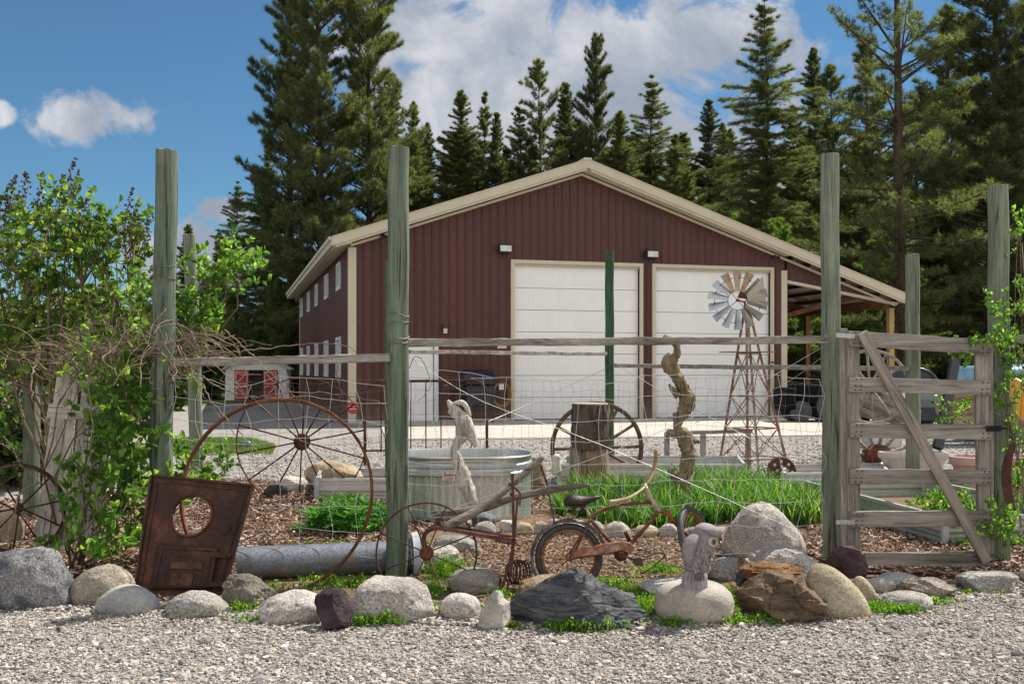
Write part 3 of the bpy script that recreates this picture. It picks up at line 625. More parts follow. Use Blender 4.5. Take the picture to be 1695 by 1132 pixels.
for a, b_, c_, d_ in ((-W2 - .12, H1 - .05, -.6, H2 + .02), (-.6, H2 + .02, .6, H2 + .02), (.6, H2 + .02, W2 + .12, H1 - .05)):
    mb.prism([(a, -.15, b_), (c_, -.15, d_), (c_, -.15, d_ + .05), (a, -.15, b_ + .05)], (0, DP + .3, 0))
mb.build('roof', mat_plain('shed_roof', (.62, .58, .54), .7, 0, .05), sh)
redd = mat_plain('barn_red', (.42, .045, .045), .6, 0, .1, 4); pinkw = mat_plain('door_white', (.74, .58, .55), .5)
for sgn in (-1, 1):
    a, b_ = (-.92, -.30) if sgn < 0 else (.30, .92); mb = SM(); n = 5
    for k in range(n): mb.box((a + (b_ - a) * k / n + .004, -.05, .06), (a + (b_ - a) * (k + 1) / n - .004, -.012, 1.36))
    d_ = mb.build('door', redd, sh); mb = SM()
    for z0, z1 in ((.14, .66), (.74, 1.28)):
        x0, x1 = a + .06, b_ - .06
        mb.box((x0, -.07, z0), (x1, -.052, z0 + .035)); mb.box((x0, -.07, z1 - .035), (x1, -.052, z1)); mb.box((x0, -.07, z0 + .036), (x0 + .035, -.052, z1 - .036)); mb.box((x1 - .035, -.07, z0 + .036), (x1, -.052, z1 - .036))
        up = (z0 > .5) == (sgn < 0); p, q = ((x0 + .03, z0 + .03), (x1 - .03, z1 - .03)) if up else ((x0 + .03, z1 - .03), (x1 - .03, z0 + .03)); mb.bar((p[0], -.064, p[1]), (q[0], -.064, q[1]), .035, .012)
    mb.build('trim', pinkw, d_)
mb = SM(); mb.box((-W2 + .02, -.12, 0), (W2 - .02, DP, .045)); mb.build('floor_skid', mat_plain('skid', (.2, .12, .09)), sh)
mb = SM(); mb.box((-.32, .5, .05), (.32, .56, .55)); mb.box((-.32, .4, .56), (.32, .9, .6)); mb.build('shelf', mat_plain('grey_box', (.12, .12, .13)), sh)
# ================================================================== CONIFERS
bark = mat_wood('bark', [(.3, (.022, .015, .011)), (.5, (.055, .038, .028)), (.75, (.12, .085, .065))], 2, 4, .4, .25)
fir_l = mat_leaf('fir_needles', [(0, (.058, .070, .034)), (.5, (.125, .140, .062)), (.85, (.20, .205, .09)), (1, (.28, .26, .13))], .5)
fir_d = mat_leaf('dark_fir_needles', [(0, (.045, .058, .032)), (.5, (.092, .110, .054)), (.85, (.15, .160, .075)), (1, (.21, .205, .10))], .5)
pine_l = mat_leaf('pine_needles', [(0, (.065, .082, .040)), (.5, (.135, .160, .073)), (.85, (.22, .24, .11)), (1, (.31, .30, .16))], .55)
def rot_az(D, a):
    c, s = np.cos(a), np.sin(a); return np.stack([D[..., 0] * c - D[..., 1] * s, D[..., 0] * s + D[..., 1] * c, D[..., 2]], -1)
def conifer(name, seed, H, R, c0, kind, nb, blade=.2, bw=.022, per=7, trunk_r=.22, gap=.1, nmat=None):
    """returns (trunk mesh, crown mesh); fir = flat drooping sprays, pine = tufts at the twig ends"""
    rng = np.random.default_rng(seed); tb = MB(); n = 14
    px = np.cumsum(rng.normal(0, .03, n)); py = np.cumsum(rng.normal(0, .03, n)); pts = [(px[i] * min(1, i / 3), py[i] * min(1, i / 3), H * i / (n - 1)) for i in range(n)]
    tb.tube(pts, [trunk_r * (1 - .93 * i / (n - 1)) * (1.25 if i == 0 else 1) for i in range(n)], 9, .05, seed)
    u = np.sort(rng.random(nb)); arrs = []; phase = rng.random(4) * 6.28
    for i in range(nb):
        uu = u[i]; z = H * (c0 + (1 - c0) * uu); az = i * 2.4 + rng.normal(0, .5)
        lob = 1 + .22 * math.sin(az * 2 + phase[0] + uu * 5) + .18 * math.sin(uu * 23 + phase[1])
        if kind == 'fir': prof = (1 - uu) ** .74 * (.60 + .55 * rng.random()) + .012
        else: prof = min(1, (1 - uu) ** .66 * (.5 + .65 * rng.random())) * (.72 + .28 * min(1, uu * 4)) + .05
        L = R * prof * lob
        if rng.random() < gap: L *= .5
        e0 = (-.20 + .78 * uu ** 1.8 + rng.normal(0, .10)) if kind == 'fir' else (.02 + .75 * uu + rng.normal(0, .16))
        droop = (.20 if kind == 'fir' else .05) * (1 - uu)
        ts = np.linspace(0, 1, 7); hd = np.array([math.cos(az), math.sin(az), 0]); base = np.array([np.interp(z, [p[2] for p in pts], [p[0] for p in pts]), np.interp(z, [p[2] for p in pts], [p[1] for p in pts]), z])
        B = base + hd * (L * ts * math.cos(e0))[:, None] + np.array([0, 0, 1.]) * (L * (ts * math.sin(e0) - droop * ts ** 2 * 1.6 + droop * ts ** 3 * 1.2))[:, None]
        rb = max(.006, .02 * L); tb.tube([tuple(b_) for b_ in B[::2]], [rb * (1 - .8 * k / 3) for k in range(4)], 4, caps=False)
        m = max(3, int(L / (.17 if kind == 'fir' else .26))); tt = np.linspace(.12 if kind == 'fir' else .30, 1, m) + rng.normal(0, .02, m); tt = np.clip(tt, 0, 1)
        S = np.stack([np.interp(tt, ts, B[:, k]) for k in range(3)], 1); T = unit(B[-1] - B[0])
        for sgn in (-1, 1):
            D = rot_az(np.tile(T, (m, 1)), sgn * (.95 + rng.normal(0, .2, m)) * (1 - .45 * tt)); D[:, 2] += rng.normal(-.08 if kind == 'fir' else .15, .15, m); D = unit(D)
            l = (.42 * L * (1 - tt * .82) * (.55 + .6 * rng.random(m)) + .05).clip(.06, 1.15)
            if kind == 'fir':
                k = 5; f = (np.arange(k) + .5) / k
                Q = S[:, None] + D[:, None] * (l[:, None] * f)[..., None]; Q[..., 2] -= (l[:, None] * f ** 2) * .22
                Q = Q.reshape(-1, 3); DD = np.repeat(D, k, 0); Q = np.repeat(Q, per, 0); DD = np.repeat(DD, per, 0); N = len(Q)
                A = DD * .8 + rng.normal(0, .55, (N, 3)) * np.array([1, 1, .55]); Q = Q + rng.normal(0, .035, Q.shape)
                arrs.append(tri_blades(Q, A, blade * (.5 + .8 * rng.random(N)), bw * (.7 + .6 * rng.random(N)), rng))
            else:
                k = 2; f = np.array([.55, 1.0]); Q = S[:, None] + D[:, None] * (l[:, None] * f)[..., None]; Q = Q.reshape(-1, 3); DD = np.repeat(D, k, 0)
                Q = np.repeat(Q, per * 2, 0); DD = np.repeat(DD, per * 2, 0); N = len(Q); A = DD * .55 + np.array([0, 0, .2]) + rng.normal(0, .62, (N, 3))
                arrs.append(tri_blades(Q + rng.normal(0, .03, Q.shape), A, blade * (.6 + .6 * rng.random(N)), bw * (.7 + .6 * rng.random(N)), rng))
    tm = bpy.data.meshes.new('trunk'); tm.from_pydata([tuple(v) for v in tb.v], [], tb.f); shade(tm, True); tm.materials.append(bark)
    V, Fs, r = merge(arrs); cm = npmesh('crown', V, Fs, np.clip(r * .85 + .12 * rng.random(len(r)), 0, 1)); cm.materials.append(nmat or fir_l); return tm, cm
pine_y = mat_leaf('young_pine_needles', [(0, (.06, .10, .03)), (.5, (.13, .19, .05)), (.85, (.22, .28, .08)), (1, (.32, .36, .12))], .5)
PROTO = {
    'firA': conifer('firA', 1, 21, 4.3, .06, 'fir', 450, .19, .0105, 11, .22),
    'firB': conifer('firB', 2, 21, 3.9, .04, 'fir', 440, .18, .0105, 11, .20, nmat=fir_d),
    'firC': conifer('firC', 3, 19, 4.1, .12, 'fir', 210, .20, .0105, 10, .18, .35),
    'pineA': conifer('pineA', 4, 24, 4.6, .04, 'pine', 300, .30, .0115, 13, .32),
    'pineB': conifer('pineB', 5, 20, 4.4, .08, 'pine', 220, .30, .0115, 12, .26, .2),
    'firD': conifer('firD', 11, 20, 3.9, .10, 'fir', 270, .19, .0105, 11, .19, .4),
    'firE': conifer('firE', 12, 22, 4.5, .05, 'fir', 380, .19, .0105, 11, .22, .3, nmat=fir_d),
    'pineC': conifer('pineC', 13, 21, 3.9, .16, 'pine', 170, .29, .011, 12, .25, .3),
    'pineS': conifer('pineS', 6, 24, 5.0, .10, 'pine', 120, .27, .012, 9, .34, .25),
    'pineY': conifer('pineY', 8, 12, 3.4, .02, 'pine', 170, .30, .018, 10, .15, nmat=pine_y),
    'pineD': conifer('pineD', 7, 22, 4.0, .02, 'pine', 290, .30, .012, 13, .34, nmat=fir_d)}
PH = {'firA': 21, 'firB': 21, 'firC': 19, 'pineA': 24, 'pineB': 20, 'pineS': 24, 'pineD': 22, 'pineY': 12, 'firD': 20, 'firE': 22, 'pineC': 21}
trng = random.Random(4)
def tree(kind, px, topy, Y, ws, label, name='conifer_tree', group=None, zb=0, rz=None):
    x = (px - CX) / F * Y; zb = min(hill(x, Y), 16) if zb == 0 else zb; top = CAMZ - (topy - HY) / F * Y; s = (top - zb) / PH[kind]
    t = thing(name, label, 'tree', (x, Y, zb - .1), group); k_ = trng.uniform(-.13, .13); t.scale = (s * ws * (1 + k_), s * ws * (1 - k_), s); t.rotation_euler.x = trng.uniform(-.02, .02); t.rotation_euler.y = trng.uniform(-.025, .025); t.rotation_euler.z = trng.random() * 6.28 if rz is None else rz
    for nm, me in zip(('trunk', 'crown'), PROTO[kind]):
        o = bpy.data.objects.new(nm, me); COL.objects.link(o); o.parent = t
    return t
G1 = 'tall pines behind the left side of the barn'
tree('pineA', 535, -190, 49, .80, 'dark tall pine with bare trunk, middle of the dense clump left of the barn roof', 'pine_tree', G1)
tree('pineD', 482, -100, 51, .66, 'dark pine at the left edge of the dense clump, drooping branches against blue sky', 'pine_tree', G1)
tree('pineA', 614, -120, 50, .90, 'sunlit tall pine at the right of the dense clump, above the left roof slope', 'pine_tree', G1)
tree('firC', 442, 235, 52, 1.15, 'feathery dark fir hanging out left of the pine clump', 'fir_tree', G1)
tree('firB', 640, 120, 55, .9, 'dark fir tucked behind the thick green post', 'fir_tree', G1)
tree('firC', 392, 300, 53, 1.05, 'low ragged fir with drooping tips above the white shed', 'fir_tree')
tree('pineY', 458, 462, 50, .85, 'short bright green young pine beside the far corner of the barn', 'young_pine')
tree('pineY', 408, 520, 52, 1.1, 'low bushy yellow-green pine right behind the white shed', 'young_pine')
G2 = 'conifers in a row behind the barn ridge'
tree('firA', 676, 168, 58, .85, 'pointed fir between the thick green post and the big pine clump', 'fir_tree', G2)
tree('firB', 704, 205, 60, .75, 'narrow fir just right of the thick green post top', 'fir_tree', G2)
tree('firA', 766, 150, 58, .95, 'left one of the twin pointed firs over the left roof slope', 'fir_tree', G2)
tree('firD', 794, 152, 60, .85, 'right one of the twin pointed firs over the left roof slope', 'fir_tree', G2)
tree('firE', 818, 185, 57, .85, 'fir with jagged side branches just right of the twin firs', 'fir_tree', G2)
tree('firC', 862, 165, 60, .9, 'thin see-through fir left of the two broad pines over the ridge', 'fir_tree', G2)
tree('pineC', 903, 100, 60, .85, 'broad round-topped pine left of the tallest tree over the ridge', 'pine_tree', G2)
tree('firE', 934, 135, 62, .95, 'dark fir filling the gap between the two broad pines over the ridge', 'fir_tree', G2)
tree('pineD', 990, 65, 60, .80, 'tallest broad pine standing right over the barn ridge', 'pine_tree', G2)
tree('firA', 1020, 185, 57, 1.0, 'green fir leaning out right of the tallest pine over the ridge', 'fir_tree', G2)
tree('firC', 1073, 122, 60, 1.0, 'thin pointed fir with a bare visible trunk, alone right of the ridge', 'fir_tree', G2)
tree('firD', 1112, 225, 58, .95, 'fuller fir at the right foot of the thin pointed one', 'fir_tree', G2)
tree('firE', 1165, 168, 62, .85, 'pointed fir against cloud above the right roof slope', 'fir_tree', G2)
tree('firB', 1200, 205, 66, .8, 'small distant fir between the pointed fir and the tall sparse one', 'fir_tree', G2)
G3 = 'forest trees on the right of the barn'
tree('firC', 1278, -5, 50, 1.05, 'tall sparse fir with open top against blue sky above the lean-to roof', 'fir_tree', G3)
tree('firD', 1262, 190, 49, 1.15, 'broad sunlit fir in front of the foot of the tall sparse fir', 'fir_tree', G3)
tree('firB', 1358, 80, 62, .85, 'dark pointed fir behind the right tall fence post', 'fir_tree', G3)
tree('firB', 1325, 175, 60, .9, 'small dark fir between the sparse fir and the pointed dark one', 'fir_tree', G3)
tree('pineC', 1392, 110, 56, 1.1, 'green pine just right of the top of the right tall fence post', 'pine_tree', G3)
tree('pineS', 1499, -260, 39, 1.05, 'big ponderosa pine with a thick bare trunk and long open boughs', 'ponderosa_pine', G3, rz=1.2)
tree('pineD', 1640, -190, 41, 1.0, 'very dark dense pine behind the post on the far right', 'pine_tree', G3)
tree('pineD', 1720, -150, 44, 1.0, 'dark pine cut off by the right edge of the picture', 'pine_tree', G3)
tree('pineC', 1440, 60, 54, 1.2, 'slim pine with a visible trunk left of the big ponderosa', 'pine_tree', G3)
tree('pineB', 1560, 20, 56, 1.2, 'slim pine with a visible trunk right of the big ponderosa', 'pine_tree', G3)
FG = 'background forest conifers'
for i in range(44):
    kind = trng.choice(['firA', 'firD', 'pineB', 'pineC', 'firE']); px = 1150 + i * 24 + trng.uniform(-14, 14) if i < 26 else 640 + (i - 26) * 34 + trng.uniform(-14, 14); Y = trng.uniform(56, 84)
    ty = (trng.uniform(130, 300) if px > 1400 else trng.uniform(270, 330)) if i < 26 else trng.uniform(200, 275)
    tree(kind, px, ty, Y, trng.uniform(1.0, 1.35), 'one of the many green conifers crowding the background forest', 'conifer_tree', FG)
for i in range(12):
    px = 1230 + i * 42 + trng.uniform(-12, 12); tree(trng.choice(['pineY', 'pineB', 'pineY']), px, trng.uniform(340, 460), trng.uniform(46, 56), trng.uniform(1.0, 1.25), 'one of the young bushy conifers low in the forest edge on the right', 'young_conifer', 'young conifers along the forest edge')
for i, (px, ty, Y) in enumerate(((312, 372, 72), (366, 384, 70), (340, 450, 64), (285, 440, 66), (230, 470, 62), (170, 450, 60), (110, 480, 62), (50, 460, 60), (-20, 470, 62), (385, 470, 60))):
    tree('firB' if i % 2 else 'firA', px, ty, Y, 1.15, ('small distant fir whose tip shows beside the second post on the left' if i == 0 else 'small distant fir between the second post and the ragged fir' if i == 1 else 'one of the distant dark firs low behind the leafy hedge on the left'), 'fir_tree', None if i < 2 else 'distant firs behind the hedge')
# ---------------- shrubs
def curve3(a, b, bend, rng, k=6):
    a, b = np.array(a, float), np.array(b, float); o = rng.normal(0, bend, 3); return [tuple(a + (b - a) * t + o * math.sin(math.pi * t) + rng.normal(0, bend * .15, 3)) for t in np.linspace(0, 1, k)]
def shrub(name, label, cat, base, blobs, leaf, mat, stem_mat, seed, ratio=.32, tw=(.12, .3), per=9, hang=.1, stem_r=.012, group=None, bw=.35, floor=.03, up=.55, kind=None):
    """blobs: (cx, cy, cz, rx, ry, rz, number of twigs)"""
    rng = np.random.default_rng(seed); t = thing(name, label, cat, base, group); sb = MB(); P, A = [], []
    for (cx, cy, cz, rx, ry, rz, nt) in blobs:
        c = np.array([cx, cy, cz]); r3 = np.array([rx, ry, rz]); sp = curve3(np.array(base) + rng.normal(0, .05, 3) * [1, 1, 0], c, .12 * np.linalg.norm(c - np.array(base)), rng); sb.tube(sp, smoothr([stem_r * 1.2, stem_r * .5], 5), 6)
        hubs = [c + rng.normal(0, .45, 3) * r3 for _ in range(max(2, nt // 7))]
        for h in hubs: sb.tube(curve3(sp[rng.integers(2, 5)], h, .04, rng, 4), [stem_r * .7, stem_r * .55, stem_r * .42, stem_r * .3], 5)
        for k in range(nt):
            d = rng.normal(0, 1, 3); d /= np.linalg.norm(d); q = c + d * r3 * (.55 + .45 * rng.random()); q[2] = max(q[2], floor)
            h = hubs[rng.integers(len(hubs))]; ax = unit((q - h) * .5 + d * .35 + np.array([0, 0, up * .5])); L = tw[0] + (tw[1] - tw[0]) * rng.random(); e = q + ax * L; pp = [tuple(h), tuple(h * .4 + q * .6 + rng.normal(0, .02, 3)), tuple(q), tuple(e)]
            sb.tube(pp, [stem_r * .3, stem_r * .26, stem_r * .2, stem_r * .1], 4, caps=False)
            m = per; tt = rng.random(m) ** .8; s = q + (e - q) * tt[:, None]; inner = rng.random(m) < .25; s[inner] = h + (q - h) * rng.random(inner.sum())[:, None]
            P.append(s); A.append(ax * bw + rng.normal(0, .55, (m, 3)) + np.array([0, 0, up * .3]))
    P, A = np.concatenate(P), np.concatenate(A); P[:, 2] = np.maximum(P[:, 2], floor); L = leaf * (.55 + .75 * rng.random(len(P)))
    sb.build('stems', stem_mat, t, smooth=True); npobj('leaves', [leaf_arrays(P, A, L, ratio, rng, .22, hang)], mat, t); return t
twig_m = mat_wood('twig_bark', [(.3, (.07, .05, .035)), (.5, (.16, .12, .08)), (.75, (.28, .22, .16))], 2, 20, .2)
lilac_l = mat_leaf('lilac_leaves', [(0, (.045, .09, .02)), (.45, (.11, .185, .038)), (.8, (.21, .31, .065)), (.95, (.34, .40, .10)), (1, (.40, .38, .15))], .55)
bright_l = mat_leaf('bright_leaves', [(0, (.06, .13, .025)), (.5, (.13, .25, .045)), (.85, (.24, .38, .075)), (1, (.38, .50, .14))], .58)
bush_l = mat_leaf('bush_leaves', [(0, (.018, .04, .010)), (.5, (.045, .085, .020)), (.85, (.09, .14, .035)), (1, (.15, .19, .06))], .35)
def pb(px, py, Y, rx, ry, n, dy=.35):
    p = at(px, py, Y); return (p[0], p[1], p[2], rx * Y / F, dy, ry * Y / F, n)
shrub('lilac_bush', 'large leafy lilac bush with budding tips filling the left edge above the picket panel', 'shrub', (-3.75, 8.6, 0),
      [pb(50, 418, 8.5, 75, 70, 47, .5), pb(120, 398, 8.4, 60, 60, 41, .4), pb(180, 418, 8.6, 50, 50, 32, .4), pb(10, 498, 8.8, 80, 70, 47, .5), pb(100, 498, 8.7, 80, 60, 53, .5), pb(200, 488, 8.5, 45, 60, 35, .4),
       pb(-20, 388, 8.7, 60, 60, 32, .5), pb(30, 588, 8.9, 70, 60, 41, .5), pb(130, 578, 8.9, 70, 50, 38, .5), pb(215, 558, 8.6, 35, 60, 26, .3), pb(95, 363, 8.4, 24, 40, 12, .2), pb(208, 378, 8.5, 22, 30, 10, .2)],
      .066, lilac_l, twig_m, 31, .38, (.10, .30), 12, .15, .015)
# lilac flower buds
rng = np.random.default_rng(77); arr = []
for (px, py) in ((110, 295), (95, 318), (205, 345), (40, 305), (15, 320), (240, 385), (60, 325), (132, 350), (216, 372), (5, 345), (175, 395), (120, 310)):
    b_ = np.array(at(px, py + 22, 8.45)); n = 46; h = rng.random(n); q = b_ + np.stack([rng.normal(0, .022, n) * (1.3 - h), rng.normal(0, .022, n) * (1.3 - h), h * .19], 1) + np.array([.10, 0, .12]) * (h ** 1)[:, None] * rng.uniform(.2, 1)
    arr.append(stone_arrays(q, np.full(n, .0085), rng, 1.3)); arr.append(tri_blades(np.tile(b_, (3, 1)) - [0, 0, .12], q[-3:] - b_ + [0, 0, .2], np.full(3, .33), np.full(3, .004), rng))
lil = bpy.data.objects['lilac_bush']; npobj('flower_buds', arr, mat_attr('lilac_buds', [(0, (.07, .05, .04)), (1, (.16, .12, .10))]), lil)
shrub('honeysuckle', 'leafy bright green vine climbing around the left fence post beside the rusty stove plate', 'shrub', (-3.05, 7.1, 0),
      [pb(205, 640, 7.0, 35, 50, 32, .2), pb(215, 700, 6.95, 45, 50, 42, .22), pb(195, 760, 6.9, 45, 50, 36, .25), pb(180, 690, 7.0, 30, 45, 14, .2), pb(215, 820, 6.8, 40, 55, 34, .2), pb(235, 610, 7.0, 28, 30, 20, .15), pb(150, 800, 6.8, 35, 50, 13, .2),
       pb(300, 790, 7.4, 40, 40, 24, .2), pb(345, 780, 7.6, 25, 35, 14, .15), pb(190, 900, 6.7, 40, 45, 22, .2), pb(120, 880, 6.6, 22, 25, 7, .15), pb(140, 620, 7.0, 18, 30, 9, .1)],
      .062, bright_l, twig_m, 32, .36, (.08, .22), 10, .0, .008)
shrub('climbing_vine', 'pale green leafy vine top between the two left fence posts', 'vine', tuple(at(300, 620, 7.5)), [pb(300, 560, 7.4, 40, 60, 40, .2), pb(345, 470, 7.4, 30, 45, 26, .15), pb(395, 450, 7.4, 30, 35, 26, .12), pb(330, 530, 7.4, 30, 30, 18, .15), pb(250, 520, 7.2, 22, 60, 18, .15), pb(285, 450, 7.3, 12, 50, 8, .1)],
      .056, bright_l, twig_m, 33, .36, (.08, .2), 10, .05, .007)
shrub('currant_bush', 'small-leaved shrub sprawling over the right gate post', 'shrub', tuple(at(1705, 900, 7.1)), [pb(1640, 565, 7.1, 28, 18, 18, .12), pb(1600, 590, 7.1, 22, 18, 14, .1), pb(1648, 520, 7.1, 14, 22, 8, .1), pb(1690, 600, 7.2, 22, 60, 30, .15), pb(1660, 660, 7.1, 20, 25, 12, .1), pb(1685, 740, 7.3, 20, 60, 22, .15), pb(1670, 870, 6.95, 36, 30, 36, .15), pb(1690, 820, 7.3, 22, 50, 26, .15), pb(1695, 500, 7.2, 15, 40, 14, .1), pb(1690, 390, 7.2, 10, 40, 7, .1), pb(1585, 680, 7.8, 22, 25, 12, .1)],
      .031, bright_l, twig_m, 34, .38, (.05, .15), 15, .0, .0038)
shrub('garden_shrub', 'round light green shrub growing behind the lower boards of the gate', 'shrub', (3.45, 8.2, .0), [pb(1575, 850, 8.2, 38, 36, 70, .25), pb(1540, 840, 8.3, 25, 18, 22, .15), pb(1590, 905, 8.0, 20, 25, 18, .12)], .032, bright_l, twig_m, 35, .38, (.05, .12), 13, 0, .006)
for i, (px, py, Y, w, h, lb) in enumerate(((20, 690, 12.5, 120, 80, 'leafy dark hedge bush close behind the picket panel'), (-40, 590, 30, 120, 70, 'dark leafy bush low behind the hedge at the left edge'), (120, 620, 26, 100, 60, 'leafy bush behind the picket panel'), (225, 600, 34, 75, 70, 'dark leafy bush behind the left tall post'), (322, 600, 47, 40, 60, 'leafy bush beside the left wall of the white shed'), (482, 615, 52, 40, 60, 'sunlit leafy bush between the shed and the barn'))):
    p = at(px, py, Y); sx = Y / F; shrub('leafy_bush', lb, 'shrub', (p[0], p[1], 0), [(p[0], p[1], p[2], w * sx, 1.2, h * sx, 150), (p[0] - w * sx * .4, p[1], p[2] * .5, w * sx * .7, 1.2, h * sx * .7, 90), (p[0] + w * sx * .4, p[1], p[2] * .5, w * sx * .7, 1.2, h * sx * .6, 90)], .26 if i else .11, bush_l if i != 5 else bright_l, twig_m, 60 + i, .4, (.2, .6), 14, 0, .04)
# ================================================================== ROCKS
def rock(px0, py0, px1, py1, mat, label, seed, facet=0, Y=None, depth=1.0, rough=.06, tilt=0, sink=.22, z0=0.0, name='boulder', pexp=2.2, group=None, sub=5, fn=13, cat='rock', tp=0, ap=0, strata=0, sdir=(.3, 0, 1)):
    Yb = (CAMZ - z0) * F / (py1 - HY) if Y is None else Y
    w = (px1 - px0) * Yb / F; h = (py1 - py0) * Yb / F; d = w * .72 * depth; yc = Yb + d * .42; k = yc / Yb * (1 - 0)
    cx = ((px0 + px1) / 2 - CX) / F * yc; w *= yc / Yb * .985; H = (CAMZ - (py0 - HY) / F * yc) - z0 if Y is None else h; H = max(H, .03)
    bm = bmesh.new(); bmesh.ops.create_icosphere(bm, subdivisions=sub, radius=1); r = random.Random(seed); sv = Vector((seed * 3.7, seed * 1.3, seed))
    pl = []
    for i in range(fn):
        n = Vector((r.uniform(-1, 1), r.uniform(-1, 1), r.uniform(-.6, 1))).normalized(); pl.append((n, r.uniform(.60, .92)))
    pl.append((Vector((r.uniform(-.2, .2), r.uniform(-.3, .1), 1)).normalized(), .8)); pl.append((Vector((0, -1, .1)).normalized(), .72))
    for v in bm.verts:
        dn = v.co.normalized(); q = 1.0
        # super-ellipsoid for a boxier cobble
        e = (abs(dn.x) ** pexp + abs(dn.y) ** pexp + abs(dn.z) ** pexp) ** (-1 / pexp); q = e
        if facet:
            f_ = min([d_ / max(n.dot(dn), 1e-3) for n, d_ in pl if n.dot(dn) > .05] + [1.15]); q = q * (1 - facet) + f_ * facet * 1.12 if facet < .7 else min(f_, 1.08)
        p = dn * q; q2 = rough * (noise.noise(p * 1.6 + sv) * 1.8 + noise.noise(p * 4 + sv) * .8 + noise.noise(p * 10 + sv) * (.5 if facet else .16) + noise.noise(p * 24 + sv) * (.3 if facet else .06)) - (.05 * facet * max(0, 1 - abs(noise.noise(p * 2.3 + sv)) * 22) if facet > .5 else 0)
        if strata: kk = p.dot(Vector(sdir).normalized()) * 3.2 + noise.noise(p * 1.3 + sv) * .9; fr_k = kk - math.floor(kk); q2 += strata * (fr_k ** 3 - .3); q2 -= strata * .8 * max(0, 1 - abs(noise.noise(p * 1.1 + sv * 2)) * 30)
        v.co = p * (1 + q2)
    me = bpy.data.meshes.new(name); bm.to_mesh(me); bm.free(); n = len(me.vertices); a = np.empty(n * 3); me.vertices.foreach_get('co', a); a = a.reshape(-1, 3)
    if tilt: t = R_(tilt); x, z = a[:, 0].copy(), a[:, 2].copy(); a[:, 0] = x * math.cos(t) + z * math.sin(t); a[:, 2] = -x * math.sin(t) + z * math.cos(t)
    lo, hi = a.min(0), a.max(0); a = (a - (lo + hi) / 2) / ((hi - lo) / 2); HH = H / (1 - sink)
    if tp or ap: zf = (a[:, 2] + 1) / 2; a[:, 0] = a[:, 0] * (1 - tp * zf ** 1.3) + ap * zf; lo, hi = a.min(0), a.max(0); a[:, 0] = (a[:, 0] - (lo[0] + hi[0]) / 2) / ((hi[0] - lo[0]) / 2); a[:, 1] *= 1 - tp * .5 * zf
    a[:, 0] *= w / 2; a[:, 1] *= d / 2; a[:, 2] = (a[:, 2] + 1) / 2 * HH - HH * sink + z0
    a[:, 0] += cx; a[:, 1] += yc; me.vertices.foreach_set('co', a.ravel().astype(np.float32)); me.update(); shade(me, True)
    if facet > .3: me.set_sharp_from_angle(angle=R_(32))
    o = link(name, me, mat, None, (cx, yc, z0)); return tagp(o, label, cat, group)
gran = mat_rock('granite', (.36, .34, .31), (.24, .23, .21), (.50, .47, .43), .75, 3, 95)
gran_t = mat_rock('tan_granite', (.40, .35, .28), (.27, .23, .18), (.52, .47, .39), .65, 3, 95)
gran_d = mat_rock('dark_granite', (.24, .24, .24), (.12, .12, .125), (.38, .38, .37), .8, 2.5, 85, patch=(.09, .09, .10))
gran_p = mat_rock('pale_granite', (.50, .46, .42), (.36, .32, .29), (.64, .60, .55), .7, 3, 90)
smooth_g = mat_rock('smooth_stone', (.42, .41, .38), (.31, .30, .28), (.52, .50, .47), .25, 3, 60, .25)
tan_s = mat_rock('tan_cobble', (.42, .36, .25), (.30, .25, .17), (.52, .46, .34), .5, 3.5, 80, .35)
slate = mat_rock('dark_slate', (.105, .115, .13), (.05, .055, .065), (.24, .25, .26), .4, 4, 60, 1.0, band=(.22, .22, .22))
purple = mat_rock('purple_rock', (.075, .055, .062), (.035, .025, .03), (.15, .11, .115), .3, 5, 50, .7)
brown_l = mat_rock('layered_brown', (.22, .145, .085), (.11, .07, .045), (.36, .26, .17), .3, 4, 50, 1.0, band=(.30, .22, .15))
orange = mat_rock('rust_rock', (.30, .15, .06), (.12, .06, .03), (.46, .28, .14), .3, 6, 50, .9)
whiter = mat_rock('white_rock', (.66, .62, .54), (.48, .43, .36), (.80, .77, .70), .3, 4, 50, .8)
obsid = mat_plain('obsidian', (.02, .02, .024), .25, 0, .3, 5, .1, .7)
sandst = mat_rock('sandstone', (.46, .36, .24), (.30, .22, .14), (.60, .50, .37), .3, 4, 60, .6)
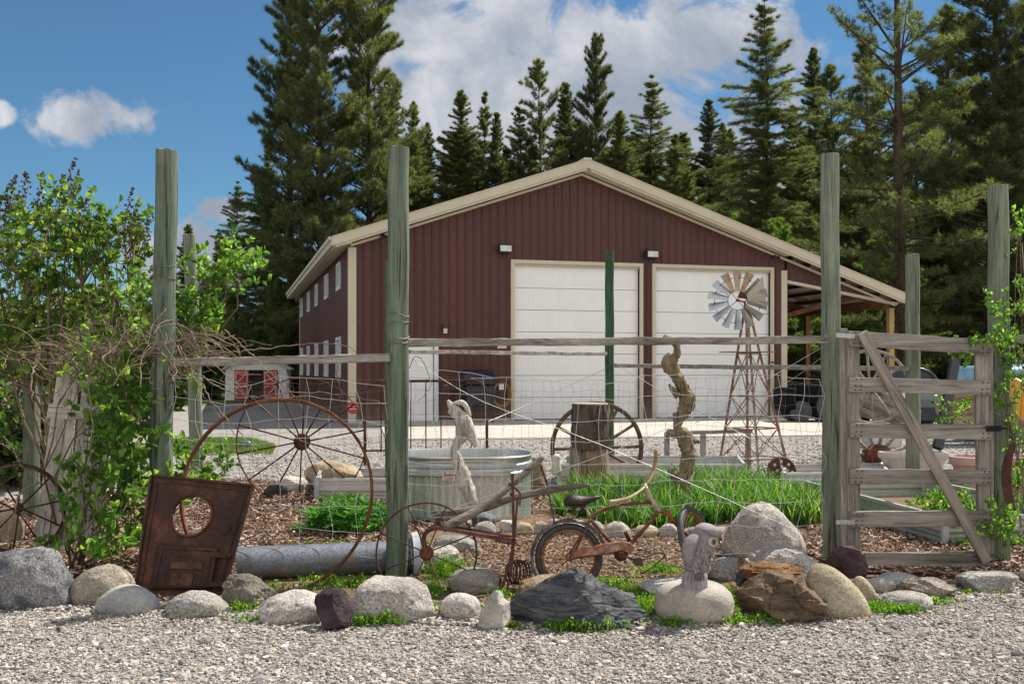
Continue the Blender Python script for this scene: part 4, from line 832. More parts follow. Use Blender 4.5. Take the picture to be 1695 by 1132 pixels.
RK = [
 (-40, 903, 127, 1010, gran_d, 'big dark speckled boulder with a black patch at the far left', 1, .1, dict(pexp=2.4, tp=.35, ap=.05, rough=.07)),
 (112, 933, 223, 1004, gran_t, 'tan speckled oval boulder below the leafy vine', 2, 0, dict(tp=.25, ap=.28, rough=.04)),
 (159, 968, 263, 1018, smooth_g, 'pale smooth rounded stone in front of the tan oval boulder', 3, 0, dict(tp=.4, rough=.03)),
 (272, 976, 378, 1024, gran, 'grey speckled dome-shaped rock under the rusty stove plate', 4, 0, dict(tp=.5)),
 (370, 949, 460, 1010, mat_rock('rough_grey', (.27, .25, .20), (.14, .13, .11), (.42, .39, .33), .5, 5, 50, 1.0), 'rough angular grey rock at the right foot of the stove plate', 5, .75, dict(rough=.07, strata=.05)),
 (418, 974, 550, 1034, gran_p, 'low tan speckled rock left of the dark purple block', 6, .1, dict(tp=.5, ap=.2)),
 (519, 965, 585, 1030, purple, 'dark purple angular block before the pale speckled boulder', 7, .85, dict(pexp=4, Y=5.42, fn=7)),
 (576, 954, 722, 1032, gran_p, 'largest pale speckled boulder below the thick green fence post', 8, .1, dict(pexp=2.7, tp=.2, rough=.06)),
 (728, 981, 796, 1027, gran_p, 'small smooth pinkish stone right of the pale speckled boulder', 9, 0, dict(rough=.03)),
 (790, 977, 847, 1042, whiter, 'white jagged upright stone left of the large dark slate rock', 10, .9, dict(rough=.07, tp=.4, ap=.5)),
 (832, 940, 1072, 1046, slate, 'large dark slate rock with cracks, widest rock in the row', 11, .9, dict(rough=.05, sub=6, fn=20, depth=.8, tp=.66, ap=.05, strata=.09, sdir=(-.6, .1, 1))),
 (853, 950, 965, 1000, mat_rock('ochre', (.38, .27, .17), (.20, .13, .08), (.52, .42, .30), .3, 5, 50, .9), 'rough orange-tan stone poking out behind the dark slate rock', 12, .5, dict()),
 (1083, 961, 1214, 1036, mat_rock('fine_tan_granite', (.44, .40, .34), (.32, .29, .24), (.55, .50, .43), .35, 3, 120, .3), 'smooth oval boulder that carries the owl statue', 13, 0, dict(pexp=2.7, rough=.012, sink=.15, depth=1.1)),
 (1212, 943, 1368, 1032, brown_l, 'brown layered angular block right of the owl boulder', 14, .95, dict(pexp=4, rough=.035, sub=6, tp=.1, fn=10, strata=.10, sdir=(.1, 0, 1))),
 (1228, 903, 1350, 962, gran_p, 'pale rough granite slab behind the rust-brown stone', 16, .75, dict(Y=6.5, rough=.06, z0=.02, strata=.05)),
 (1217, 912, 1266, 945, obsid, 'glossy black stone left of the pale granite slab', 17, .7, dict(Y=6.2, z0=.06)),
 (1332, 933, 1442, 1024, tan_s, 'long tilted oval cobble right of the brown layered block', 18, 0, dict(tp=.45, ap=-.75, rough=.015)),
 (1364, 911, 1437, 960, mat_rock('dark_red', (.13, .075, .075), (.05, .03, .03), (.25, .17, .16), .3, 5, 50, .8), 'dark purple-red angular rock at the foot of the gate hinge post', 19, .8, dict(Y=6.8, rough=.05, strata=.06)),
 (1409, 953, 1454, 1003, tan_s, 'small oval tan cobble beside the long tilted one', 20, 0, dict(tp=.4, ap=-.6, rough=.01)),
 (1432, 955, 1482, 982, whiter, 'small white stone under the left end of the gate', 21, .1, dict(rough=.03)),
 (1450, 978, 1545, 1012, gran, 'flat grey rock in front of the gate', 22, .2, dict()),
 (1495, 956, 1588, 995, mat_rock('pinkish', (.40, .33, .28), (.27, .21, .18), (.52, .46, .41), .5, 4, 60, .8), 'pinkish rough flat rock under the middle of the gate', 23, .8, dict(rough=.06, strata=.06)),
 (1582, 944, 1692, 982, gran, 'flat grey slab under the right end of the gate', 24, .6, dict(pexp=3.5)),
 (1448, 947, 1524, 970, smooth_g, 'thin grey flat stone just below the bottom gate board', 25, .2, dict()),
 (1684, 938, 1740, 966, gran, 'grey rock cut off by the right edge of the picture', 26, .2, dict()),
 (740, 938, 832, 984, mat_rock('greybrown', (.30, .27, .24), (.20, .18, .16), (.40, .37, .33), .35, 3, 70, .4), 'grey-brown round stone seen through the small spoked wheel', 27, .1, dict()),
 (1196, 829, 1336, 930, gran_p, 'tall upright speckled boulder behind the wire fence before the grass', 28, .15, dict(pexp=2.1, rough=.05, tp=.62, ap=-.16)),
 (1055, 958, 1200, 994, smooth_g, 'flat grey slab lying in the weeds behind the owl', 29, .3, dict()),
 (1172, 920, 1245, 955, gran, 'grey stone half hidden behind the owl', 30, .1, dict(Y=6.7)),
 (1208, 922, 1262, 962, orange, 'small rusty stone wedged left of the brown layered block', 31, .6, dict()),
 (700, 903, 768, 950, whiter, 'flat white stones patch behind the hub of the small wheel', 32, .6, dict(rough=.1)),
 (715, 885, 790, 915, gran, 'low grey stone before the metal stock tank', 33, .2, dict()),
 (503, 761, 604, 815, sandst, 'long golden sandstone block behind the metal planter bed', 34, .5, dict(pexp=3)),
 (453, 787, 516, 817, whiter, 'flat white stone left of the golden sandstone block', 35, .3, dict()),
 (436, 800, 478, 824, mat_rock('darkstone', (.06, .055, .05), (.03, .03, .03), (.12, .11, .10), .3), 'small dark stone on the bark near the spoked wheel foot', 36, .3, dict()),
 (555, 985, 600, 1000, gran_d, 'small dark stone between the purple block and the large boulder', 37, .3, dict(Y=5.75)),
 (0, 830, 40, 900, sandst, 'tan stone behind the rusty half ring at the left edge', 38, .2, dict())]
for x0, y0, x1, y1, m, lb, sd, fc, kw in RK: rock(x0, y0, x1, y1, m, lb, sd, fc, **kw)
rock(1224, 928, 1332, 962, orange, 'rust-brown cracked stone resting on the brown layered block', 15, .7, Y=5.95, z0=.125, rough=.06, sink=.05, strata=.1)
EG = 'stones edging the grass clump'
for i, (x0, y0, x1, y1, m, lb) in enumerate((
 (742, 852, 782, 880, gran_t, 'round tan stone at the foot of the tank, leftmost of the edging stones'), (780, 848, 822, 872, gran_d, 'dark round stone against the foot of the stock tank'), (783, 862, 822, 886, gran, 'grey stone just before the dark round one by the tank'),
 (826, 860, 854, 882, smooth_g, 'small pale stone between the tank and the tan edging block'), (852, 864, 884, 888, sandst, 'tan blocky edging stone right of the tank'), (882, 862, 908, 886, gran_t, 'tan stone left of the bicycle fender'), (905, 858, 935, 888, gran_p, 'pale edging stone above the bicycle fender'),
 (930, 858, 972, 888, whiter, 'white edging stone just behind the bicycle seat tube'), (970, 862, 1000, 884, gran, 'grey stone between two white edging stones'), (1000, 862, 1044, 892, whiter, 'white round edging stone in the middle of the bicycle frame'), (1050, 868, 1092, 892, sandst, 'tan wedge-shaped stone behind the bicycle down tube'),
 (1090, 866, 1122, 892, gran_p, 'pale stone left of the bicycle front tyre'), (1128, 872, 1160, 892, gran, 'grey stone right of the bicycle front tyre'), (1180, 890, 1206, 912, gran_p, 'small pale stone left of the tall upright boulder'), (780, 905, 800, 920, gran, 'tiny grey stone on the bare soil by the cultivator'))):
    rock(x0, y0, x1, y1, m, lb, 80 + i, .45, group=EG, sub=3, rough=.08)
# gravel and crumbs washed up against and between the boulders
r = np.random.default_rng(61); n = 9000; px = r.random(n) * 1800 - 60; base = np.interp(px, [-60, 250, 640, 1000, 1230, 1450, 1750], [1004, 1014, 1028, 1040, 1034, 1006, 978]); py = base - np.abs(r.normal(0, 15, n)) + 4
X = (px - CX) / F * CAMZ * F / (py - HY); Y = CAMZ * F / (py - HY); s_ = .004 + .013 * r.random(n) ** 2
npobj('gravel_at_rocks', [stone_arrays(np.stack([X, Y, .004 + s_ * .3 + .012 * r.random(n) * (r.random(n) < .4)], 1), s_, r)], st_m, label='small gravel washed up between the bases of the boulders', cat='gravel', kind='stuff', origin=(0, 0, 0))
r = np.random.default_rng(62); n = 700; px = r.random(n) * 1700; base = np.interp(px, [-60, 250, 640, 1000, 1230, 1450, 1750], [1004, 1014, 1028, 1040, 1034, 1006, 978]); py = base + r.normal(0, 30, n); py = np.clip(py, 940, 1125); Y = CAMZ * F / (py - HY); X = (px - CX) / F * Y
npobj('leaf_litter', [leaf_arrays(np.stack([X, Y, .012 + .01 * r.random(n)], 1), np.stack([r.normal(0, 1, n), r.normal(0, 1, n), r.normal(0, .12, n)], 1), .012 + .016 * r.random(n), .34, r, .3)], mat_attr('dead_leaves', [(0, (.12, .07, .035)), (.6, (.26, .17, .09)), (1, (.40, .30, .18))], .8, 0), label='scattered dead leaves along the rock border', cat='leaf litter', kind='stuff', origin=(0, 0, 0))
# ================================================================== PLANTS ON THE GROUND
iris_l = mat_leaf('iris_blades', [(0, (.025, .085, .015)), (.5, (.07, .18, .03)), (.78, (.14, .27, .055)), (.94, (.28, .38, .12)), (1, (.48, .42, .22))], .45)
def ellp(cx, cy, rx, ry, n, rng, soft=False):
    a = rng.random(n) * 6.283; r = np.abs(rng.normal(0, .55, n)) if soft else np.sqrt(rng.random(n)); return np.stack([cx + rx * r * np.cos(a), cy + ry * r * np.sin(a), np.zeros(n)], 1)
r = np.random.default_rng(41); g1 = gat(1140, 860); parts_ = []
for (px, py, rx, ry, n, h) in ((1010, 838, .42, .55, 1500, .33), (1130, 850, .65, .75, 3000, .31), (1255, 850, .55, .75, 2600, .34), (1190, 825, .6, .6, 1700, .36), (1310, 858, .28, .6, 1100, .32), (960, 850, .25, .35, 700, .26), (1070, 868, .5, .35, 1200, .26)):
    c = gat(px, py); nc = int(n * .8) // 9; Q = ellp(c[0], c[1], rx, ry, nc, r); hc_ = .65 + .6 * r.random(nc); P = np.repeat(Q, 9, 0); n = len(P); az = r.random(n) * 6.283; D = np.stack([np.cos(az), np.sin(az), 0 * az], 1); P = P + D * (.03 * r.random((n, 1))); parts_.append(grass_arrays(P, h * np.repeat(hc_, 9) * (.65 + .45 * r.random(n)), .0105, r, .62, 4, D))
npobj('iris_clump', parts_, iris_l, label='dense bright green clump of long blades around the driftwood snag', cat='grass', kind='stuff')
r = np.random.default_rng(42); P = ellp(-1.42, 8.75, .34, .40, 330, r)
lup_l = mat_leaf('lupine_leaves', [(0, (.03, .10, .02)), (.5, (.07, .20, .035)), (.85, (.13, .30, .06)), (1, (.24, .40, .12))], .5)
arr = []
for c in P:                      # palmate leaves on stalks
    h = .05 + .22 * r.random() * (1 - .5 * (abs(c[0] + 1.42) / .34) ** 2); tp = c + np.array([r.normal(0, .05), r.normal(0, .05), h]); k = 9; a = np.arange(k) * 6.283 / k + r.random(); tl = r.normal(0, .3, 2)
    A = np.stack([np.cos(a), np.sin(a), .35 + tl[0] * np.cos(a) + tl[1] * np.sin(a)], 1); arr.append(leaf_arrays(np.tile(tp, (k, 1)), A * 3, .05 + .04 * r.random(k), .13, r, .12)); arr.append(tri_blades(np.array([c]), np.array([tp - c]), np.array([h]), np.array([.003]), r))
npobj('lupine_plant', arr, lup_l, label='bushy bright green lupine growing before the metal planter bed', cat='plant')
r = np.random.default_rng(43); weed_l = mat_leaf('weed_leaves', [(0, (.06, .14, .02)), (.5, (.13, .26, .03)), (.85, (.24, .38, .05)), (1, (.40, .48, .10))], .5); arr = []
for (px, py, rx, ry, n, h) in ((700, 1012, .10, .07, 260, .05), (622, 1035, .17, .03, 260, .05), (740, 955, .14, .18, 700, .10), (715, 985, .10, .12, 380, .07), (770, 1010, .10, .08, 260, .04), (955, 1045, .19, .04, 420, .055), (1075, 1010, .10, .16, 750, .05), (1055, 985, .16, .14, 420, .04),
    (1225, 1000, .10, .2, 800, .06), (1200, 1034, .22, .04, 420, .04), (1110, 1038, .12, .03, 160, .04), (1390, 1015, .15, .05, 420, .05), (1440, 1010, .12, .05, 300, .045), (1490, 1015, .14, .04, 300, .035), (430, 978, .35, .08, 240, .05), (600, 972, .3, .10, 420, .06), (545, 965, .2, .08, 150, .05), (400, 1012, .09, .05, 200, .05), (440, 1030, .2, .02, 120, .03),
    (1000, 970, .25, .10, 420, .04), (1090, 950, .18, .12, 300, .06), (880, 975, .08, .08, 140, .04), (970, 880, .05, .05, 40, .10), (700, 902, .1, .1, 100, .04), (1540, 1000, .16, .06, 140, .03), (1600, 985, .2, .05, 60, .03), (1250, 1032, .12, .03, 140, .04), (845, 1040, .06, .02, 60, .03), (340, 1020, .14, .02, 60, .03), (560, 905, .45, .08, 240, .04), (240, 975, .1, .05, 40, .04), (830, 990, .08, .12, 130, .05)):
    n = int(n * 1.8); c = gat(px, py); P = ellp(c[0], c[1], rx * 1.15, ry * 1.2, n, r, True); hh = .35 + 1.1 * np.array([abs(noise.noise(Vector((a_ * 14, b_ * 14, 3)))) * 1.6 for a_, b_ in P[:, :2]]); P[:, 2] = h * r.random(n) ** .8 * hh + .008; A = r.normal(0, .5, (n, 3)) + np.array([0, 0, .6]); arr.append(leaf_arrays(P, A, .010 + .015 * r.random(n), .34, r, .2)); arr.append(grass_arrays(P[: n // 4] * [1, 1, 0], np.full(n // 4, h * 1.5), .0016, r, .5, 2))
npobj('ground_weeds', arr, weed_l, label='low yellow-green weeds sprouting between and before the boulders', cat='weeds', kind='stuff')
r = np.random.default_rng(44); q = scatter_poly(polypx([(255, 755), (450, 752), (458, 738), (418, 726), (260, 724)]), 9000, r); P = np.concatenate([q, np.zeros((len(q), 1))], 1)
npobj('lawn_grass', [grass_arrays(P, .03 + .05 * r.random(len(P)), .006, r, .4, 2)], mat_leaf('lawn_blades', [(0, (.05, .10, .02)), (.6, (.12, .19, .04)), (1, (.25, .28, .09))], .4), label='patch of short lawn on the left beyond the spoked wheels', cat='grass', kind='stuff')
r = np.random.default_rng(45); n = 9000; x = 12 + r.random(n) * 34; y = 36 + 22 * r.random(n); P = np.stack([x, y, np.array([min(hill(a, b_), 16) for a, b_ in zip(x, y)])], 1)
npobj('meadow_grass', [grass_arrays(P, .25 + .4 * r.random(n), .03, r, .4, 2)], mat_leaf('dry_blades', [(0, (.10, .10, .03)), (.6, (.22, .19, .09)), (1, (.36, .30, .16))], .3), label='dry golden grass under the trees beyond the lean-to', cat='grass', kind='stuff')
# ================================================================== FENCE POSTS AND RAILS
def post(px, topy, Y, w, mat, label, lean=0, name='fence_post', group=None, seed=1, notch=False, zb=0.0):
    top = at(px + lean, topy, Y); bot = at(px, HY + CAMZ * F / Y, Y); bot.z = zb - .05; r = w / 2 * Y / F; n = 12; mb = MB()
    hh_ = top.z - bot.z; mb.tube([bot.lerp(top, k / n) + Vector((.004 * math.sin(k * 1.7 + seed), 0, 0)) for k in range(n + 1)], [r * (1.03 - .06 * k / n) for k in range(n)] + [r * .955], 28, .004, seed, 3)
    for v in mb.v[-28:]: v.z += .004 * math.sin(v.x * 90)
    o = mb.build(name, mat, smooth=True, auto=50, origin=(bot.x, bot.y, 0)); tagp(o, label, 'post', group); rq = random.Random(seed)
    for i in range(3 if w > 30 else 0):                       # long drying checks, cut as dark slivers standing just proud
        a = R_(rq.uniform(215, 325)); z0 = rq.uniform(.3, 1) * hh_ * .8; L = rq.uniform(.25, .6); c_ = bot.lerp(top, z0 / hh_); c1 = bot.lerp(top, min(.99, (z0 + L) / hh_)); ck = MB(); rd = Vector((math.cos(a), math.sin(a), 0)) * (r * .995)
        ck.tube([c_ + rd, c_.lerp(c1, .5) + rd + Vector((.004, 0, 0)), c1 + rd], [.0008, .0035, .0006], 5); ck.build('check', mat_plain('crack_dark', (.025, .022, .018), .95), o)
    return o
pg = 'tall round posts of the garden fence'
P1 = post(262, 250, 6.95, 37, wood_post(), 'tall grey-green round post on the left, wrapped in vines, behind the stove plate', 15, group=pg, seed=3)
P2 = post(657, 245, 6.82, 36, wood_post(), 'tall thick green round post left of the middle, in front of the barn', 3, group=pg, seed=5)
P3 = post(1378, 256, 7.36, 31, wood_post_pale(), 'tall pale green round post carrying the left side of the gate', -5, group=pg, seed=7)
P4 = post(1655, 308, 7.36, 33, wood_post_pale(), 'tall pale green round post at the latch side of the gate', -3, group=pg, seed=9)
P5 = post(328, 389, 11.8, 22, wood_post_pale(), 'thinner leaning post right of the left tall post, farther back', -14, group=pg, seed=11)
P6 = post(1009, 416, 14.6, 15, wood_post_dark(), 'slim dark green painted post before the left garage door', 0, group=pg, seed=13)
P7 = post(1512, 421, 11.6, 23, wood_post_pale(), 'shorter pale green post seen behind the gate', -2, group=pg, seed=15)
P8 = post(648, 432, 11.2, 22, wood_post(), 'weathered post mostly hidden behind the thick green post', 0, group=pg, seed=17)
P9 = post(52, 405, 9.6, 26, wood_post(), 'old post half buried in the lilac bush at the far left', 0, group=pg, seed=19)
rr = random.Random(3)
def rail(pts, w, t, label, mat=None, name='fence_rail', group='weathered fence rails', seg=14):
    mb = MB(); pts = [Vector(p) for p in pts]
    mb.bar(pts[0], pts[-1], w, t, seg=seg * 2, rough=.0035, rng=rr); m = len(mb.v) // 4
    if len(pts) > 2:
        sag = pts[1] - pts[0].lerp(pts[-1], .5)
        for i in range(m):
            k = i / (m - 1)
            for j in range(4): mb.v[i * 4 + j] += sag * math.sin(math.pi * k)
    for i in range(m):
        k = noise.noise(Vector((i * .35, w * 50, pts[0].x)))
        for j in range(4): mb.v[i * 4 + j].z += k * .006
    return mb.build(name, mat or wood_grey(0), bevel=.003, label=label, cat='rail', group=group)
rail([at(676, 568, 6.72), at(1368, 562, 7.24)], .052, .05, 'long grey rail from the thick green post to the gate post, topmost in the middle')
rail([at(283, 600, 6.86), at(645, 592, 6.72)], .055, .045, 'grey weathered rail between the vine-wrapped post and the thick green post')
rail([at(676, 582, 11.1), at(1003, 586, 14.5)], .045, .05, 'dark thin rail just under the topmost one, ending at the slim green post')
rail([at(1016, 605, 14.5), at(1504, 610, 11.5)], .055, .05, 'thin grey rail passing behind the snag and the windmill')
rail([at(1672, 560, 7.3), at(1760, 566, 7.3)], .06, .05, 'short grey rail running out of the picture at the right post')
rail([at(1518, 574, 11.6), at(1585, 577, 9.2)], .04, .04, 'short grey rail running right from the post behind the gate')
# ================================================================== GATE
G = thing('wooden_gate', 'weathered grey six-board wooden gate with a long diagonal brace', 'gate', (2.87, 7.2, 0))
wz = wood_grey(2); wx = wood_grey(0); GY = 7.06
def gp(px, py, dy=0): return at(px, py, GY) + Vector((0, dy, 0))
def gboard(a, b_, w, dy, mat, name): 
    mb = MB(); mb.bar(a + Vector((0, dy, 0)), b_ + Vector((0, dy, 0)), w, .032, seg=10, rough=.0022, rng=rr); return mb.build(name, mat, G, bevel=.002)
gboard(gp(1401, 543), gp(1403, 938), .052, .06, wz, 'gate_stile'); gboard(gp(1414, 548), gp(1416, 930), .088, .036, wz, 'gate_upright'); gboard(gp(1627, 568), gp(1632, 932), .088, .036, wz, 'gate_upright'); gboard(gp(1644, 552), gp(1646, 935), .042, .06, wz, 'gate_stile')
for (ya, yb, xa, xb, w) in ((560, 575, 1404, 1640, .105), (636, 642, 1405, 1638, .100), (712, 715, 1406, 1640, .102), (788, 789, 1406, 1641, .100), (859, 857, 1407, 1643, .108), (926, 926, 1409, 1645, .102)):
    bd = gboard(gp(xa, ya), gp(xb, yb), w, 0, wx, 'gate_board')
    for x in (xa + 8, xa + 17, xb - 16, xb - 7):
      for k in (-9, 2, 9):
        nm = MB(); nm.lathe(gp(x + k % 4, ya + (yb - ya) * (x > 1500) + k) + Vector((0, -.015, 0)), [(.005, 0), (.005, .004)], 8, (0, -1, 0))
        nm.build('nail', mat_plain('nail', (.03, .022, .02), .6, .5), bd)
gboard(gp(1424, 551), gp(1630, 928), .072, -.0345, mat_wood('brace_wood', [(.25, (.15, .12, .095)), (.5, (.28, .235, .195)), (.75, (.42, .37, .32))], 2, 14, .5, .06, ry=math.atan2(206, 377)), 'gate_brace')
iron = mat_plain('black_iron', (.018, .018, .02), .45, .6); 
for y in (556, 862):
    mb = MB(); a = gp(1374, y); mb.bar(gp(1378, y - 1) + Vector((0, -.075, 0)), gp(1412, y + 1) + Vector((0, -.03, 0)), .03, .005); mb.lathe(gp(1402, y + .5) + Vector((0, -.04, -.02)), [(.007, 0), (.007, .04)], 8); mb.build('strap_hinge', mat_galv(), G)
mb = MB(); mb.box(tuple(gp(1630, 713.5) + Vector((0, -.03, 0))), tuple(gp(1655, 704) + Vector((0, -.018, 0)))); mb.tube([gp(1635, 709, -.035), gp(1664, 708, -.035)], .008, 8); mb.build('gate_latch', iron, G, bevel=.002)
# ================================================================== WIRE
wire_m = mat_plain('galvanised_wire', (.62, .62, .61), .4, .5); wire_rm = mat_plain('dull_wire', (.20, .18, .17), .6, .5)
def wirenet(name, A, B, z0, z1, nz, dx, label, rad, mat, seed, mess=.017, ztop=None):
    r = random.Random(seed); mb = MB(); A, B = Vector(A), Vector(B); L = (B - A).length; n = int(L / dx); grid = {}
    for j in range(nz):
        z = z0 + (z1 - z0) * (j / (nz - 1)) ** .92
        for i in range(n + 1):
            k = i / n; p = A.lerp(B, k); sag = .035 * math.sin(k * 9 + seed) * (j / nz) + (.03 * noise.noise(Vector((k * 7, j * .3, seed))) if j == nz - 1 else 0)
            grid[j, i] = Vector((p.x + r.gauss(0, mess), p.y + r.gauss(0, .008), z + sag + r.gauss(0, mess * .5)))
    for j in range(nz):
        pts = []
        for i in range(n + 1):
            pts.append(grid[j, i])
            if i < n: pts.append(grid[j, i].lerp(grid[j, i + 1], .5) + Vector((0, 0, r.uniform(-1, 1) * mess * .5 - .003)))
        mb.tube(pts, rad, 4, caps=False)
    for i in range(n + 1): mb.tube([grid[j, i] + Vector((r.gauss(0, mess * .5), 0, 0)) for j in range(nz)], rad * .85, 4, caps=False)
    return mb.build(name, mat, label=label, cat='wire fence')
b2, b3 = at(676, 900, 6.78), at(1362, 900, 7.28)
wirenet('wire_mesh', (b2.x, b2.y, 0), (b3.x, b3.y, 0), .10, 1.36, 9, .165, 'bent wire mesh between the thick green post and the gate post', .0021, wire_m, 1)
b1 = at(285, 900, 6.9); wirenet('wire_mesh', (b1.x, b1.y, 0), (b2.x - .15, b2.y, 0), .15, 1.33, 9, .165, 'bent wire mesh between the vine-wrapped post and the thick green post', .0020, wire_m, 2)
a, b_ = at(328, 600, 11.9), at(1009, 600, 14.7); wirenet('wire_mesh', (a.x, a.y, 0), (b_.x, b_.y, 0), .1, 1.27, 8, .16, 'farther wire mesh left of the slim green post', .0021, wire_rm, 3)
a, b_ = at(1009, 600, 14.7), at(1512, 600, 11.7); wirenet('wire_mesh', (a.x, a.y, 0), (b_.x, b_.y, 0), .1, 1.27, 8, .16, 'farther wire mesh between the slim green post and the post behind the gate', .0021, wire_rm, 4)
def strand(pts, rad, label, mat=wire_m, name='guy_wire', cat='wire'):
    mb = MB(); mb.tube(smoothp(pts, 4), rad, 5); return mb.build(name, mat, smooth=True, label=label, cat=cat)
strand([at(676, 590, 6.7), at(800, 665, 6.9), at(1000, 738, 7.3), at(1380, 905, 7.3)], .0019, 'twisted wire sloping down from the thick green post to the gate post foot')
strand([at(1366, 572, 7.25), at(1200, 665, 7.1), at(1000, 752, 6.9), at(690, 862, 6.7)], .0019, 'twisted guy wire rising from the ground up to the top of the gate post')
strand([at(1003, 610, 14.5), at(850, 680, 13.5), at(800, 700, 13)], .004, 'thin wire slanting down left from the slim green post')
strand([at(1368, 585, 7.3), at(1290, 640, 8.2), at(1150, 700, 9)], .0022, 'second thin wire from the gate post toward the snag')
strand([at(1016, 600, 14.5), at(1100, 650, 13.5), at(1250, 730, 12.5)], .004, 'thin wire slanting down right from the slim green post')
for (P_, px, Yp, w, ys, lb) in ((P2, 657, 6.82, 37, (520, 536, 560, 566), 'loop of loose wire tied round the thick green post'), (P1, 270, 6.95, 38, (440, 462, 528), 'loop of dry vine tied round the vine-wrapped post')):
    for y in ys:
        c = at(px, y, Yp); r_ = w / 2 * Yp / F * 1.09; mb = MB(); mb.tube([c + Vector((math.cos(a_) * r_, math.sin(a_) * r_, .015 * math.sin(a_ + y) + .006 * math.sin(3 * a_))) for a_ in np.linspace(0, 6.9, 30)], .0028, 5); mb.build('wire_loop', wire_rm if px > 600 else twig_m, label=lb, cat='wire', group='loops tied round the posts at px')['group'] = 'wire loops round the fence posts'
# ================================================================== WHEELS
rust = mat_rust(); rust_d = mat_rust('rust_dark', (.03, .016, .012), (.085, .038, .024), (.15, .07, .042)); rust_o = mat_rust('rust_orange', (.10, .035, .018), (.26, .10, .04), (.42, .24, .15), 10)
rust_p = mat_rust('rust_purple', (.06, .025, .022), (.125, .055, .045), (.20, .095, .08), 9); galv = mat_galv()
def wheel(name, label, cat, px, py, Y, r, rim_w, rim_t, rim_mat, hub_r, hub_w, nsp, sp_r, sp_mat=None, yaw=0, lean=0, a0=10, hub_mat=None, stagger=.03, flatsp=False, rz=None, group=None, wob=.0):
    c = at(px, py, Y); t = thing(name, label, cat, (c.x, c.y, max(0, c.z - r)), group); M = Matrix.Rotation(R_(yaw), 3, 'Z') @ Matrix.Rotation(R_(lean), 3, 'X'); X = M @ Vector((1, 0, 0)); Z = M @ Vector((0, 0, 1)); Yd = M @ Vector((0, 1, 0))
    mb = MB(); n = 56; rz = rz or r; vs = []
    for i in range(n):
        a = 2 * math.pi * i / n; q = 1 + wob * math.sin(2 * a + .7) + wob * .5 * math.sin(3 * a)
        for rr_, yy in ((0, -1), (-1, -1), (-1, 1), (0, 1)): vs.append(c + X * math.cos(a) * (r * q + rr_ * rim_t) + Z * math.sin(a) * (rz * q + rr_ * rim_t) + Yd * yy * rim_w / 2)
    mb.add(vs, [(i * 4 + k, i * 4 + (k + 1) % 4, ((i + 1) % n) * 4 + (k + 1) % 4, ((i + 1) % n) * 4 + k) for i in range(n) for k in range(4)]); mb.build('rim', rim_mat, t, bevel=min(rim_t, rim_w) * .2)
    if hub_r:
        mb = MB(); mb.lathe(c, [(hub_r * .55, -hub_w * .5), (hub_r * .6, -hub_w * .42), (hub_r, -hub_w * .36), (hub_r, -hub_w * .1), (hub_r * .8, 0), (hub_r, hub_w * .1), (hub_r, hub_w * .36), (hub_r * .6, hub_w * .42), (hub_r * .5, hub_w * .5)], 20, Yd); mb.build('hub', hub_mat or rim_mat, t, smooth=True, auto=40)
        for i in range(nsp):
            a = R_(a0) + 2 * math.pi * i / nsp; d = X * math.cos(a) + Z * math.sin(a); s_ = Yd * (stagger * (1 if i % 2 else -1)); mb = MB()
            if flatsp: mb.bar(c + d * hub_r * .7, c + d * (r - rim_t * .8), sp_r * 2, sp_r * 1.6, Yd)
            else: mb.tube([c + s_ + d * hub_r * .8, c + s_ * .5 + d * (r * .5) + X * .002, c + d * (r - rim_t)], sp_r, 6)
            mb.build('spoke', sp_mat or rim_mat, t, smooth=not flatsp)
    return t
wheel('iron_hoop', 'biggest rusty iron hoop standing upright between the stove plate and the thick green post', 'hoop', 459, 818, 6.62, .622, .040, .019, rust, 0, 0, 0, 0, lean=-13, yaw=4, rz=.648, wob=.008)
wheel('cart_wheel', 'large rusty spoked wheel with thin rods and a round hub, behind the big iron hoop', 'wheel', 500, 731, 11.2, .71, .07, .012, rust_d, .092, .16, 14, .009, yaw=10, stagger=.05)
wheel('wagon_wheel', 'brown wooden wagon wheel with thick spokes behind the log post', 'wheel', 988, 741, 13.0, .60, .06, .055, mat_wood('wheel_wood', [(.25, (.045, .025, .018)), (.5, (.10, .06, .045)), (.75, (.18, .12, .09))], 0, 14, .3, .3), .10, .22, 12, .020, mat_wood('spoke_wood', [(.25, (.07, .04, .03)), (.5, (.14, .09, .065)), (.75, (.24, .17, .13))], 0, 14, .3, .3), a0=2, stagger=0)
# left half ring and its thin wheel
wheel('iron_hoop', 'dark rusty flat-banded hoop leaning at the far left before the picket panel', 'hoop', 30, 842, 6.9, .30, .075, .010, rust_d, .03, .08, 10, .006, rust_d, yaw=14, lean=8, rz=.31)
# hub with wooden spokes behind gate
wheel('hub_with_spokes', 'rusty iron wheel hub with stubby grey wooden spokes behind the gate', 'wheel', 1452, 757, 12.8, .46, .05, .03, wood_grey(0), .17, .30, 12, .022, wood_grey(0), a0=20, hub_mat=rust, stagger=0)
wheel('cart_wheel', 'old grey wooden wheel beside the heap of planks, seen through the gate', 'wheel', 1440, 640, 15.5, .58, .05, .05, wood_grey(0), .09, .2, 12, .02, wood_grey(0), a0=5, stagger=0, yaw=-25)
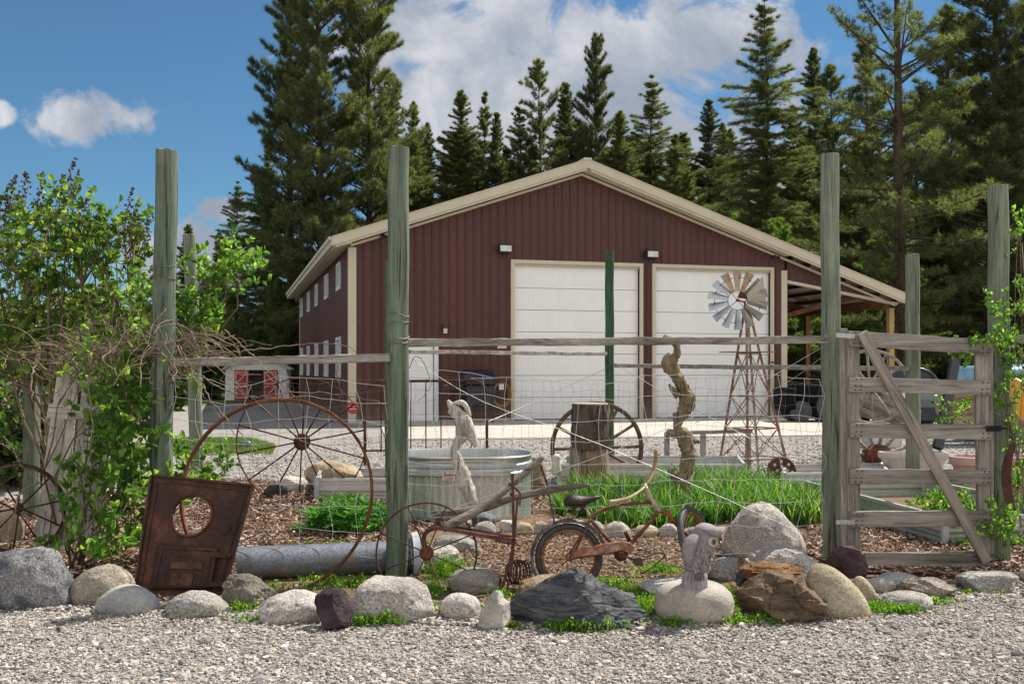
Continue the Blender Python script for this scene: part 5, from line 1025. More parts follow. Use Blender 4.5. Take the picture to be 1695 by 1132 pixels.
# ================================================================== CULTIVATOR
cu = thing('hand_plough', 'rusty walking cultivator with grey wooden handles and a thin front wheel', 'cultivator', tuple(gat(800, 985)))
CY = 6.35; cc = at(706, 915, CY)
mb = MB(); mb.tube(circ(cc, .315, 64), [.0065] * 64, 6, closed=True); wr = mb.build('wheel', rust_d, cu, smooth=True)
mb = MB(); mb.lathe(cc, [(.03, -.035), (.044, -.02), (.044, .02), (.03, .035)], 20, (0, 1, 0)); mb.build('hub', rust, wr)
for i in range(8):
    a = R_(22 + 45 * i); mb = MB(); mb.tube([cc + Vector((math.cos(a) * .04, .01, math.sin(a) * .04)), cc + Vector((math.cos(a) * .31, 0, math.sin(a) * .31))], .0042, 6); mb.build('spoke', rust_d, wr, smooth=True)
mb = MB()
for dy in (-.05, .05):
    p = smoothp([at(705, 912, CY), at(701, 893, CY), at(707, 879, CY), at(722, 872, CY), at(745, 874, CY), at(790, 882, CY), at(848, 891, CY)], 5); mb.tube([q + Vector((0, dy * (1 if i > 8 else .6), 0)) for i, q in enumerate(p)], .022, 4, flat=((0, 1, 0), .75))
mb.build('frame', rust_p, cu)
for nm, pts, w in (('standard', [(848, 783), (850, 880), (846, 920), (835, 960), (827, 985)], .021), ('standard', [(857, 822), (852, 880), (848, 930), (842, 962), (838, 978)], .017), ('brace', [(820, 894), (845, 900)], .012), ('brace', [(908, 815), (915, 850), (917, 866)], .013), ('tine', [(830, 958), (820, 975), (832, 985)], .008), ('bracket', [(842, 800), (860, 815), (860, 836)], .016)):
    mb = MB(); mb.tube(smoothp([at(x, y, CY + (.04 if nm == 'brace' else 0)) for x, y in pts], 4), w, 4, flat=((0, 1, 0), .6)); mb.build(nm, rust_p, cu)
for x, y in ((848, 870), (848, 900), (853, 893), (846, 818)):
    mb = MB(); mb.lathe(at(x, y, CY - .02), [(.010, 0), (.010, .012)], 6, (0, -1, 0)); mb.build('bolt', rust_d, cu)
for nm, pts, r0 in (('handle', [(733, 874, 6.3), (800, 838, 6.4), (860, 790, 6.5), (899, 756, 6.55)], [.030, .027, .024, .019]), ('handle', [(718, 850, 6.75), (790, 843, 6.7), (850, 823, 6.62), (905, 812, 6.6), (975, 802, 6.6)], [.018, .029, .024, .022, .014])):
    mb = MB(); mb.tube(smoothp(path(pts), 6), smoothr(r0, 6), 10, .07, 3, 6); mb.build(nm, mat_wood('handle_wood', [(.25, (.07, .055, .042)), (.5, (.16, .135, .11)), (.75, (.30, .27, .23))], 0, 18, .7, .1), cu, smooth=True)
# ================================================================== STOVE PLATE
SY = 6.30; a_, b_, c_, d_ = at(252, 787, SY + .16), at(420, 803, SY + .14), at(370, 982, SY - .02), at(223, 984, SY - .04)
sp = thing('stove_plate', 'rusty cast iron stove front with a round opening and small door, leaning back', 'stove plate', tuple((c_ + d_) / 2))
u = ((b_ - a_) + (c_ - d_)).normalized(); n_ = (b_ - a_).cross(d_ - a_).normalized(); n_ = n_ if n_.y < 0 else -n_
def bil(s, t): return (a_ * (1 - s) + b_ * s) * (1 - t) + (d_ * (1 - s) + c_ * s) * t
hc, hr, hz_ = (.46, .32), .195, .172
mb = MB(); N = 48; inner, outer = [], []
for i in range(N):
    a = 2 * math.pi * i / N; ca, sa = math.cos(a), math.sin(a); w_ = 1 + .05 * (math.cos(a * 8) > .75)
    inner.append((hc[0] + ca * hr * w_, hc[1] + sa * hz_ * w_)); k = min(((1 - hc[0]) if ca > 0 else hc[0]) / max(abs(ca), 1e-6), ((1 - hc[1]) if sa > 0 else hc[1]) / max(abs(sa), 1e-6)); outer.append((hc[0] + ca * k, hc[1] + sa * k))
for s_, t_2 in ((0, 0), (1, 0), (1, 1), (0, 1)):        # snap nearest outer point to the corner
    j = min(range(N), key=lambda i: (outer[i][0] - s_) ** 2 + (outer[i][1] - t_2) ** 2); outer[j] = (s_, t_2)
V = [bil(*p) for p in inner] + [bil(*p) for p in outer]; V += [v - n_ * .022 for v in V]
fs = []
for i in range(N):
    j = (i + 1) % N; fs += [(i, j, N + j, N + i), (2 * N + i, 3 * N + i, 3 * N + j, 2 * N + j), (i, 2 * N + i, 2 * N + j, j), (N + i, N + j, 3 * N + j, 3 * N + i)]
mb.add(V, fs); stove = mat_rust('stove_rust', (.022, .011, .009), (.058, .022, .014), (.16, .060, .034), 3.2, .5); body = mb.build('plate', stove, sp)
mb = MB(); mb.tube([bil(hc[0] + math.cos(a) * (hr + .012), hc[1] + math.sin(a) * (hz_ + .010)) + n_ * .006 for a in np.linspace(0, 6.283, 49)[:-1]], .009, 8, closed=True); mb.build('opening_rim', stove, sp, smooth=True)
mb = MB()
for p, q in (((0, 0), (1, 0)), ((1, 0), (1, 1)), ((0, 0), (0, 1)), ((0, 1), (1, 1))): mb.bar(bil(*p) + n_ * .008, bil(*q) + n_ * .008, .014, .022, n_)
for p, q in (((.06, .05), (.94, .05)), ((.06, .05), (.06, .95)), ((.94, .05), (.94, .95))): mb.bar(bil(*p) + n_ * .003, bil(*q) + n_ * .003, .006, .01, n_)
mb.build('edge_flange', stove, sp)
mb = MB(); ang = np.linspace(0, 4.4, 18)
for s0, sg in ((.84, 1), (.90, -1)): mb.tube([bil(s0 + .045 * math.cos(a) * (1 - a / 7) * sg, .40 + .10 * a / 4.4 + .03 * math.sin(a)) + n_ * .004 for a in ang], .0035, 6)
mb.build('scroll_relief', stove, sp, smooth=True)
door = MB(); q = [bil(.19, .575), bil(.83, .60), bil(.85, .955), bil(.17, .96)]; door.prism([v + n_ * .002 for v in q], n_ * .035); d_o = door.build('stove_door', stove, sp, bevel=.006)
def dp(s, t): return ((q[0] * (1 - s) + q[1] * s) * (1 - t) + (q[3] * (1 - s) + q[2] * s) * t) + n_ * .038
mb = MB()
for p, r_, w_ in (((.08, .08), (.92, .08), .008), ((.08, .08), (.08, .92), .008), ((.92, .08), (.92, .92), .008), ((.08, .92), (.92, .92), .008), ((.28, .46), (.80, .46), .045), ((.22, .64), (.22, .94), .012), ((.38, .64), (.38, .94), .05), ((.60, .64), (.60, .94), .07), ((.44, .82), (.56, .82), .03)): mb.bar(dp(*p), dp(*r_), w_, .014, n_)
mb.tube([dp(.35 + .30 * k / 10, .30 - .10 * math.sin(math.pi * k / 10)) for k in range(11)], .004, 6); mb.build('raised_panels', stove, d_o, bevel=.002)
mb = MB()
for t in (.16, .9): mb.bar(dp(.9, t), dp(1.22, t), .03, .022, n_); mb.lathe(dp(1.2, t) - u * 0, [(.012, -.01), (.012, .03)], 8, n_)
mb.build('hinge', stove, d_o)
# ================================================================== PIPE
pa, pb_ = at(392, 934, 6.72), at(680, 926, 6.98); pa.z = pb_.z = .112
mb = MB(); mb.lathe(pa, [(.108, 0), (.110, .02)] + [(.108, (pb_ - pa).length - .02), (.121, (pb_ - pa).length)], 36, (pb_ - pa), cap=False); mb.lathe(pa, [(.110, (pb_ - pa).length), (.110, 0)], 36, (pb_ - pa), cap=False)
th = thing('steel_pipe', 'long galvanised pipe lying on the ground behind the hoop, ending in a white flange', 'pipe', tuple((pa + pb_) / 2 - Vector((0, 0, .12)))); mb.build('tube', mat_galv('pipe_metal', (.10, .115, .14), (.25, .275, .32), .5, .45, .9), th, smooth=True, auto=40)
mb = MB(); ax = (pb_ - pa).normalized(); L = (pb_ - pa).length; mb.lathe(pa, [(.105, L), (.16, L + .002), (.16, L + .016), (.165, L + .05), (.105, L + .055)], 36, ax, cap=False); mb.build('flange', mat_plain('pale_flange', (.50, .53, .58), .5, .1), th, smooth=True, auto=30)
for i in range(16):
    a = 2 * math.pi * i / 16; mb = MB(); p = pa + ax * (L - .006) + Vector((0, math.cos(a) * .135, math.sin(a) * .135)); mb.lathe(p, [(.010, 0), (.010, .012)], 8, ax); mb.build('bolt', dark, th)
# ================================================================== BICYCLE
BY = 6.42; bk = thing('bicycle', 'rusted old bicycle with a black saddle and curved bare handlebars, front wheel turned', 'bicycle', tuple(at(1030, 985, BY)))
paint = mat_rust('bike_rust', (.07, .026, .018), (.16, .065, .042), (.30, .17, .12), 16, .7); chrome = mat_rust('worn_chrome', (.22, .12, .06), (.42, .33, .24), (.58, .53, .46), 18, .45)
def bp(x, y, dy=0): return at(x, y, BY) + Vector((0, dy, 0))
hubc = bp(941.6, 922); R1 = .208
def tyre(c, r, tr, X, Z, name_parent, mat_t, rim=True):
    Yd = X.cross(Z); mb = MB(); mb.tube([c + X * math.cos(a) * r + Z * math.sin(a) * r for a in np.linspace(0, 2 * math.pi, 57)[:-1]], tr, 10, closed=True); t = mb.build('tyre', mat_t, name_parent, smooth=True)
    mb = MB(); mb.tube([c + X * math.cos(a) * (r - tr * 1.15) + Z * math.sin(a) * (r - tr * 1.15) for a in np.linspace(0, 2 * math.pi, 57)[:-1]], tr * .6, 6, closed=True); mb.build('rim', rust_o, name_parent, smooth=True)
    mb = MB(); mb.lathe(c, [(.012, -.05), (.022, -.03), (.015, -.02), (.015, .02), (.022, .03), (.012, .05)], 12, Yd); mb.build('hub', rust_o, name_parent, smooth=True)
    mb = MB()
    for i in range(24):
        a = 2 * math.pi * i / 24; b = a + (.5 if i % 2 else -.5); s_ = Yd * .022 * (1 if i % 4 < 2 else -1); mb.tube([c + s_ + (X * math.cos(b) + Z * math.sin(b)) * .02, c + (X * math.cos(a) + Z * math.sin(a)) * (r - tr)], .0016, 4)
    mb.build('spokes', rust_o, name_parent)
rubber = mat_plain('old_rubber', (.06, .06, .065), .6, 0, .3, 12, .2); X0, Z0 = Vector((1, 0, 0)), Vector((0, 0, 1))
w1 = MB(); w1.lathe(hubc, [(.006, -.07), (.006, .07)], 8, (0, 1, 0)); w1 = w1.build('rear_wheel', rust_o, bk); tyre(hubc, R1 - .012, .021, X0, Z0, w1, rubber)
mb = MB(); n = 40; vs = []
for i in range(n + 1):
    a = R_(18 + 205 * i / n)
    for rr_, yy in ((R1 + .018, -.030), (R1 + .034, -.018), (R1 + .038, 0), (R1 + .034, .018), (R1 + .018, .030)): vs.append(hubc + Vector((math.cos(a) * rr_, yy, math.sin(a) * rr_)))
mb.add(vs, [(i * 5 + k, i * 5 + k + 1, i * 5 + 6 + k, i * 5 + 5 + k) for i in range(n) for k in range(4)]); f_ = mb.build('mudguard', mat_rust('mudguard', (.05, .03, .026), (.12, .09, .085), (.40, .34, .32), 9, .6), bk, smooth=True); sd_ = f_.modifiers.new('s', 'SOLIDIFY'); sd_.thickness = .002
fc = bp(1152, 893, .02); yaw = R_(56); X1 = Vector((math.cos(yaw) , math.sin(yaw), 0)); Z1 = (Vector((-.30, .08, 1))).normalized(); Z1 = (Z1 - X1 * Z1.dot(X1)).normalized(); w2 = MB(); w2.lathe(fc, [(.006, -.06), (.006, .06)], 8, X1.cross(Z1)); w2 = w2.build('front_wheel', rust_o, bk); tyre(fc, .196, .020, X1, Z1, w2, rubber)
def btube(name, pts, r, mat=paint, k=5, parent=bk, n=10): mb = MB(); mb.tube(smoothp(pts, k), r if not hasattr(r, '__len__') else smoothr(r, k), n); return mb.build(name, mat, parent, smooth=True)
btube('frame', [bp(973, 852), bp(985, 868), bp(1003, 888), bp(1022, 908)], .0125); btube('top_tube', [bp(977, 858), bp(995, 845), bp(1028, 835), bp(1058, 832), bp(1080, 830)], .0115); btube('down_tube', [bp(1089, 846), bp(1074, 866), bp(1058, 884), bp(1045, 900)], .0125)
btube('head_tube', [bp(1068, 806), bp(1078, 826), bp(1092, 846)], .016, chrome)
for dy in (-.05, .05):
    btube('seat_stay', [bp(978, 858, dy * .3), bp(960, 892, dy), bp(942, 921, dy)], .0065); btube('chain_stay', [bp(1020, 912, dy * .5), bp(980, 917, dy), bp(943, 922, dy)], .007)
    btube('fork_blade', [bp(1093, 846), bp(1106, 850, dy * .3) , bp(1118, 866, dy), bp(1134, 882, dy), fc + Vector((0, dy * .9, 0))], [.013, .013, .012, .010, .007], mat_rust('fork_red', (.09, .02, .012), (.24, .055, .025), (.38, .13, .06), 12, .5))
btube('handlebar', [bp(1068, 804), bp(1060, 810, -.04), bp(1040, 820, -.09), bp(1020, 825, -.11), bp(1006, 826, -.12)], [.009, .009, .010, .012, .0125], mat_rust('bar_left', (.25, .13, .05), (.45, .33, .20), (.60, .52, .40), 16, .6))
btube('handlebar', [bp(1068, 804), bp(1077, 795, .04), bp(1085, 778, .09), bp(1090, 760, .11), bp(1090, 746, .12)], [.009, .010, .011, .013, .0125], mat_rust('bar_right', (.14, .06, .03), (.32, .18, .10), (.45, .32, .22), 16, .6)); btube('stem', [bp(1066, 801), bp(1072, 812)], .0125, chrome, 2)
mb = MB(); q_ = [bp(946, 918, -.05), bp(950, 908, -.05), bp(1000, 897, -.05), bp(1030, 893, -.05), bp(1046, 898, -.05), bp(1049, 908, -.05), bp(1043, 914, -.05), bp(1028, 909, -.05), bp(1000, 912, -.05), bp(965, 920, -.05)]; mb.prism(q_, (0, .012, 0)); mb.build('chain_guard', mat_rust('guard', (.20, .07, .03), (.34, .16, .09), (.55, .42, .36), 22, .7), bk, bevel=.003)
cr = bp(1027, 915, -.04); mb = MB(); mb.lathe(cr, [(.045, 0), (.045, .006), (.02, .01), (.02, -.05)], 24, (0, 1, 0)); mb.build('crank', rust_d, bk, smooth=True, auto=30); btube('crank_arm', [bp(1027, 915, -.07), bp(1046, 922, -.07)], .007, rust_o, 2)
mb = MB(); c = bp(1053, 925, -.09); mb.box(tuple(c - Vector((.026, .045, .016))), tuple(c + Vector((.026, .045, .022)))); mb.build('pedal', mat_plain('pedal_block', (.08, .065, .045), .8, 0, .4, 30, .5), bk, bevel=.004)
btube('crank_arm', [bp(1027, 915, .05), bp(1044, 902, .05), ], .007, rust_o, 2); btube('pedal', [bp(1037, 882, .06), bp(1044, 898, .06)], .014, rust_p, 2)
btube('chain', [bp(1050, 915), bp(1070, 922, .02), bp(1090, 917, .04), bp(1102, 922, .05), bp(1080, 938, .0), bp(1060, 948, -.03)], .004, rust_d); btube('cable', [bp(1040, 905), bp(1060, 915, .03), bp(1095, 912, .05), bp(1105, 925, .05)], .0025, rust_d)
mb = MB(); S = [(934, 831, .036, .028), (940, 829, .060, .045), (950, 829, .062, .052), (962, 830, .045, .045), (972, 828, .026, .032), (984, 824, .018, .020), (994, 821, .012, .012)]; vs = []; nn = 16
for x, y, ry, rz_ in S:
    c = bp(x, y, 0)
    for k in range(nn): a = 2 * math.pi * k / nn; vs.append(c + Vector((0, math.cos(a) * ry, math.sin(a) * rz_ * (1 if math.sin(a) > 0 else .62) - .006)))
mb.add(vs, [(i * nn + k, i * nn + (k + 1) % nn, (i + 1) * nn + (k + 1) % nn, (i + 1) * nn + k) for i in range(len(S) - 1) for k in range(nn)] + [tuple(range(nn - 1, -1, -1)), tuple((len(S) - 1) * nn + k for k in range(nn))])
sdl = mb.build('saddle', mat_plain('saddle_leather', (.028, .014, .012), .5, 0, .4, 10, .3), bk, smooth=True); btube('seat_post', [bp(970, 838), bp(974, 850), bp(976, 858)], .010, chrome, 2)
mb = MB()
for k in range(2): mb.tube([bp(950 + k * 14, 841, .02 - .04 * k) + Vector((math.cos(a) * .012, math.sin(a) * .012, -.004 * a * .4)) for a in np.linspace(0, 18, 40)], .0025, 5)
mb.build('springs', rust_d, sdl); btube('mudguard_stay', [bp(889, 921, -.03), bp(915, 921, -.05), bp(941, 922, -.06)], .004, rust_o, 2)
mb = MB(); axc = Vector((.82, -.5, .05)).normalized(); uc = axc.cross(Vector((0, 0, 1))).normalized(); vc = uc.cross(axc); rcl = random.Random(4)
for k in range(13):
    q = at(858, 947, 6.42) + axc * .009 * (k - 6) + Vector((rcl.uniform(-1, 1), 0, rcl.uniform(-1, 1))) * .004; rk = .070 + rcl.uniform(-.006, .006); mb.tube([q + uc * math.cos(a) * rk + vc * math.sin(a) * rk * 1.05 for a in np.linspace(0, 6.283, 29)[:-1]], .0035, 5, closed=True)
mb.build('wire_coil', rust_d, smooth=True, label='roll of rusty wire between the cultivator and the bicycle rear wheel', cat='wire coil')
# ================================================================== OWL
OY = 5.60; ow = thing('owl_statue', 'grey-mauve carved owl statue perched on a stump base, looking right', 'statue', tuple(at(1150, 985, OY)))
stone = mat_rock('owl_stone', (.30, .26, .265), (.22, .19, .195), (.38, .335, .335), .25, 7, 60, .3)
def op(x, y, dy=0): return at(x, y - 7, OY) + Vector((0, dy, 0))
def loft(mb, secs, n=24, sq=1.0):
    vs = []
    for c, rx, ry, tl in secs:
        for k in range(n):
            a = 2 * math.pi * k / n; vs.append(c + Vector((math.cos(a) * rx, math.sin(a) * ry, -math.cos(a) * rx * tl)))
    m = len(secs); mb.add(vs, [(i * n + k, i * n + (k + 1) % n, (i + 1) * n + (k + 1) % n, (i + 1) * n + k) for i in range(m - 1) for k in range(n)] + [tuple(range(n - 1, -1, -1)), tuple((m - 1) * n + k for k in range(n))]); return mb
s = OY / F; mb = MB(); loft(mb, [(op(1150, 987), 23 * s, 20 * s, 0), (op(1150, 975), 22 * s, 20 * s, 0), (op(1151, 960), 20 * s, 19 * s, 0), (op(1152, 951), 18 * s, 17 * s, 0), (op(1152, 949), 10 * s, 10 * s, 0)])
for i, v in enumerate(mb.v): 
    if i < 96: v.x += .003 * math.sin(i * 2.1); v.y += .003 * math.cos(i * 2.1)
mb.build('stump_base', mat_wood('carved_base', [(.3, (.20, .17, .18)), (.5, (.30, .265, .27)), (.75, (.40, .36, .36))], 2, 14, .3), ow, smooth=True)
mb = MB(); K = [(1150, 951, 15, 13, 0), (1150, 948, 19, 17, .05), (1153, 935, 22, 20, .1), (1157, 920, 23.5, 21, .12), (1161, 906, 23.5, 21.5, .15), (1165, 897, 22.5, 21, .2), (1169, 889, 22, 21, .28), (1173, 882, 19.5, 19, .35), (1174, 877, 14, 14, .35), (1174, 873, 6, 6, .2)]
loft(mb, [(op(x, y), rx * s, ry * s, t) for x, y, rx, ry, t in K], 32); ob = mb.build('body', stone, ow, smooth=True)
sm = ob.modifiers.new('sub', 'SUBSURF'); sm.levels = 1; sm.render_levels = 1
mb = MB(); loft(mb, [(op(1171, 888, -.055), 12 * s, 8 * s, .5), (op(1178, 885, -.062), 12 * s, 9 * s, .5), (op(1187, 881, -.052), 8.5 * s, 9 * s, .4), (op(1196, 877, -.03), 2.5 * s, 3 * s, .2)], 16); mb.build('brow', stone, ow, smooth=True)
mb = MB(); loft(mb, [(op(1160, 884, -.02), 7 * s, 7 * s, 0), (op(1160, 878, .0), 4 * s, 4 * s, 0), (op(1162, 873, .0), 1.5 * s, 1.5 * s, 0)], 12); mb.build('ear_tuft', stone, ow, smooth=True)
en = Vector((.55, -1, .02)).normalized()
for x, y, dy in ((1177, 900, -.070), (1189, 898, -.035)):
    e_ = op(x, y, dy); mb = MB(); mb.lathe(e_, [(.026, -.015), (.028, 0), (.025, .006), (.018, .003), (.017, -.002)], 24, en, sx=1, cap=False); m1 = mb.build('eye_ring', mat_plain('eye_ring', (.50, .47, .40), .5), ow, smooth=True)
    mb = MB(); mb.lathe(e_, [(.0175, -.01), (.017, 0), (.010, .004), (.001, .005)], 20, en); mb.build('eye', mat_plain('amber_eye', (.22, .15, .06), .3), m1, smooth=True); mb = MB(); mb.lathe(e_ + en * .004, [(.008, 0), (.006, .003)], 16, en); mb.build('pupil', dark, m1)
mb = MB(); mb.tube([op(1186, 899, -.08), op(1188, 905, -.088), op(1186, 911, -.082)], [.009, .007, .002], 8); mb.build('beak', mat_plain('beak', (.10, .09, .09), .4), ow, smooth=True)
mb = MB(); loft(mb, [(op(1137, 945, -.03), 4 * s, 8 * s, 0), (op(1135, 930, -.045), 8 * s, 12 * s, .1), (op(1136, 914, -.05), 11 * s, 14 * s, .1), (op(1141, 900, -.05), 12 * s, 13 * s, .1), (op(1148, 891, -.04), 8 * s, 10 * s, .1), (op(1152, 888, -.03), 3 * s, 4 * s, 0)], 16); mb.build('wing', stone, ow, smooth=True)
rng = np.random.default_rng(9); n = 230; fx = rng.random(n); fy = rng.random(n); Pp = np.array([tuple(op(1143 + 28 * a + 8 * b, 949 - 40 * b, 0)) for a, b in zip(fx, fy)])
cx_ = np.array([op(1151 + 9 * b, 900)[0] for b in fy]); hw = 22.5 * s; dx_ = (Pp[:, 0] - cx_) / hw; Pp[:, 1] = OY - 21 * s * np.sqrt(np.clip(1 - dx_ ** 2, .05, 1)) * (.86 + .12 * fy) - .001
npobj('breast_feathers', [leaf_arrays(Pp, np.stack([dx_ * .3, -.6 + 0 * dx_, -1 + 0 * dx_], 1) * 6, np.full(n, .018), .42, rng, .3)], mat_plain('feather_stone', (.40, .36, .35), .85, 0, .2, 40), ow)
mb = MB()
for k in range(5): mb.tube([op(1146 + k * 3.5, 950, -.058), op(1146 + k * 3.7, 956, -.07), op(1146 + k * 3.8, 964, -.066)], [.006, .006, .003], 6)
mb.build('claws', mat_plain('claw', (.16, .14, .14), .6), ow, smooth=True)
# ================================================================== STOCK TANK AND BEDS
TY = 9.78; tk = thing('stock_tank', 'oval galvanised stock tank with ribbed sides and a red lettered label', 'tank', tuple(at(768, 860, 9.5)))
tc = at(765, 800, TY); tc.z = 0; hx, hy, Hh = .655, .52, .60
def oval(k, z, off=0, rib=0):
    a = 2 * math.pi * k; e = 2.6; ca, sa = math.cos(a), math.sin(a); q = (abs(ca) ** e + abs(sa) ** e) ** (-1 / e); x, y = ca * q * (hx + off), sa * q * (hy + off); return tc + Vector((x, y, z * .9))
n = 240; prof = [(0, .0), (.01, .01), (.02, .012), (.06, .01), (.10, 'r'), (.42, 'r'), (.46, .010), (.475, .022), (.50, .022), (.515, .008), (.54, .006), (.555, .020), (.58, .020), (.595, .008), (.62, .008), (.635, .016), (.655, .026), (.668, .018), (.662, .006), (.63, .000), (.10, -.004)]
mb = MB(); vs = []
for z, o_ in prof:
    for k in range(n): off_ = (.009 if (k // 2) % 2 else .001) if o_ == 'r' else o_; vs.append(oval(k / n, z, off_))
m = len(prof); mb.add(vs, [(i * n + k, i * n + (k + 1) % n, (i + 1) * n + (k + 1) % n, (i + 1) * n + k) for i in range(m - 1) for k in range(n)]); mb.build('wall', mat_galv('tank_metal', (.42, .45, .43), (.66, .68, .64), .36, .7, .12), tk, smooth=True, auto=35)
mb = MB(); mb.add([oval(k / 48, .30, -.006) for k in range(48)], [tuple(range(48))]); mb.build('tank_soil', soil_m, tk)
mb = MB(); lb_ = at(747, 788, TY - hy - .024); mb.box((lb_.x - .080, lb_.y - .006, lb_.z - .036), (lb_.x + .080, lb_.y, lb_.z + .036)); lo_ = mb.build('label', mat_plain('label_white', (.75, .70, .68), .5), tk)
red_l = mat_plain('label_red', (.38, .02, .035), .5); text_obj('lettering', 'Behlen', .050, red_l, (lb_.x, lb_.y - .0065, lb_.z + .012), Euler((R_(90), 0, 0)), lo_, .0008, True); text_obj('lettering', 'COUNTRY', .026, red_l, (lb_.x, lb_.y - .0065, lb_.z - .022), Euler((R_(90), 0, 0)), lo_, .0008, True)
bedm = mat_galv('bed_metal', (.60, .62, .62), (.74, .75, .75), .3, .45, .0); bedg = mat_galv('green_bed_metal', (.36, .41, .36), (.50, .55, .49), .4, .4, .1); bedc = mat_galv('bed_corner', (.45, .47, .47), (.62, .64, .63), .5, .6, .1)
def bed(label, corners, h, z0=0, mat=None, soil=.3):
    mat = mat or bedm; cs = [Vector((c[0], c[1], z0)) for c in corners]; ctr = sum(cs, Vector()) / 4; t = thing('raised_bed', label, 'planter bed', tuple(ctr), 'corrugated metal planter beds')
    for i in range(4):
        a, b = cs[i], cs[(i + 1) % 4]; d = (b - a).normalized(); nrm = Vector((d.y, -d.x, 0)); nrm = nrm if (a - ctr).dot(nrm) > 0 else -nrm; pr = []; N = 36
        for k in range(N + 1): z = h * k / N; pr.append((z, .020 * max(-.6, min(1, 2.2 * math.sin(2 * math.pi * 2.5 * k / N - .8)))))
        pr += [(h + .006, .018), (h + .006, -.02)] + [(z, o_ - .006) for z, o_ in reversed(pr)]
        vs = [p_ + nrm * o_ + Vector((0, 0, z)) for p_ in (a, b) for z, o_ in pr]; M = len(pr); mb = MB(); mb.add(vs, [(k, k + 1, M + k + 1, M + k) for k in range(M - 1)]); mb.build('side_panel', mat, t, smooth=True, auto=40)
        mb = MB(); mb.box(tuple(a + Vector((-.028, -.028, 0))), tuple(a + Vector((.028, .028, h + .014)))); mb.build('corner_post', bedc, t, bevel=.006)
    mb = MB(); mb.add([c * .995 + ctr * .005 + Vector((0, 0, h * soil)) for c in cs], [(0, 1, 2, 3)]); mb.build('soil', soil_m, t); return t
def gq(px, Y): return ((px - CX) / F * Y, Y)
bed('long grey corrugated bed between the hoop and the thick green post', [gq(525, 10.7), gq(668, 10.7), gq(668, 11.8), gq(532, 11.8)], .245)
bed('grey corrugated bed behind the grass clump, below the wagon wheel', [gq(926, 12.1), gq(1232, 12.1), gq(1222, 13.2), gq(936, 13.2)], .27)
bed('short pale corrugated bed left of the gate post, behind the green one', [gq(1297, 11.4), gq(1470, 11.6), gq(1460, 12.6), gq(1300, 12.4)], .235)
bed('long greenish corrugated bed running diagonally behind the gate', [(3.06, 10.5), (3.42, 7.98), (4.7, 8.15), (4.35, 10.65)], .24, mat=bedg)
# ================================================================== HEADBOARD
hb = thing('bed_headboard', 'rusty iron bed headboard with arched top and thin bars behind the stock tank', 'headboard', tuple(at(705, 780, 13)))
HYY = 13.0; arch = [at(604, 770, HYY), at(604, 700, HYY), at(605, 655, HYY), at(611, 640, HYY), at(624, 632, HYY), at(645, 631, HYY), at(760, 630, HYY), at(786, 630, HYY), at(799, 637, HYY), at(805, 652, HYY), at(806, 700, HYY), at(806, 775, HYY)]
mb = MB(); mb.tube(smoothp(arch, 5), .019, 10); mb.build('arch_tube', rust_d, hb, smooth=True)
for px in (631, 655, 680, 705, 730, 755, 780):
    mb = MB(); mb.tube([at(px, 632, HYY), at(px, 745, HYY)], .0085, 6); mb.build('bar', rust_d, hb, smooth=True)
mb = MB(); mb.tube([at(604, 746, HYY), at(806, 744, HYY)], .012, 8); mb.build('cross_bar', rust_d, hb, smooth=True)
# ================================================================== LOG, SNAG, DRIFTWOOD, STUMPS
lg = thing('log_post', 'thick cut log section standing on a split timber base in the middle', 'log', tuple(at(980, 815, 11.5))); LY = 11.5; sL = LY / F
mb = MB(); mb.tube([at(976 + .2 * k, 742 - 10.4 * k, LY) for k in range(8)], [29 * sL, 29.5 * sL, 30 * sL, 30 * sL, 30 * sL, 30 * sL, 30.5 * sL, 30 * sL], 64, .10, 4, 14); mb.build('bark_log', mat_wood('log_bark', [(.3, (.03, .022, .017)), (.5, (.095, .073, .058)), (.75, (.20, .165, .138))], 2, 24, .9, .14), lg, smooth=True, auto=50)
mb = MB(); mb.lathe(at(977.4, 669, LY), [(29 * sL, 0), (28.5 * sL, .012), (.001, .02)], 40); mb.build('cut_top', mat_wood('cut_wood', [(.3, (.22, .17, .12)), (.5, (.40, .33, .25)), (.75, (.58, .50, .40))], 0, 9, .4, .6), lg)
mb = MB(); mb.tube([at(983, 815, LY), at(983, 780, LY), at(982, 742.5, LY)], [25 * sL, 25 * sL, 24 * sL], 20, .05, 9, 4); mb.build('timber_base', wood_snag(), lg, smooth=True, auto=40)
mb = MB(); a = at(944, 815, LY - .1); b = at(960, 738, LY + .1); mb.box((a.x, a.y, 0), (b.x, b.y, b.z)); mb.build('timber_base', wood_grey(2), lg, bevel=.008)
def gnarl(name, label, cat, limbs, mat, seed, rough=.16, group=None):
    mb = MB()
    for i, (pts, rad) in enumerate(limbs):
        p = smoothp(path([q for q in pts]), 12); r_ = smoothr([x * pts[0][2] / F for x in rad], 12); mb.tube(p, r_, 26, rough, seed + i * 5, 9)
    o = mb.build(name, mat, smooth=True, label=label, cat=cat); return o
SN = 10.2
def z3(l, Y): return [(x, y, Y) for x, y in l]
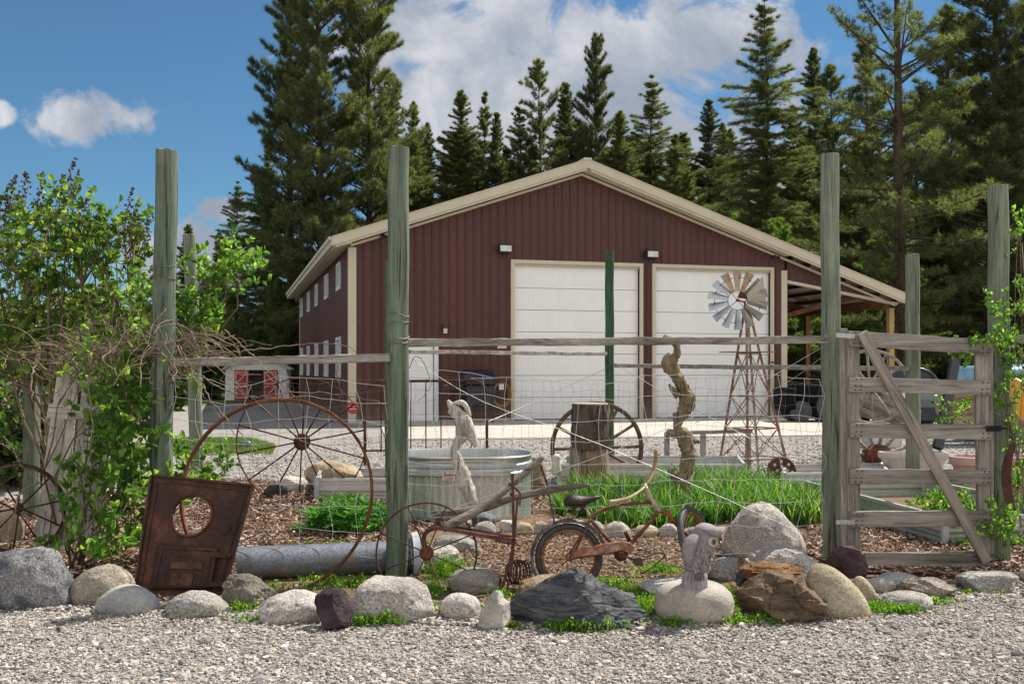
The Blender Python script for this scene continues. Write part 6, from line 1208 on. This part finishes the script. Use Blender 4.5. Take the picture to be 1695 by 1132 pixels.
gnarl('driftwood_snag', 'tall twisted driftwood trunk rising from the grass clump', 'driftwood', [
    (z3([(1128, 850), (1130, 812), (1133, 790), (1139, 765), (1140, 745), (1133, 722), (1122, 706), (1128, 685), (1136, 668), (1132, 645), (1124, 628), (1115, 610), (1114, 594), (1121, 584), (1119, 572), (1110, 563), (1098, 557)], SN), [15, 13, 11.5, 11.5, 13, 12, 8, 9, 11, 9, 10, 9, 6.5, 6.5, 6, 5, 4]),
    (z3([(1116, 618), (1106, 607), (1105, 593), (1110, 590)], SN), [9, 9, 7, 5]), (z3([(1136, 680), (1143, 672), (1147, 660), (1144, 650)], SN), [8, 7, 5, 3]), (z3([(1124, 655), (1114, 645), (1107, 636)], SN), [7, 5, 2]),
    (z3([(1126, 690), (1120, 687), (1114, 684)], SN), [7, 4, 2]), (z3([(1126, 720), (1112, 716), (1104, 712)], SN), [8, 6, 3]), (z3([(1126, 795), (1116, 788), (1111, 780), (1116, 776)], SN), [7, 6, 5, 3]), (z3([(1142, 735), (1152, 730), (1158, 733)], SN), [6, 4, 2])], wood_snag(), 3, .24)
DY_ = 6.98
gnarl('driftwood_branch', 'pale bleached driftwood piece shaped like a beaked head before the tank', 'driftwood', [
    (z3([(783, 835), (776, 815), (769, 795), (762, 775), (755, 757), (752, 745), (757, 733), (761, 720), (761, 700), (762, 690)], DY_), [8, 12, 13, 10, 8, 6, 7, 6, 6, 9]),
    (z3([(741, 662), (748, 674), (758, 685), (768, 697), (774, 708), (781, 722), (788, 740)], DY_), [2, 6, 9, 13, 12, 9, 3]), (z3([(742, 680), (752, 686), (762, 696)], DY_), [3, 7, 9]), (z3([(750, 668), (764, 666), (773, 675), (776, 688), (774, 697)], DY_), [3, 4, 4, 4, 2]),
    (z3([(756, 735), (766, 728), (772, 722), (770, 712)], DY_), [4, 5, 5, 3])], mat_wood('bleached_wood', [(.25, (.26, .22, .18)), (.5, (.46, .42, .37)), (.75, (.64, .60, .55))], 2, 14, .6, .12), 21, .12)
gnarl('short_stump', 'short brown stump with a rusty rod beside the right end of the tank', 'stump', [(z3([(890, 808), (889, 780), (886, 757)], 11.5), [17, 13, 10])], wood_snag(), 41, .15)
strand([at(893, 762, 11.4), at(900, 785, 11.3), at(907, 805, 11.3)], .010, 'rusty rod leaning on the short brown stump', rust_d, 'iron_rod', 'rod')
mb = MB(); mb.lathe(at(921, 786, 11.6), [(.035, 0), (.055, .01), (.06, .06), (.05, .12), (.045, .20), (.05, .215), (.02, .24)], 20); mb.build('plastic_jug', mat_plain('jug_plastic', (.62, .66, .52), .35), smooth=True, label='small pale plastic jug left of the log post', cat='jug')
# ================================================================== WINDMILL
WY = 13.5; wm = thing('garden_windmill', 'small garden windmill with galvanised vanes and a rusty lattice tower', 'windmill', tuple(gat(1245, 786)))
rw = mat_rust('tower_rust', (.14, .07, .045), (.27, .14, .09), (.40, .26, .19), 9, .7); top = at(1236, 507, WY); cb = gat(1246, 786); cb.z = 0
ft = {'l': at(1188, 785, WY), 'f': at(1238, 790, WY - .42), 'r': at(1307, 780, WY), 'b': at(1256, 775, WY + .42)}
for k in ft: ft[k].z = 0
tp_ = {k: top + (ft[k] - (ft['l'] + ft['r']) / 2) * .045 for k in ft}; topz = top.z
def lp(k, t): p = ft[k].lerp(tp_[k], t); return p
for k in ft: mb = MB(); mb.bar(ft[k], Vector((tp_[k].x, tp_[k].y, topz)), .030, .022); mb.build('leg', rw if k != 'b' else mat_rust('leg_grey', (.22, .20, .18), (.34, .32, .30), (.42, .40, .38)), wm)
def zt(z): return z / topz
pairs = [('l', 'f'), ('f', 'r'), ('r', 'b'), ('b', 'l')]; lv = [.22, .62, 1.05, 1.62]
for a, b in pairs:
    for z in lv: mb = MB(); mb.bar(lp(a, zt(z)), lp(b, zt(z)), .016, .006); mb.build('girt', rw, wm)
    for z0, z1 in zip(lv[:-1], lv[1:]):
        for p, q in ((a, b), (b, a)): mb = MB(); mb.bar(lp(p, zt(z0)), lp(q, zt(z1)), .011, .004); mb.build('brace', rw, wm)
pz = lp('l', zt(1.62)).z; c = (lp('l', zt(1.62)) + lp('r', zt(1.62))) / 2; mb = MB(); mb.box((c.x - .36, c.y - .16, pz + .01), (c.x + .32, c.y + .16, pz + .022)); mb.build('platform', rw, wm)
hubp = at(1221, 497, WY - .28); axw = Vector((-.28, -1, .0)).normalized(); Xw = axw.cross(Vector((0, 0, 1))).normalized(); Zw = Vector((0, 0, 1)); fan = MB(); fan.lathe(hubp, [(.012, -.02), (.022, -.01), (.022, .02), (.01, .03)], 14, axw); fan = fan.build('hub', rust, wm, smooth=True)
fgm = mat_galv('vane_metal', (.38, .40, .43), (.56, .58, .60), .35, .8, .3); fgr = mat_rust('vane_rust', (.32, .18, .10), (.46, .32, .20), (.56, .50, .42), 8, .5)
for i in range(14):
    a = R_(12 + i * 360 / 14); d = Xw * math.cos(a) + Zw * math.sin(a); tn = Xw * -math.sin(a) + Zw * math.cos(a); mb = MB(); r0, r1 = .125, .385; w0, w1_ = .026, .070; tw_ = axw
    p = [hubp + d * r0 - tn * w0 + tw_ * .012, hubp + d * r0 + tn * w0 - tw_ * .012, hubp + d * r1 + tn * w1_ * .80 - tw_ * .035, hubp + d * r1 - tn * w1_ * .80 + tw_ * .035]; mb.prism(p, axw * .002); mb.build('vane', fgr if math.sin(a) > .80 else fgm, wm)
for r_ in (.125, .30): mb = MB(); mb.tube([hubp + Xw * math.cos(a) * r_ + Zw * math.sin(a) * r_ - axw * .012 for a in np.linspace(0, 6.283, 41)[:-1]], .004, 5, closed=True); mb.build('ring', rust_d, wm)
for a in (50, 140, 230, 320): d = Xw * math.cos(R_(a)) + Zw * math.sin(R_(a)); mb = MB(); mb.tube([hubp, hubp + d * .30], .004, 5); mb.build('spoke', rust_d, wm)
mb = MB(); h0 = at(1233, 500, WY); mb.prism([at(1222, 492, WY), at(1228, 478, WY), at(1235, 482, WY), at(1238, 495, WY)], (0, .06, 0)); mb.tube([hubp, h0], .012, 8); mb.tube([h0, Vector((h0.x, h0.y, topz - .05))], .014, 8); mb.build('gear_head', rust, wm)
mb = MB(); mb.prism([at(1236, 487, WY - .36), at(1263, 457, WY - .38), at(1269, 507, WY - .38), at(1238, 497, WY - .36)], (0, .003, 0)); mb.build('tail_vane', mat_rust('tail_rust', (.36, .20, .09), (.46, .40, .32), (.52, .49, .43), 5, .5), wm)
mb = MB(); mb.tube([h0, at(1240, 492, WY - .35)], .008, 6); mb.build('tail_arm', rust, wm)
# ================================================================== OTHER YARD THINGS
fr_ = thing('sawhorse', 'low weathered timber frame standing behind the snag and the windmill', 'frame', tuple(at(1170, 790, 13.8))); FY = 14.0
for a, b, w in (((1102, 717), (1245, 713), .05), ((1106, 772), (1245, 762), .04)): mb = MB(); mb.bar(at(*a, FY), at(*b, FY), w, .06, seg=6, rough=.003, rng=rr); mb.build('rail', wood_grey(0), fr_)
for px in (1105, 1165, 1240):
    a = at(px, 716, FY); mb = MB(); mb.box((a.x - .035, a.y + .032, 0), (a.x + .035, a.y + .09, a.z)); mb.build('leg', wood_grey(2), fr_)
dk = thing('perforated_disc', 'rusty round disc full of holes leaning near the short pale bed', 'disc', tuple(at(1295, 805, 12))); c = at(1294, 782, 12.0); N = 40; nd = Vector((.25, -1, .25)).normalized(); Xd = nd.cross(Vector((0, 0, 1))).normalized(); Zd = Xd.cross(nd).normalized(); Zd = Zd if Zd.z > 0 else -Zd
bm = bmesh.new(); mb = MB(); mb.lathe(c, [(.195, 0), (.19, .016), (.178, .02)], 40, nd); mb.build('disc', mat_rust('disc_rust', (.05, .02, .016), (.11, .045, .035), (.18, .08, .06)), dk)
holes = [(.13 * math.cos(k * .785), .13 * math.sin(k * .785)) for k in range(8)] + [(.07 * math.cos(k * 1.26 + .3), .07 * math.sin(k * 1.26 + .3)) for k in range(5)]
for x, y in holes: mb = MB(); mb.lathe(c + Xd * x + Zd * y, [(.019, .0), (.019, .0215)], 12, nd); mb.build('hole', mat_plain('hole_pale', (.50, .48, .45), .9), dk)
pl_m = mat_plain('planter_plastic', (.56, .52, .50), .5, 0, .05); pk = mat_plain('pink_pot', (.50, .32, .28), .6, 0, .08)
pt = thing('window_planter', 'long off-white trough planter with a rolled rim behind the gate', 'planter', tuple(at(1512, 790, 12.3))); c = at(1512, 790, 12.3); c.z = .10
def trough(c, hx, hy, h, mat, parent):
    mb = MB(); pr = [(.72, 0), (.80, h * .35), (.90, h * .62), (.92, h * .70), (1.0, h * .76), (1.02, h * .88), (1.0, h), (.93, h), (.90, h * .86)]; n = 32; vs = []
    for k_, z in pr:
        for i in range(n): a = 2 * math.pi * i / n; ca, sa = math.cos(a), math.sin(a); q = (abs(ca) ** 5 + abs(sa) ** 5) ** -.2; vs.append(c + Vector((ca * q * hx * k_, sa * q * hy * (k_ + .0), z)))
    mb.add(vs, [(i * n + k, i * n + (k + 1) % n, (i + 1) * n + (k + 1) % n, (i + 1) * n + k) for i in range(len(pr) - 1) for k in range(n)] + [tuple(range(n - 1, -1, -1))]); mb.build('trough', mat, parent, smooth=True, auto=50)
    mb = MB(); mb.add([c + Vector((math.cos(a) * hx * .86, math.sin(a) * hy * .86, h * .85)) for a in np.linspace(0, 6.283, 25)[:-1]], [tuple(range(24))]); mb.build('soil', soil_m, parent)
trough(c, .40, .17, .30, pl_m, pt); mb = MB(); mb.box((c.x - .75, c.y - .22, 0), (c.x + .55, c.y + .25, .098)); mb.build('stone_ledge', mat_plain('ledge', (.42, .40, .37), .9, 0, .1, 5, .3), label='low concrete ledge under the white trough planter', cat='ledge', bevel=.008)
for i, (px, lb) in enumerate(((1606, 'pink terracotta pot just left of the latch side of the gate'), (1690, 'pink terracotta pot cut off by the right edge of the picture'))):
    c = at(px, 800, 11.3); c.z = 0; pt = thing('terracotta_pot', lb, 'pot', tuple(c), 'pink terracotta pots'); mb = MB(); mb.lathe(c, [(.12, 0), (.17, .26), (.185, .33), (.215, .345), (.22, .40), (.215, .43), (.19, .435), (.18, .38)], 32, cap=False); mb.build('pot', pk, pt, smooth=True, auto=40); mb = MB(); mb.lathe(c, [(.18, .385), (.001, .39)], 24); mb.build('soil', soil_m, pt)
# rusty sickle-shaped band at right
c = at(1742, 790, 6.9); mb = MB(); n = 26
vs = []
for i in range(n + 1):
    a = R_(140 + 84 * i / n); w = .060 * math.sin(math.pi * min(1, .12 + i / n * .8)) + .006; r_ = .345
    for q, yy in ((r_, 0), (r_ - w, 0), (r_ - w, .012), (r_, .012)): vs.append(c + Vector((math.cos(a) * q, yy, math.sin(a) * q * 1.12)))
mb.add(vs, [(i * 4 + k, i * 4 + (k + 1) % 4, i * 4 + 4 + (k + 1) % 4, i * 4 + 4 + k) for i in range(n) for k in range(4)] + [(0, 1, 2, 3), (n * 4 + 3, n * 4 + 2, n * 4 + 1, n * 4)]); mb.build('iron_band', rust_d, label='curved dark rusty iron blade standing against the right edge', cat='iron band', bevel=.002)
# green garden stone
rock(396, 728, 418, 742, mat_plain('green_glaze', (.07, .15, .12), .3), 'small green lump of an ornament on the lawn behind the spoked wheel', 70, .1, name='green_ornament', cat='ornament', sub=3)
# ---- car behind the gate
car = thing('parked_car', 'dark grey old car facing the yard, windscreen arch seen through the gate', 'car', tuple(at(1520, 712, 23))); cc = at(1528, 712, 23.0); cc.z = 0; ca_ = R_(-12)
def CR(v): return cc + Vector((v[0] * math.cos(ca_) - v[1] * math.sin(ca_), v[0] * math.sin(ca_) + v[1] * math.cos(ca_), v[2]))
cpaint = mat_plain('car_paint', (.055, .06, .065), .3, .3, .1); mb = MB(CR); secs = [(-.0, .55, .78, .25), (.15, .72, .86, .2), (1.1, .96, .90, .18), (1.25, .97, .90, .18), (3.6, .98, .90, .18), (4.4, .90, .84, .22), (4.5, .6, .82, .25)]
vs = []
for y, zt_, w, z0 in secs: vs += [(-w, y, z0), (w, y, z0), (w, y, zt_ * .8), (w * .9, y, zt_), (-w * .9, y, zt_), (-w, y, zt_ * .8)]
mb.add(vs, [(i * 6 + k, i * 6 + (k + 1) % 6, i * 6 + 6 + (k + 1) % 6, i * 6 + 6 + k) for i in range(len(secs) - 1) for k in range(6)] + [tuple(range(5, -1, -1)), tuple(len(secs) * 6 - 6 + k for k in range(6))]); mb.build('body', cpaint, car, smooth=True, auto=30)
mb = MB(CR); arc = lambda y, w, h: [(w * math.cos(a), y, .95 + h * math.sin(a) ** .75) for a in np.linspace(0, math.pi, 13)]
A1, A2, A3, A4 = arc(1.2, .80, .03), arc(1.85, .66, .50), arc(3.2, .66, .50), arc(3.9, .80, .03); vs = A1 + A2 + A3 + A4; mb.add(vs, [(j * 13 + k, j * 13 + k + 1, j * 13 + 14 + k, j * 13 + 13 + k) for j in (1,) for k in range(12)]); mb.build('roof', cpaint, car, smooth=True)
mb = MB(CR); mb.tube([(v[0], v[1] - .01, v[2]) for v in arc(1.86, .67, .50)], .045, 8); mb.tube([A1[0], A2[0]], .03, 6); mb.tube([A1[12], A2[12]], .03, 6); mb.build('windscreen_frame', cpaint, car, smooth=True)
mb = MB(CR); mb.add([(-.78, 1.22, .93), (.78, 1.22, .93)] + [(v[0], v[1], v[2]) for v in arc(1.84, .62, .47)], [tuple(range(15))]); mb.build('windscreen', glass, car)
for sx in (-1, 1):
    for y in (.85, 3.6):
        mb = MB(CR); mb.lathe((sx * .80, y, .33), [(.2, -.1), (.31, -.1), (.33, -.06), (.33, .06), (.31, .1), (.2, .1)], 24, (1, 0, 0)); w_ = mb.build('wheel', rubber, car, smooth=True, auto=40); mb = MB(CR); mb.lathe((sx * .80, y, .33), [(.2, -.102), (.2, .102)], 20, (1, 0, 0)); mb.build('rim', galv, w_)
    mb = MB(CR); mb.lathe((sx * .60, .06, .56), [(.10, 0), (.10, .05), (.06, .07)], 18, (0, -1, 0)); mb.build('headlight', lampg, car)
# plank heap, white panel, concrete block
ph = MB(); r_ = random.Random(8)
for i in range(16):
    a = at(1395 + r_.uniform(-12, 40), 640 + i * 2.2 + r_.uniform(-8, 4), 16.2 + i * .05); b = at(1490 + r_.uniform(0, 35), 684 + i * 1.6 + r_.uniform(-6, 6), 15.6 + i * .05); a.z = max(a.z, .1); b.z = max(b.z, .05); ph.bar(a, b, .07, .03)
ph.build('timber_heap', wood_grey(0), label='heap of old grey planks sloping down behind the gate brace', cat='timber')
mb = MB(); a = at(1424, 690, 18.5); b = at(1494, 703, 18.0); mb.box((a.x, 18.0, 0), (b.x, 18.5, .42)); mb.build('concrete_block', mat_plain('pale_block', (.52, .50, .47), .9, 0, .1, 5, .3), label='pale concrete block below the plank heap', cat='block', bevel=.015)
mb = MB(); a = at(1488, 648, 18.9); b = at(1508, 684, 18.9); mb.box((a.x, 18.9, b.z - .3), (b.x, 18.95, a.z)); mb.build('white_panel', mat_plain('panel_white', (.78, .77, .74), .6), label='upright white panel left of the post behind the gate', cat='panel')
mb = MB(); mb.bar(at(1583, 588, 13), at(1552, 742, 12.4), .11, .07); mb.build('leaning_pole', mat_plain('black_pole', (.025, .026, .03), .5), label='black flat pole leaning behind the gate', cat='pole')
for i, (y, x0, x1, lb) in enumerate(((700, 1560, 1700, 'lowest dark log of the pile right of the leaning pole'), (676, 1556, 1700, 'middle grey log of the pile right of the leaning pole'), (655, 1572, 1700, 'upper grey log of the pile right of the leaning pole'))):
    mb = MB(); mb.tube([at(x0, y, 18.5), at((x0 + x1) / 2, y - 2, 18.6), at(x1, y, 18.8)], [.17, .18, .17], 16, .05, i, 2); mb.build('log', wood_snag(0), smooth=True, auto=50, label=lb, cat='log', group='logs piled right of the leaning pole')
mb = MB()
for k in range(3):
    for j in range(3): a = at(1588, 640, 20); mb.box((a.x + .42 * j + .2 * (k % 2) + .006, 20, .66 + k * .21 + .004), (a.x + .42 * (j + 1) + .2 * (k % 2) - .006, 20.25, .66 + (k + 1) * .21 - .004))
mb.box((at(1588, 640, 20).x, 20.01, 0), (at(1588, 640, 20).x + 1.4, 20.24, .66)); mb.build('block_wall', mat_plain('grey_block', (.24, .25, .26), .9, 0, .15, 5, .4), label='low grey block wall behind the log pile', cat='wall', bevel=.01)
# blue boat on trailer at the right and a yellow cover
bt = thing('covered_boat', 'boat under a pale blue cover at the right edge', 'boat', tuple(at(1680, 700, 19))); mb = MB(); secs = []
for i in range(9): k = i / 8; secs.append((at(1598, 612, 19) + Vector((k * 3.6, .2, 0)), .62 * math.sin(math.pi * min(.98, .12 + k * .6)) + .1, k))
vs = []
for c_, w, k in secs:
    for j in range(10): a = math.pi * 2 * j / 10; vs.append(c_ + Vector((0, math.cos(a) * w, math.sin(a) * (.13 + .10 * k) * (1 if math.sin(a) > 0 else 2.2) - .05)))
mb.add(vs, [(i * 10 + k, i * 10 + (k + 1) % 10, i * 10 + 10 + (k + 1) % 10, i * 10 + 10 + k) for i in range(8) for k in range(10)] + [tuple(range(9, -1, -1)), tuple(80 + k for k in range(10))]); mb.build('cover', mat_plain('blue_tarp', (.20, .38, .50), .45, 0, .15, 3), bt, smooth=True)
mb = MB(); a = at(1620, 640, 19); mb.box((a.x, 18.9, .3), (a.x + 3, 19.4, .40)); mb.box((a.x + .6, 19, 0), (a.x + .7, 19.1, .65)); mb.box((a.x + 2.2, 19, 0), (a.x + 2.3, 19.1, .65)); mb.build('trailer', dark, bt)
mb = MB(); P_ = [(1678, 622), (1692, 628), (1712, 625), (1716, 660), (1704, 700), (1692, 690), (1682, 668), (1676, 650)]; mb.prism([at(x, y, 13.5) for x, y in P_], (0, .16, 0)); mb.build('yellow_sack', mat_plain('yellow_plastic', (.72, .36, .03), .4, 0, .15, 6, .3), label='yellow plastic sack hanging beside the right gate post', cat='sack', bevel=.05, smooth=True)
# ---- black mower under lean-to
mw = thing('garden_tractor', 'black garden tractor parked under the lean-to, behind the gate post', 'tractor', tuple(at(1335, 700, 27))); c = at(1335, 700, 27.2); c.z = .02; blk = mat_plain('black_paint', (.008, .008, .009), .85, 0, .2, 4, 0, .1)
def TB(name, lo, hi, bv=.05): mb = MB(); mb.box(tuple(c + Vector(lo)), tuple(c + Vector(hi))); return mb.build(name, blk, mw, bevel=bv, smooth=True, auto=40)
TB('hood', (-.40, -.5, .45), (.30, .5, 1.0)); TB('seat', (.35, -.3, .95), (.75, .3, 1.35)); TB('deck', (-.60, -.55, .22), (.75, .6, .42)); TB('loader_bucket', (-.75, -.6, .30), (-.42, .6, .90), .03)
for x, y, r_ in ((-.3, -.5, .28), (.5, -.5, .40), (-.3, .5, .28), (.5, .5, .40)): mb = MB(); mb.lathe(c + Vector((x, y, r_)), [(r_ * .5, -.1), (r_, -.09), (r_, .09), (r_ * .5, .1)], 22, (0, 1, 0)); mb.build('wheel', rubber, mw)
mb = MB(); mb.tube(circ(c + Vector((.2, 0, 1.25)), .2, 20, ax=(1, 0, 0), up=(0, .9, .4)), [.02] * 20, 6, closed=True); mb.tube([c + Vector((.1, 0, .9)), c + Vector((.2, 0, 1.25))], .025, 6); mb.build('steering_wheel', blk, mw, smooth=True)
# ---- grill and hose by the barn wall
gr = thing('gas_grill', 'black gas grill standing against the maroon wall', 'grill', tuple(BX((-1.15, -.7, .02)))); gm = mat_plain('grill_black', (.014, .016, .026), .3)
mb = BM(); mb.prism([(-1.55, -1.0, 1.0), (-1.55, -1.02, 1.2), (-1.55, -.85, 1.40), (-1.55, -.6, 1.40), (-1.55, -.45, 1.2), (-1.55, -.45, 1.0)], (.85, 0, 0)); mb.build('lid', gm, gr, bevel=.03, smooth=True, auto=40); mb = BM(); mb.box((-1.5, -.98, .45), (-.75, -.5, .995)); mb.build('cabinet', gm, gr, bevel=.02)
for x in (-1.46, -.80):
    for y in (-.95, -.53): mb = BM(); mb.box((x - .02, y - .02, .03), (x + .02, y + .02, .45)); mb.build('leg', gm, gr)
mb = BM(); mb.box((-2.0, -.95, .98), (-1.56, -.5, 1.02)); mb.build('side_shelf', gm, gr); mb = BM(); mb.tube([(-1.4, -1.06, 1.18), (-.85, -1.06, 1.18)], .014, 8); mb.build('handle', galv, gr)
hs = thing('garden_hose', 'yellow garden hose coiled on a white wall reel between the grill and garage door', 'hose', tuple(BX((-.33, -.1, .4)))); mb = BM()
for k in range(6): mb.tube([(-.33 + math.cos(a) * (.20 + .012 * k), -.06 - .02 * k, .72 + math.sin(a) * (.27 + .014 * k) - .0) for a in np.linspace(0, 6.283, 33)[:-1]], .013, 6, closed=True)
mb.build('coil', mat_plain('yellow_hose', (.30, .17, .05), .5), hs, smooth=True); mb = BM(); mb.box((-.41, -.16, .86), (-.27, -.025, 1.02)); mb.build('reel', off, hs, bevel=.01)
# ================================================================== PICKET PANEL AND DRY VINES (left)
pp = thing('picket_panel', 'broken pale picket panel leaning between the lilac and the vine', 'picket fence', tuple(gat(110, 930))); r_ = random.Random(12)
for i in range(9):
    x0 = 60 + i * 12; x1 = 100 + i * 10.5 + r_.uniform(-5, 5); yt = 612 + r_.uniform(-10, 22); yb = 915 + r_.uniform(-25, 20); Yp = 7.15; mb = MB(); mb.bar(at(x0, yb, Yp - .15), at(x1, yt, Yp + .05), .050 + r_.uniform(-.006, .008), .018, seg=8, rough=.004, rng=r_); mb.build('picket', wood_light(2), pp)
for (a, b) in (((80, 679), (190, 688)), ((62, 862), (120, 885))): mb = MB(); mb.bar(at(*a, 7.04), at(*b, 7.04), .10, .025, seg=6, rough=.004, rng=r_); mb.build('rail', wood_light(0), pp)
vine_m = mat_wood('dry_vine', [(.3, (.10, .065, .042)), (.5, (.21, .15, .105)), (.75, (.38, .30, .23))], 0, 20, .2, .4)
r = np.random.default_rng(50); mb = MB()
for i in range(190):
    x = r.uniform(90, 330) if i % 2 else r.normal(265, 32); y = r.normal(578, 15); Y = r.uniform(6.75, 7.3); p = [at(x, y, Y)]; d = Vector((r.normal(0, 1), r.normal(0, .3), r.normal(0, .35))).normalized()
    for k in range(r.integers(5, 11)): d = (d + Vector((r.normal(0, .45), r.normal(0, .25), r.normal(0, .30) - 2.2 * (p[-1].z - at(0, 585, 7)[2])))).normalized(); p.append(p[-1] + d * .075)
    mb.tube(smoothp(p, 3), r.uniform(.0018, .0042), 4, caps=False)
mb.build('dry_vine_tangle', vine_m, smooth=True, label='tangled mass of dry brown vines wrapped round the left tall post', cat='vine', kind='stuff')
def vine(label, pts, rad=.005, wig=.015, seed=0):
    rg = random.Random(seed); p = smoothp(path(pts), 8); p = [q + Vector((rg.gauss(0, wig * .4), rg.gauss(0, wig), rg.gauss(0, wig * .4))) for q in p]; mb = MB(); mb.tube(p, [rad * (1 - .6 * i / len(p)) for i in range(len(p))], 5); return mb.build('dry_vine', vine_m, smooth=True, label=label, cat='vine', group='long loose dry vines')
vine('long dry vine arching from the vine-wrapped post to the thick green post', [(300, 600, 6.8), (360, 640, 6.7), (420, 656, 6.65), (480, 650, 6.6), (560, 652, 6.6), (638, 668, 6.65)], .006, .012, 1)
vine('dry vine arch above the shed roof toward the barn corner', [(330, 590, 6.9), (380, 582, 6.8), (450, 575, 6.7), (530, 568, 6.7), (570, 572, 6.7), (594, 588, 6.7)], .005, .01, 2)
vine('dry vine drooping straight down over the stove plate top', [(280, 560, 6.8), (320, 610, 6.7), (350, 660, 6.6), (400, 720, 6.6), (440, 760, 6.6), (480, 790, 6.6)], .005, .012, 3)
vine('dry vine crossing in front of the shed doors', [(370, 545, 6.8), (410, 580, 6.7), (450, 620, 6.6), (490, 660, 6.6), (520, 700, 6.6)], .005, .012, 4)
vine('dry vine hanging in front of the picket panel', [(150, 590, 6.8), (146, 640, 6.7), (152, 700, 6.6), (146, 760, 6.6), (128, 830, 6.6)], .0055, .012, 5)
vine('dry vine bending over the left picket ends', [(57, 600, 6.8), (52, 650, 6.7), (66, 690, 6.7), (88, 714, 6.7), (40, 745, 6.7), (24, 770, 6.7)], .006, .012, 6)
vine('dry vine sweeping from the far left edge to the hoop', [(-5, 735, 6.8), (18, 740, 6.7), (40, 775, 6.6), (70, 800, 6.6)], .005, .01, 7)
vine('dry vine standing before the dark speckled boulder', [(60, 800, 6.5), (35, 815, 6.4), (22, 850, 6.35), (10, 905, 6.3)], .009, .008, 8)
vine('dry vine curl beside the bed headboard top', [(676, 610, 6.7), (690, 590, 6.7), (706, 610, 6.7), (712, 640, 6.7), (690, 665, 6.7)], .0035, .008, 9)
vine('dry twig hanging below the rail near the barn corner', [(560, 600, 6.65), (558, 625, 6.6), (565, 645, 6.6), (562, 660, 6.6)], .005, .012, 10)
vine('dry vine from the tangle down across the lawn patch', [(300, 575, 6.8), (330, 640, 6.7), (372, 700, 6.7), (410, 745, 6.7), (440, 790, 6.7)], .0045, .012, 11)
vine('dry vine from the tangle down to the spoked wheel hub', [(320, 560, 6.8), (350, 600, 6.7), (420, 660, 6.7), (480, 715, 6.7), (540, 750, 6.8)], .0045, .012, 12)
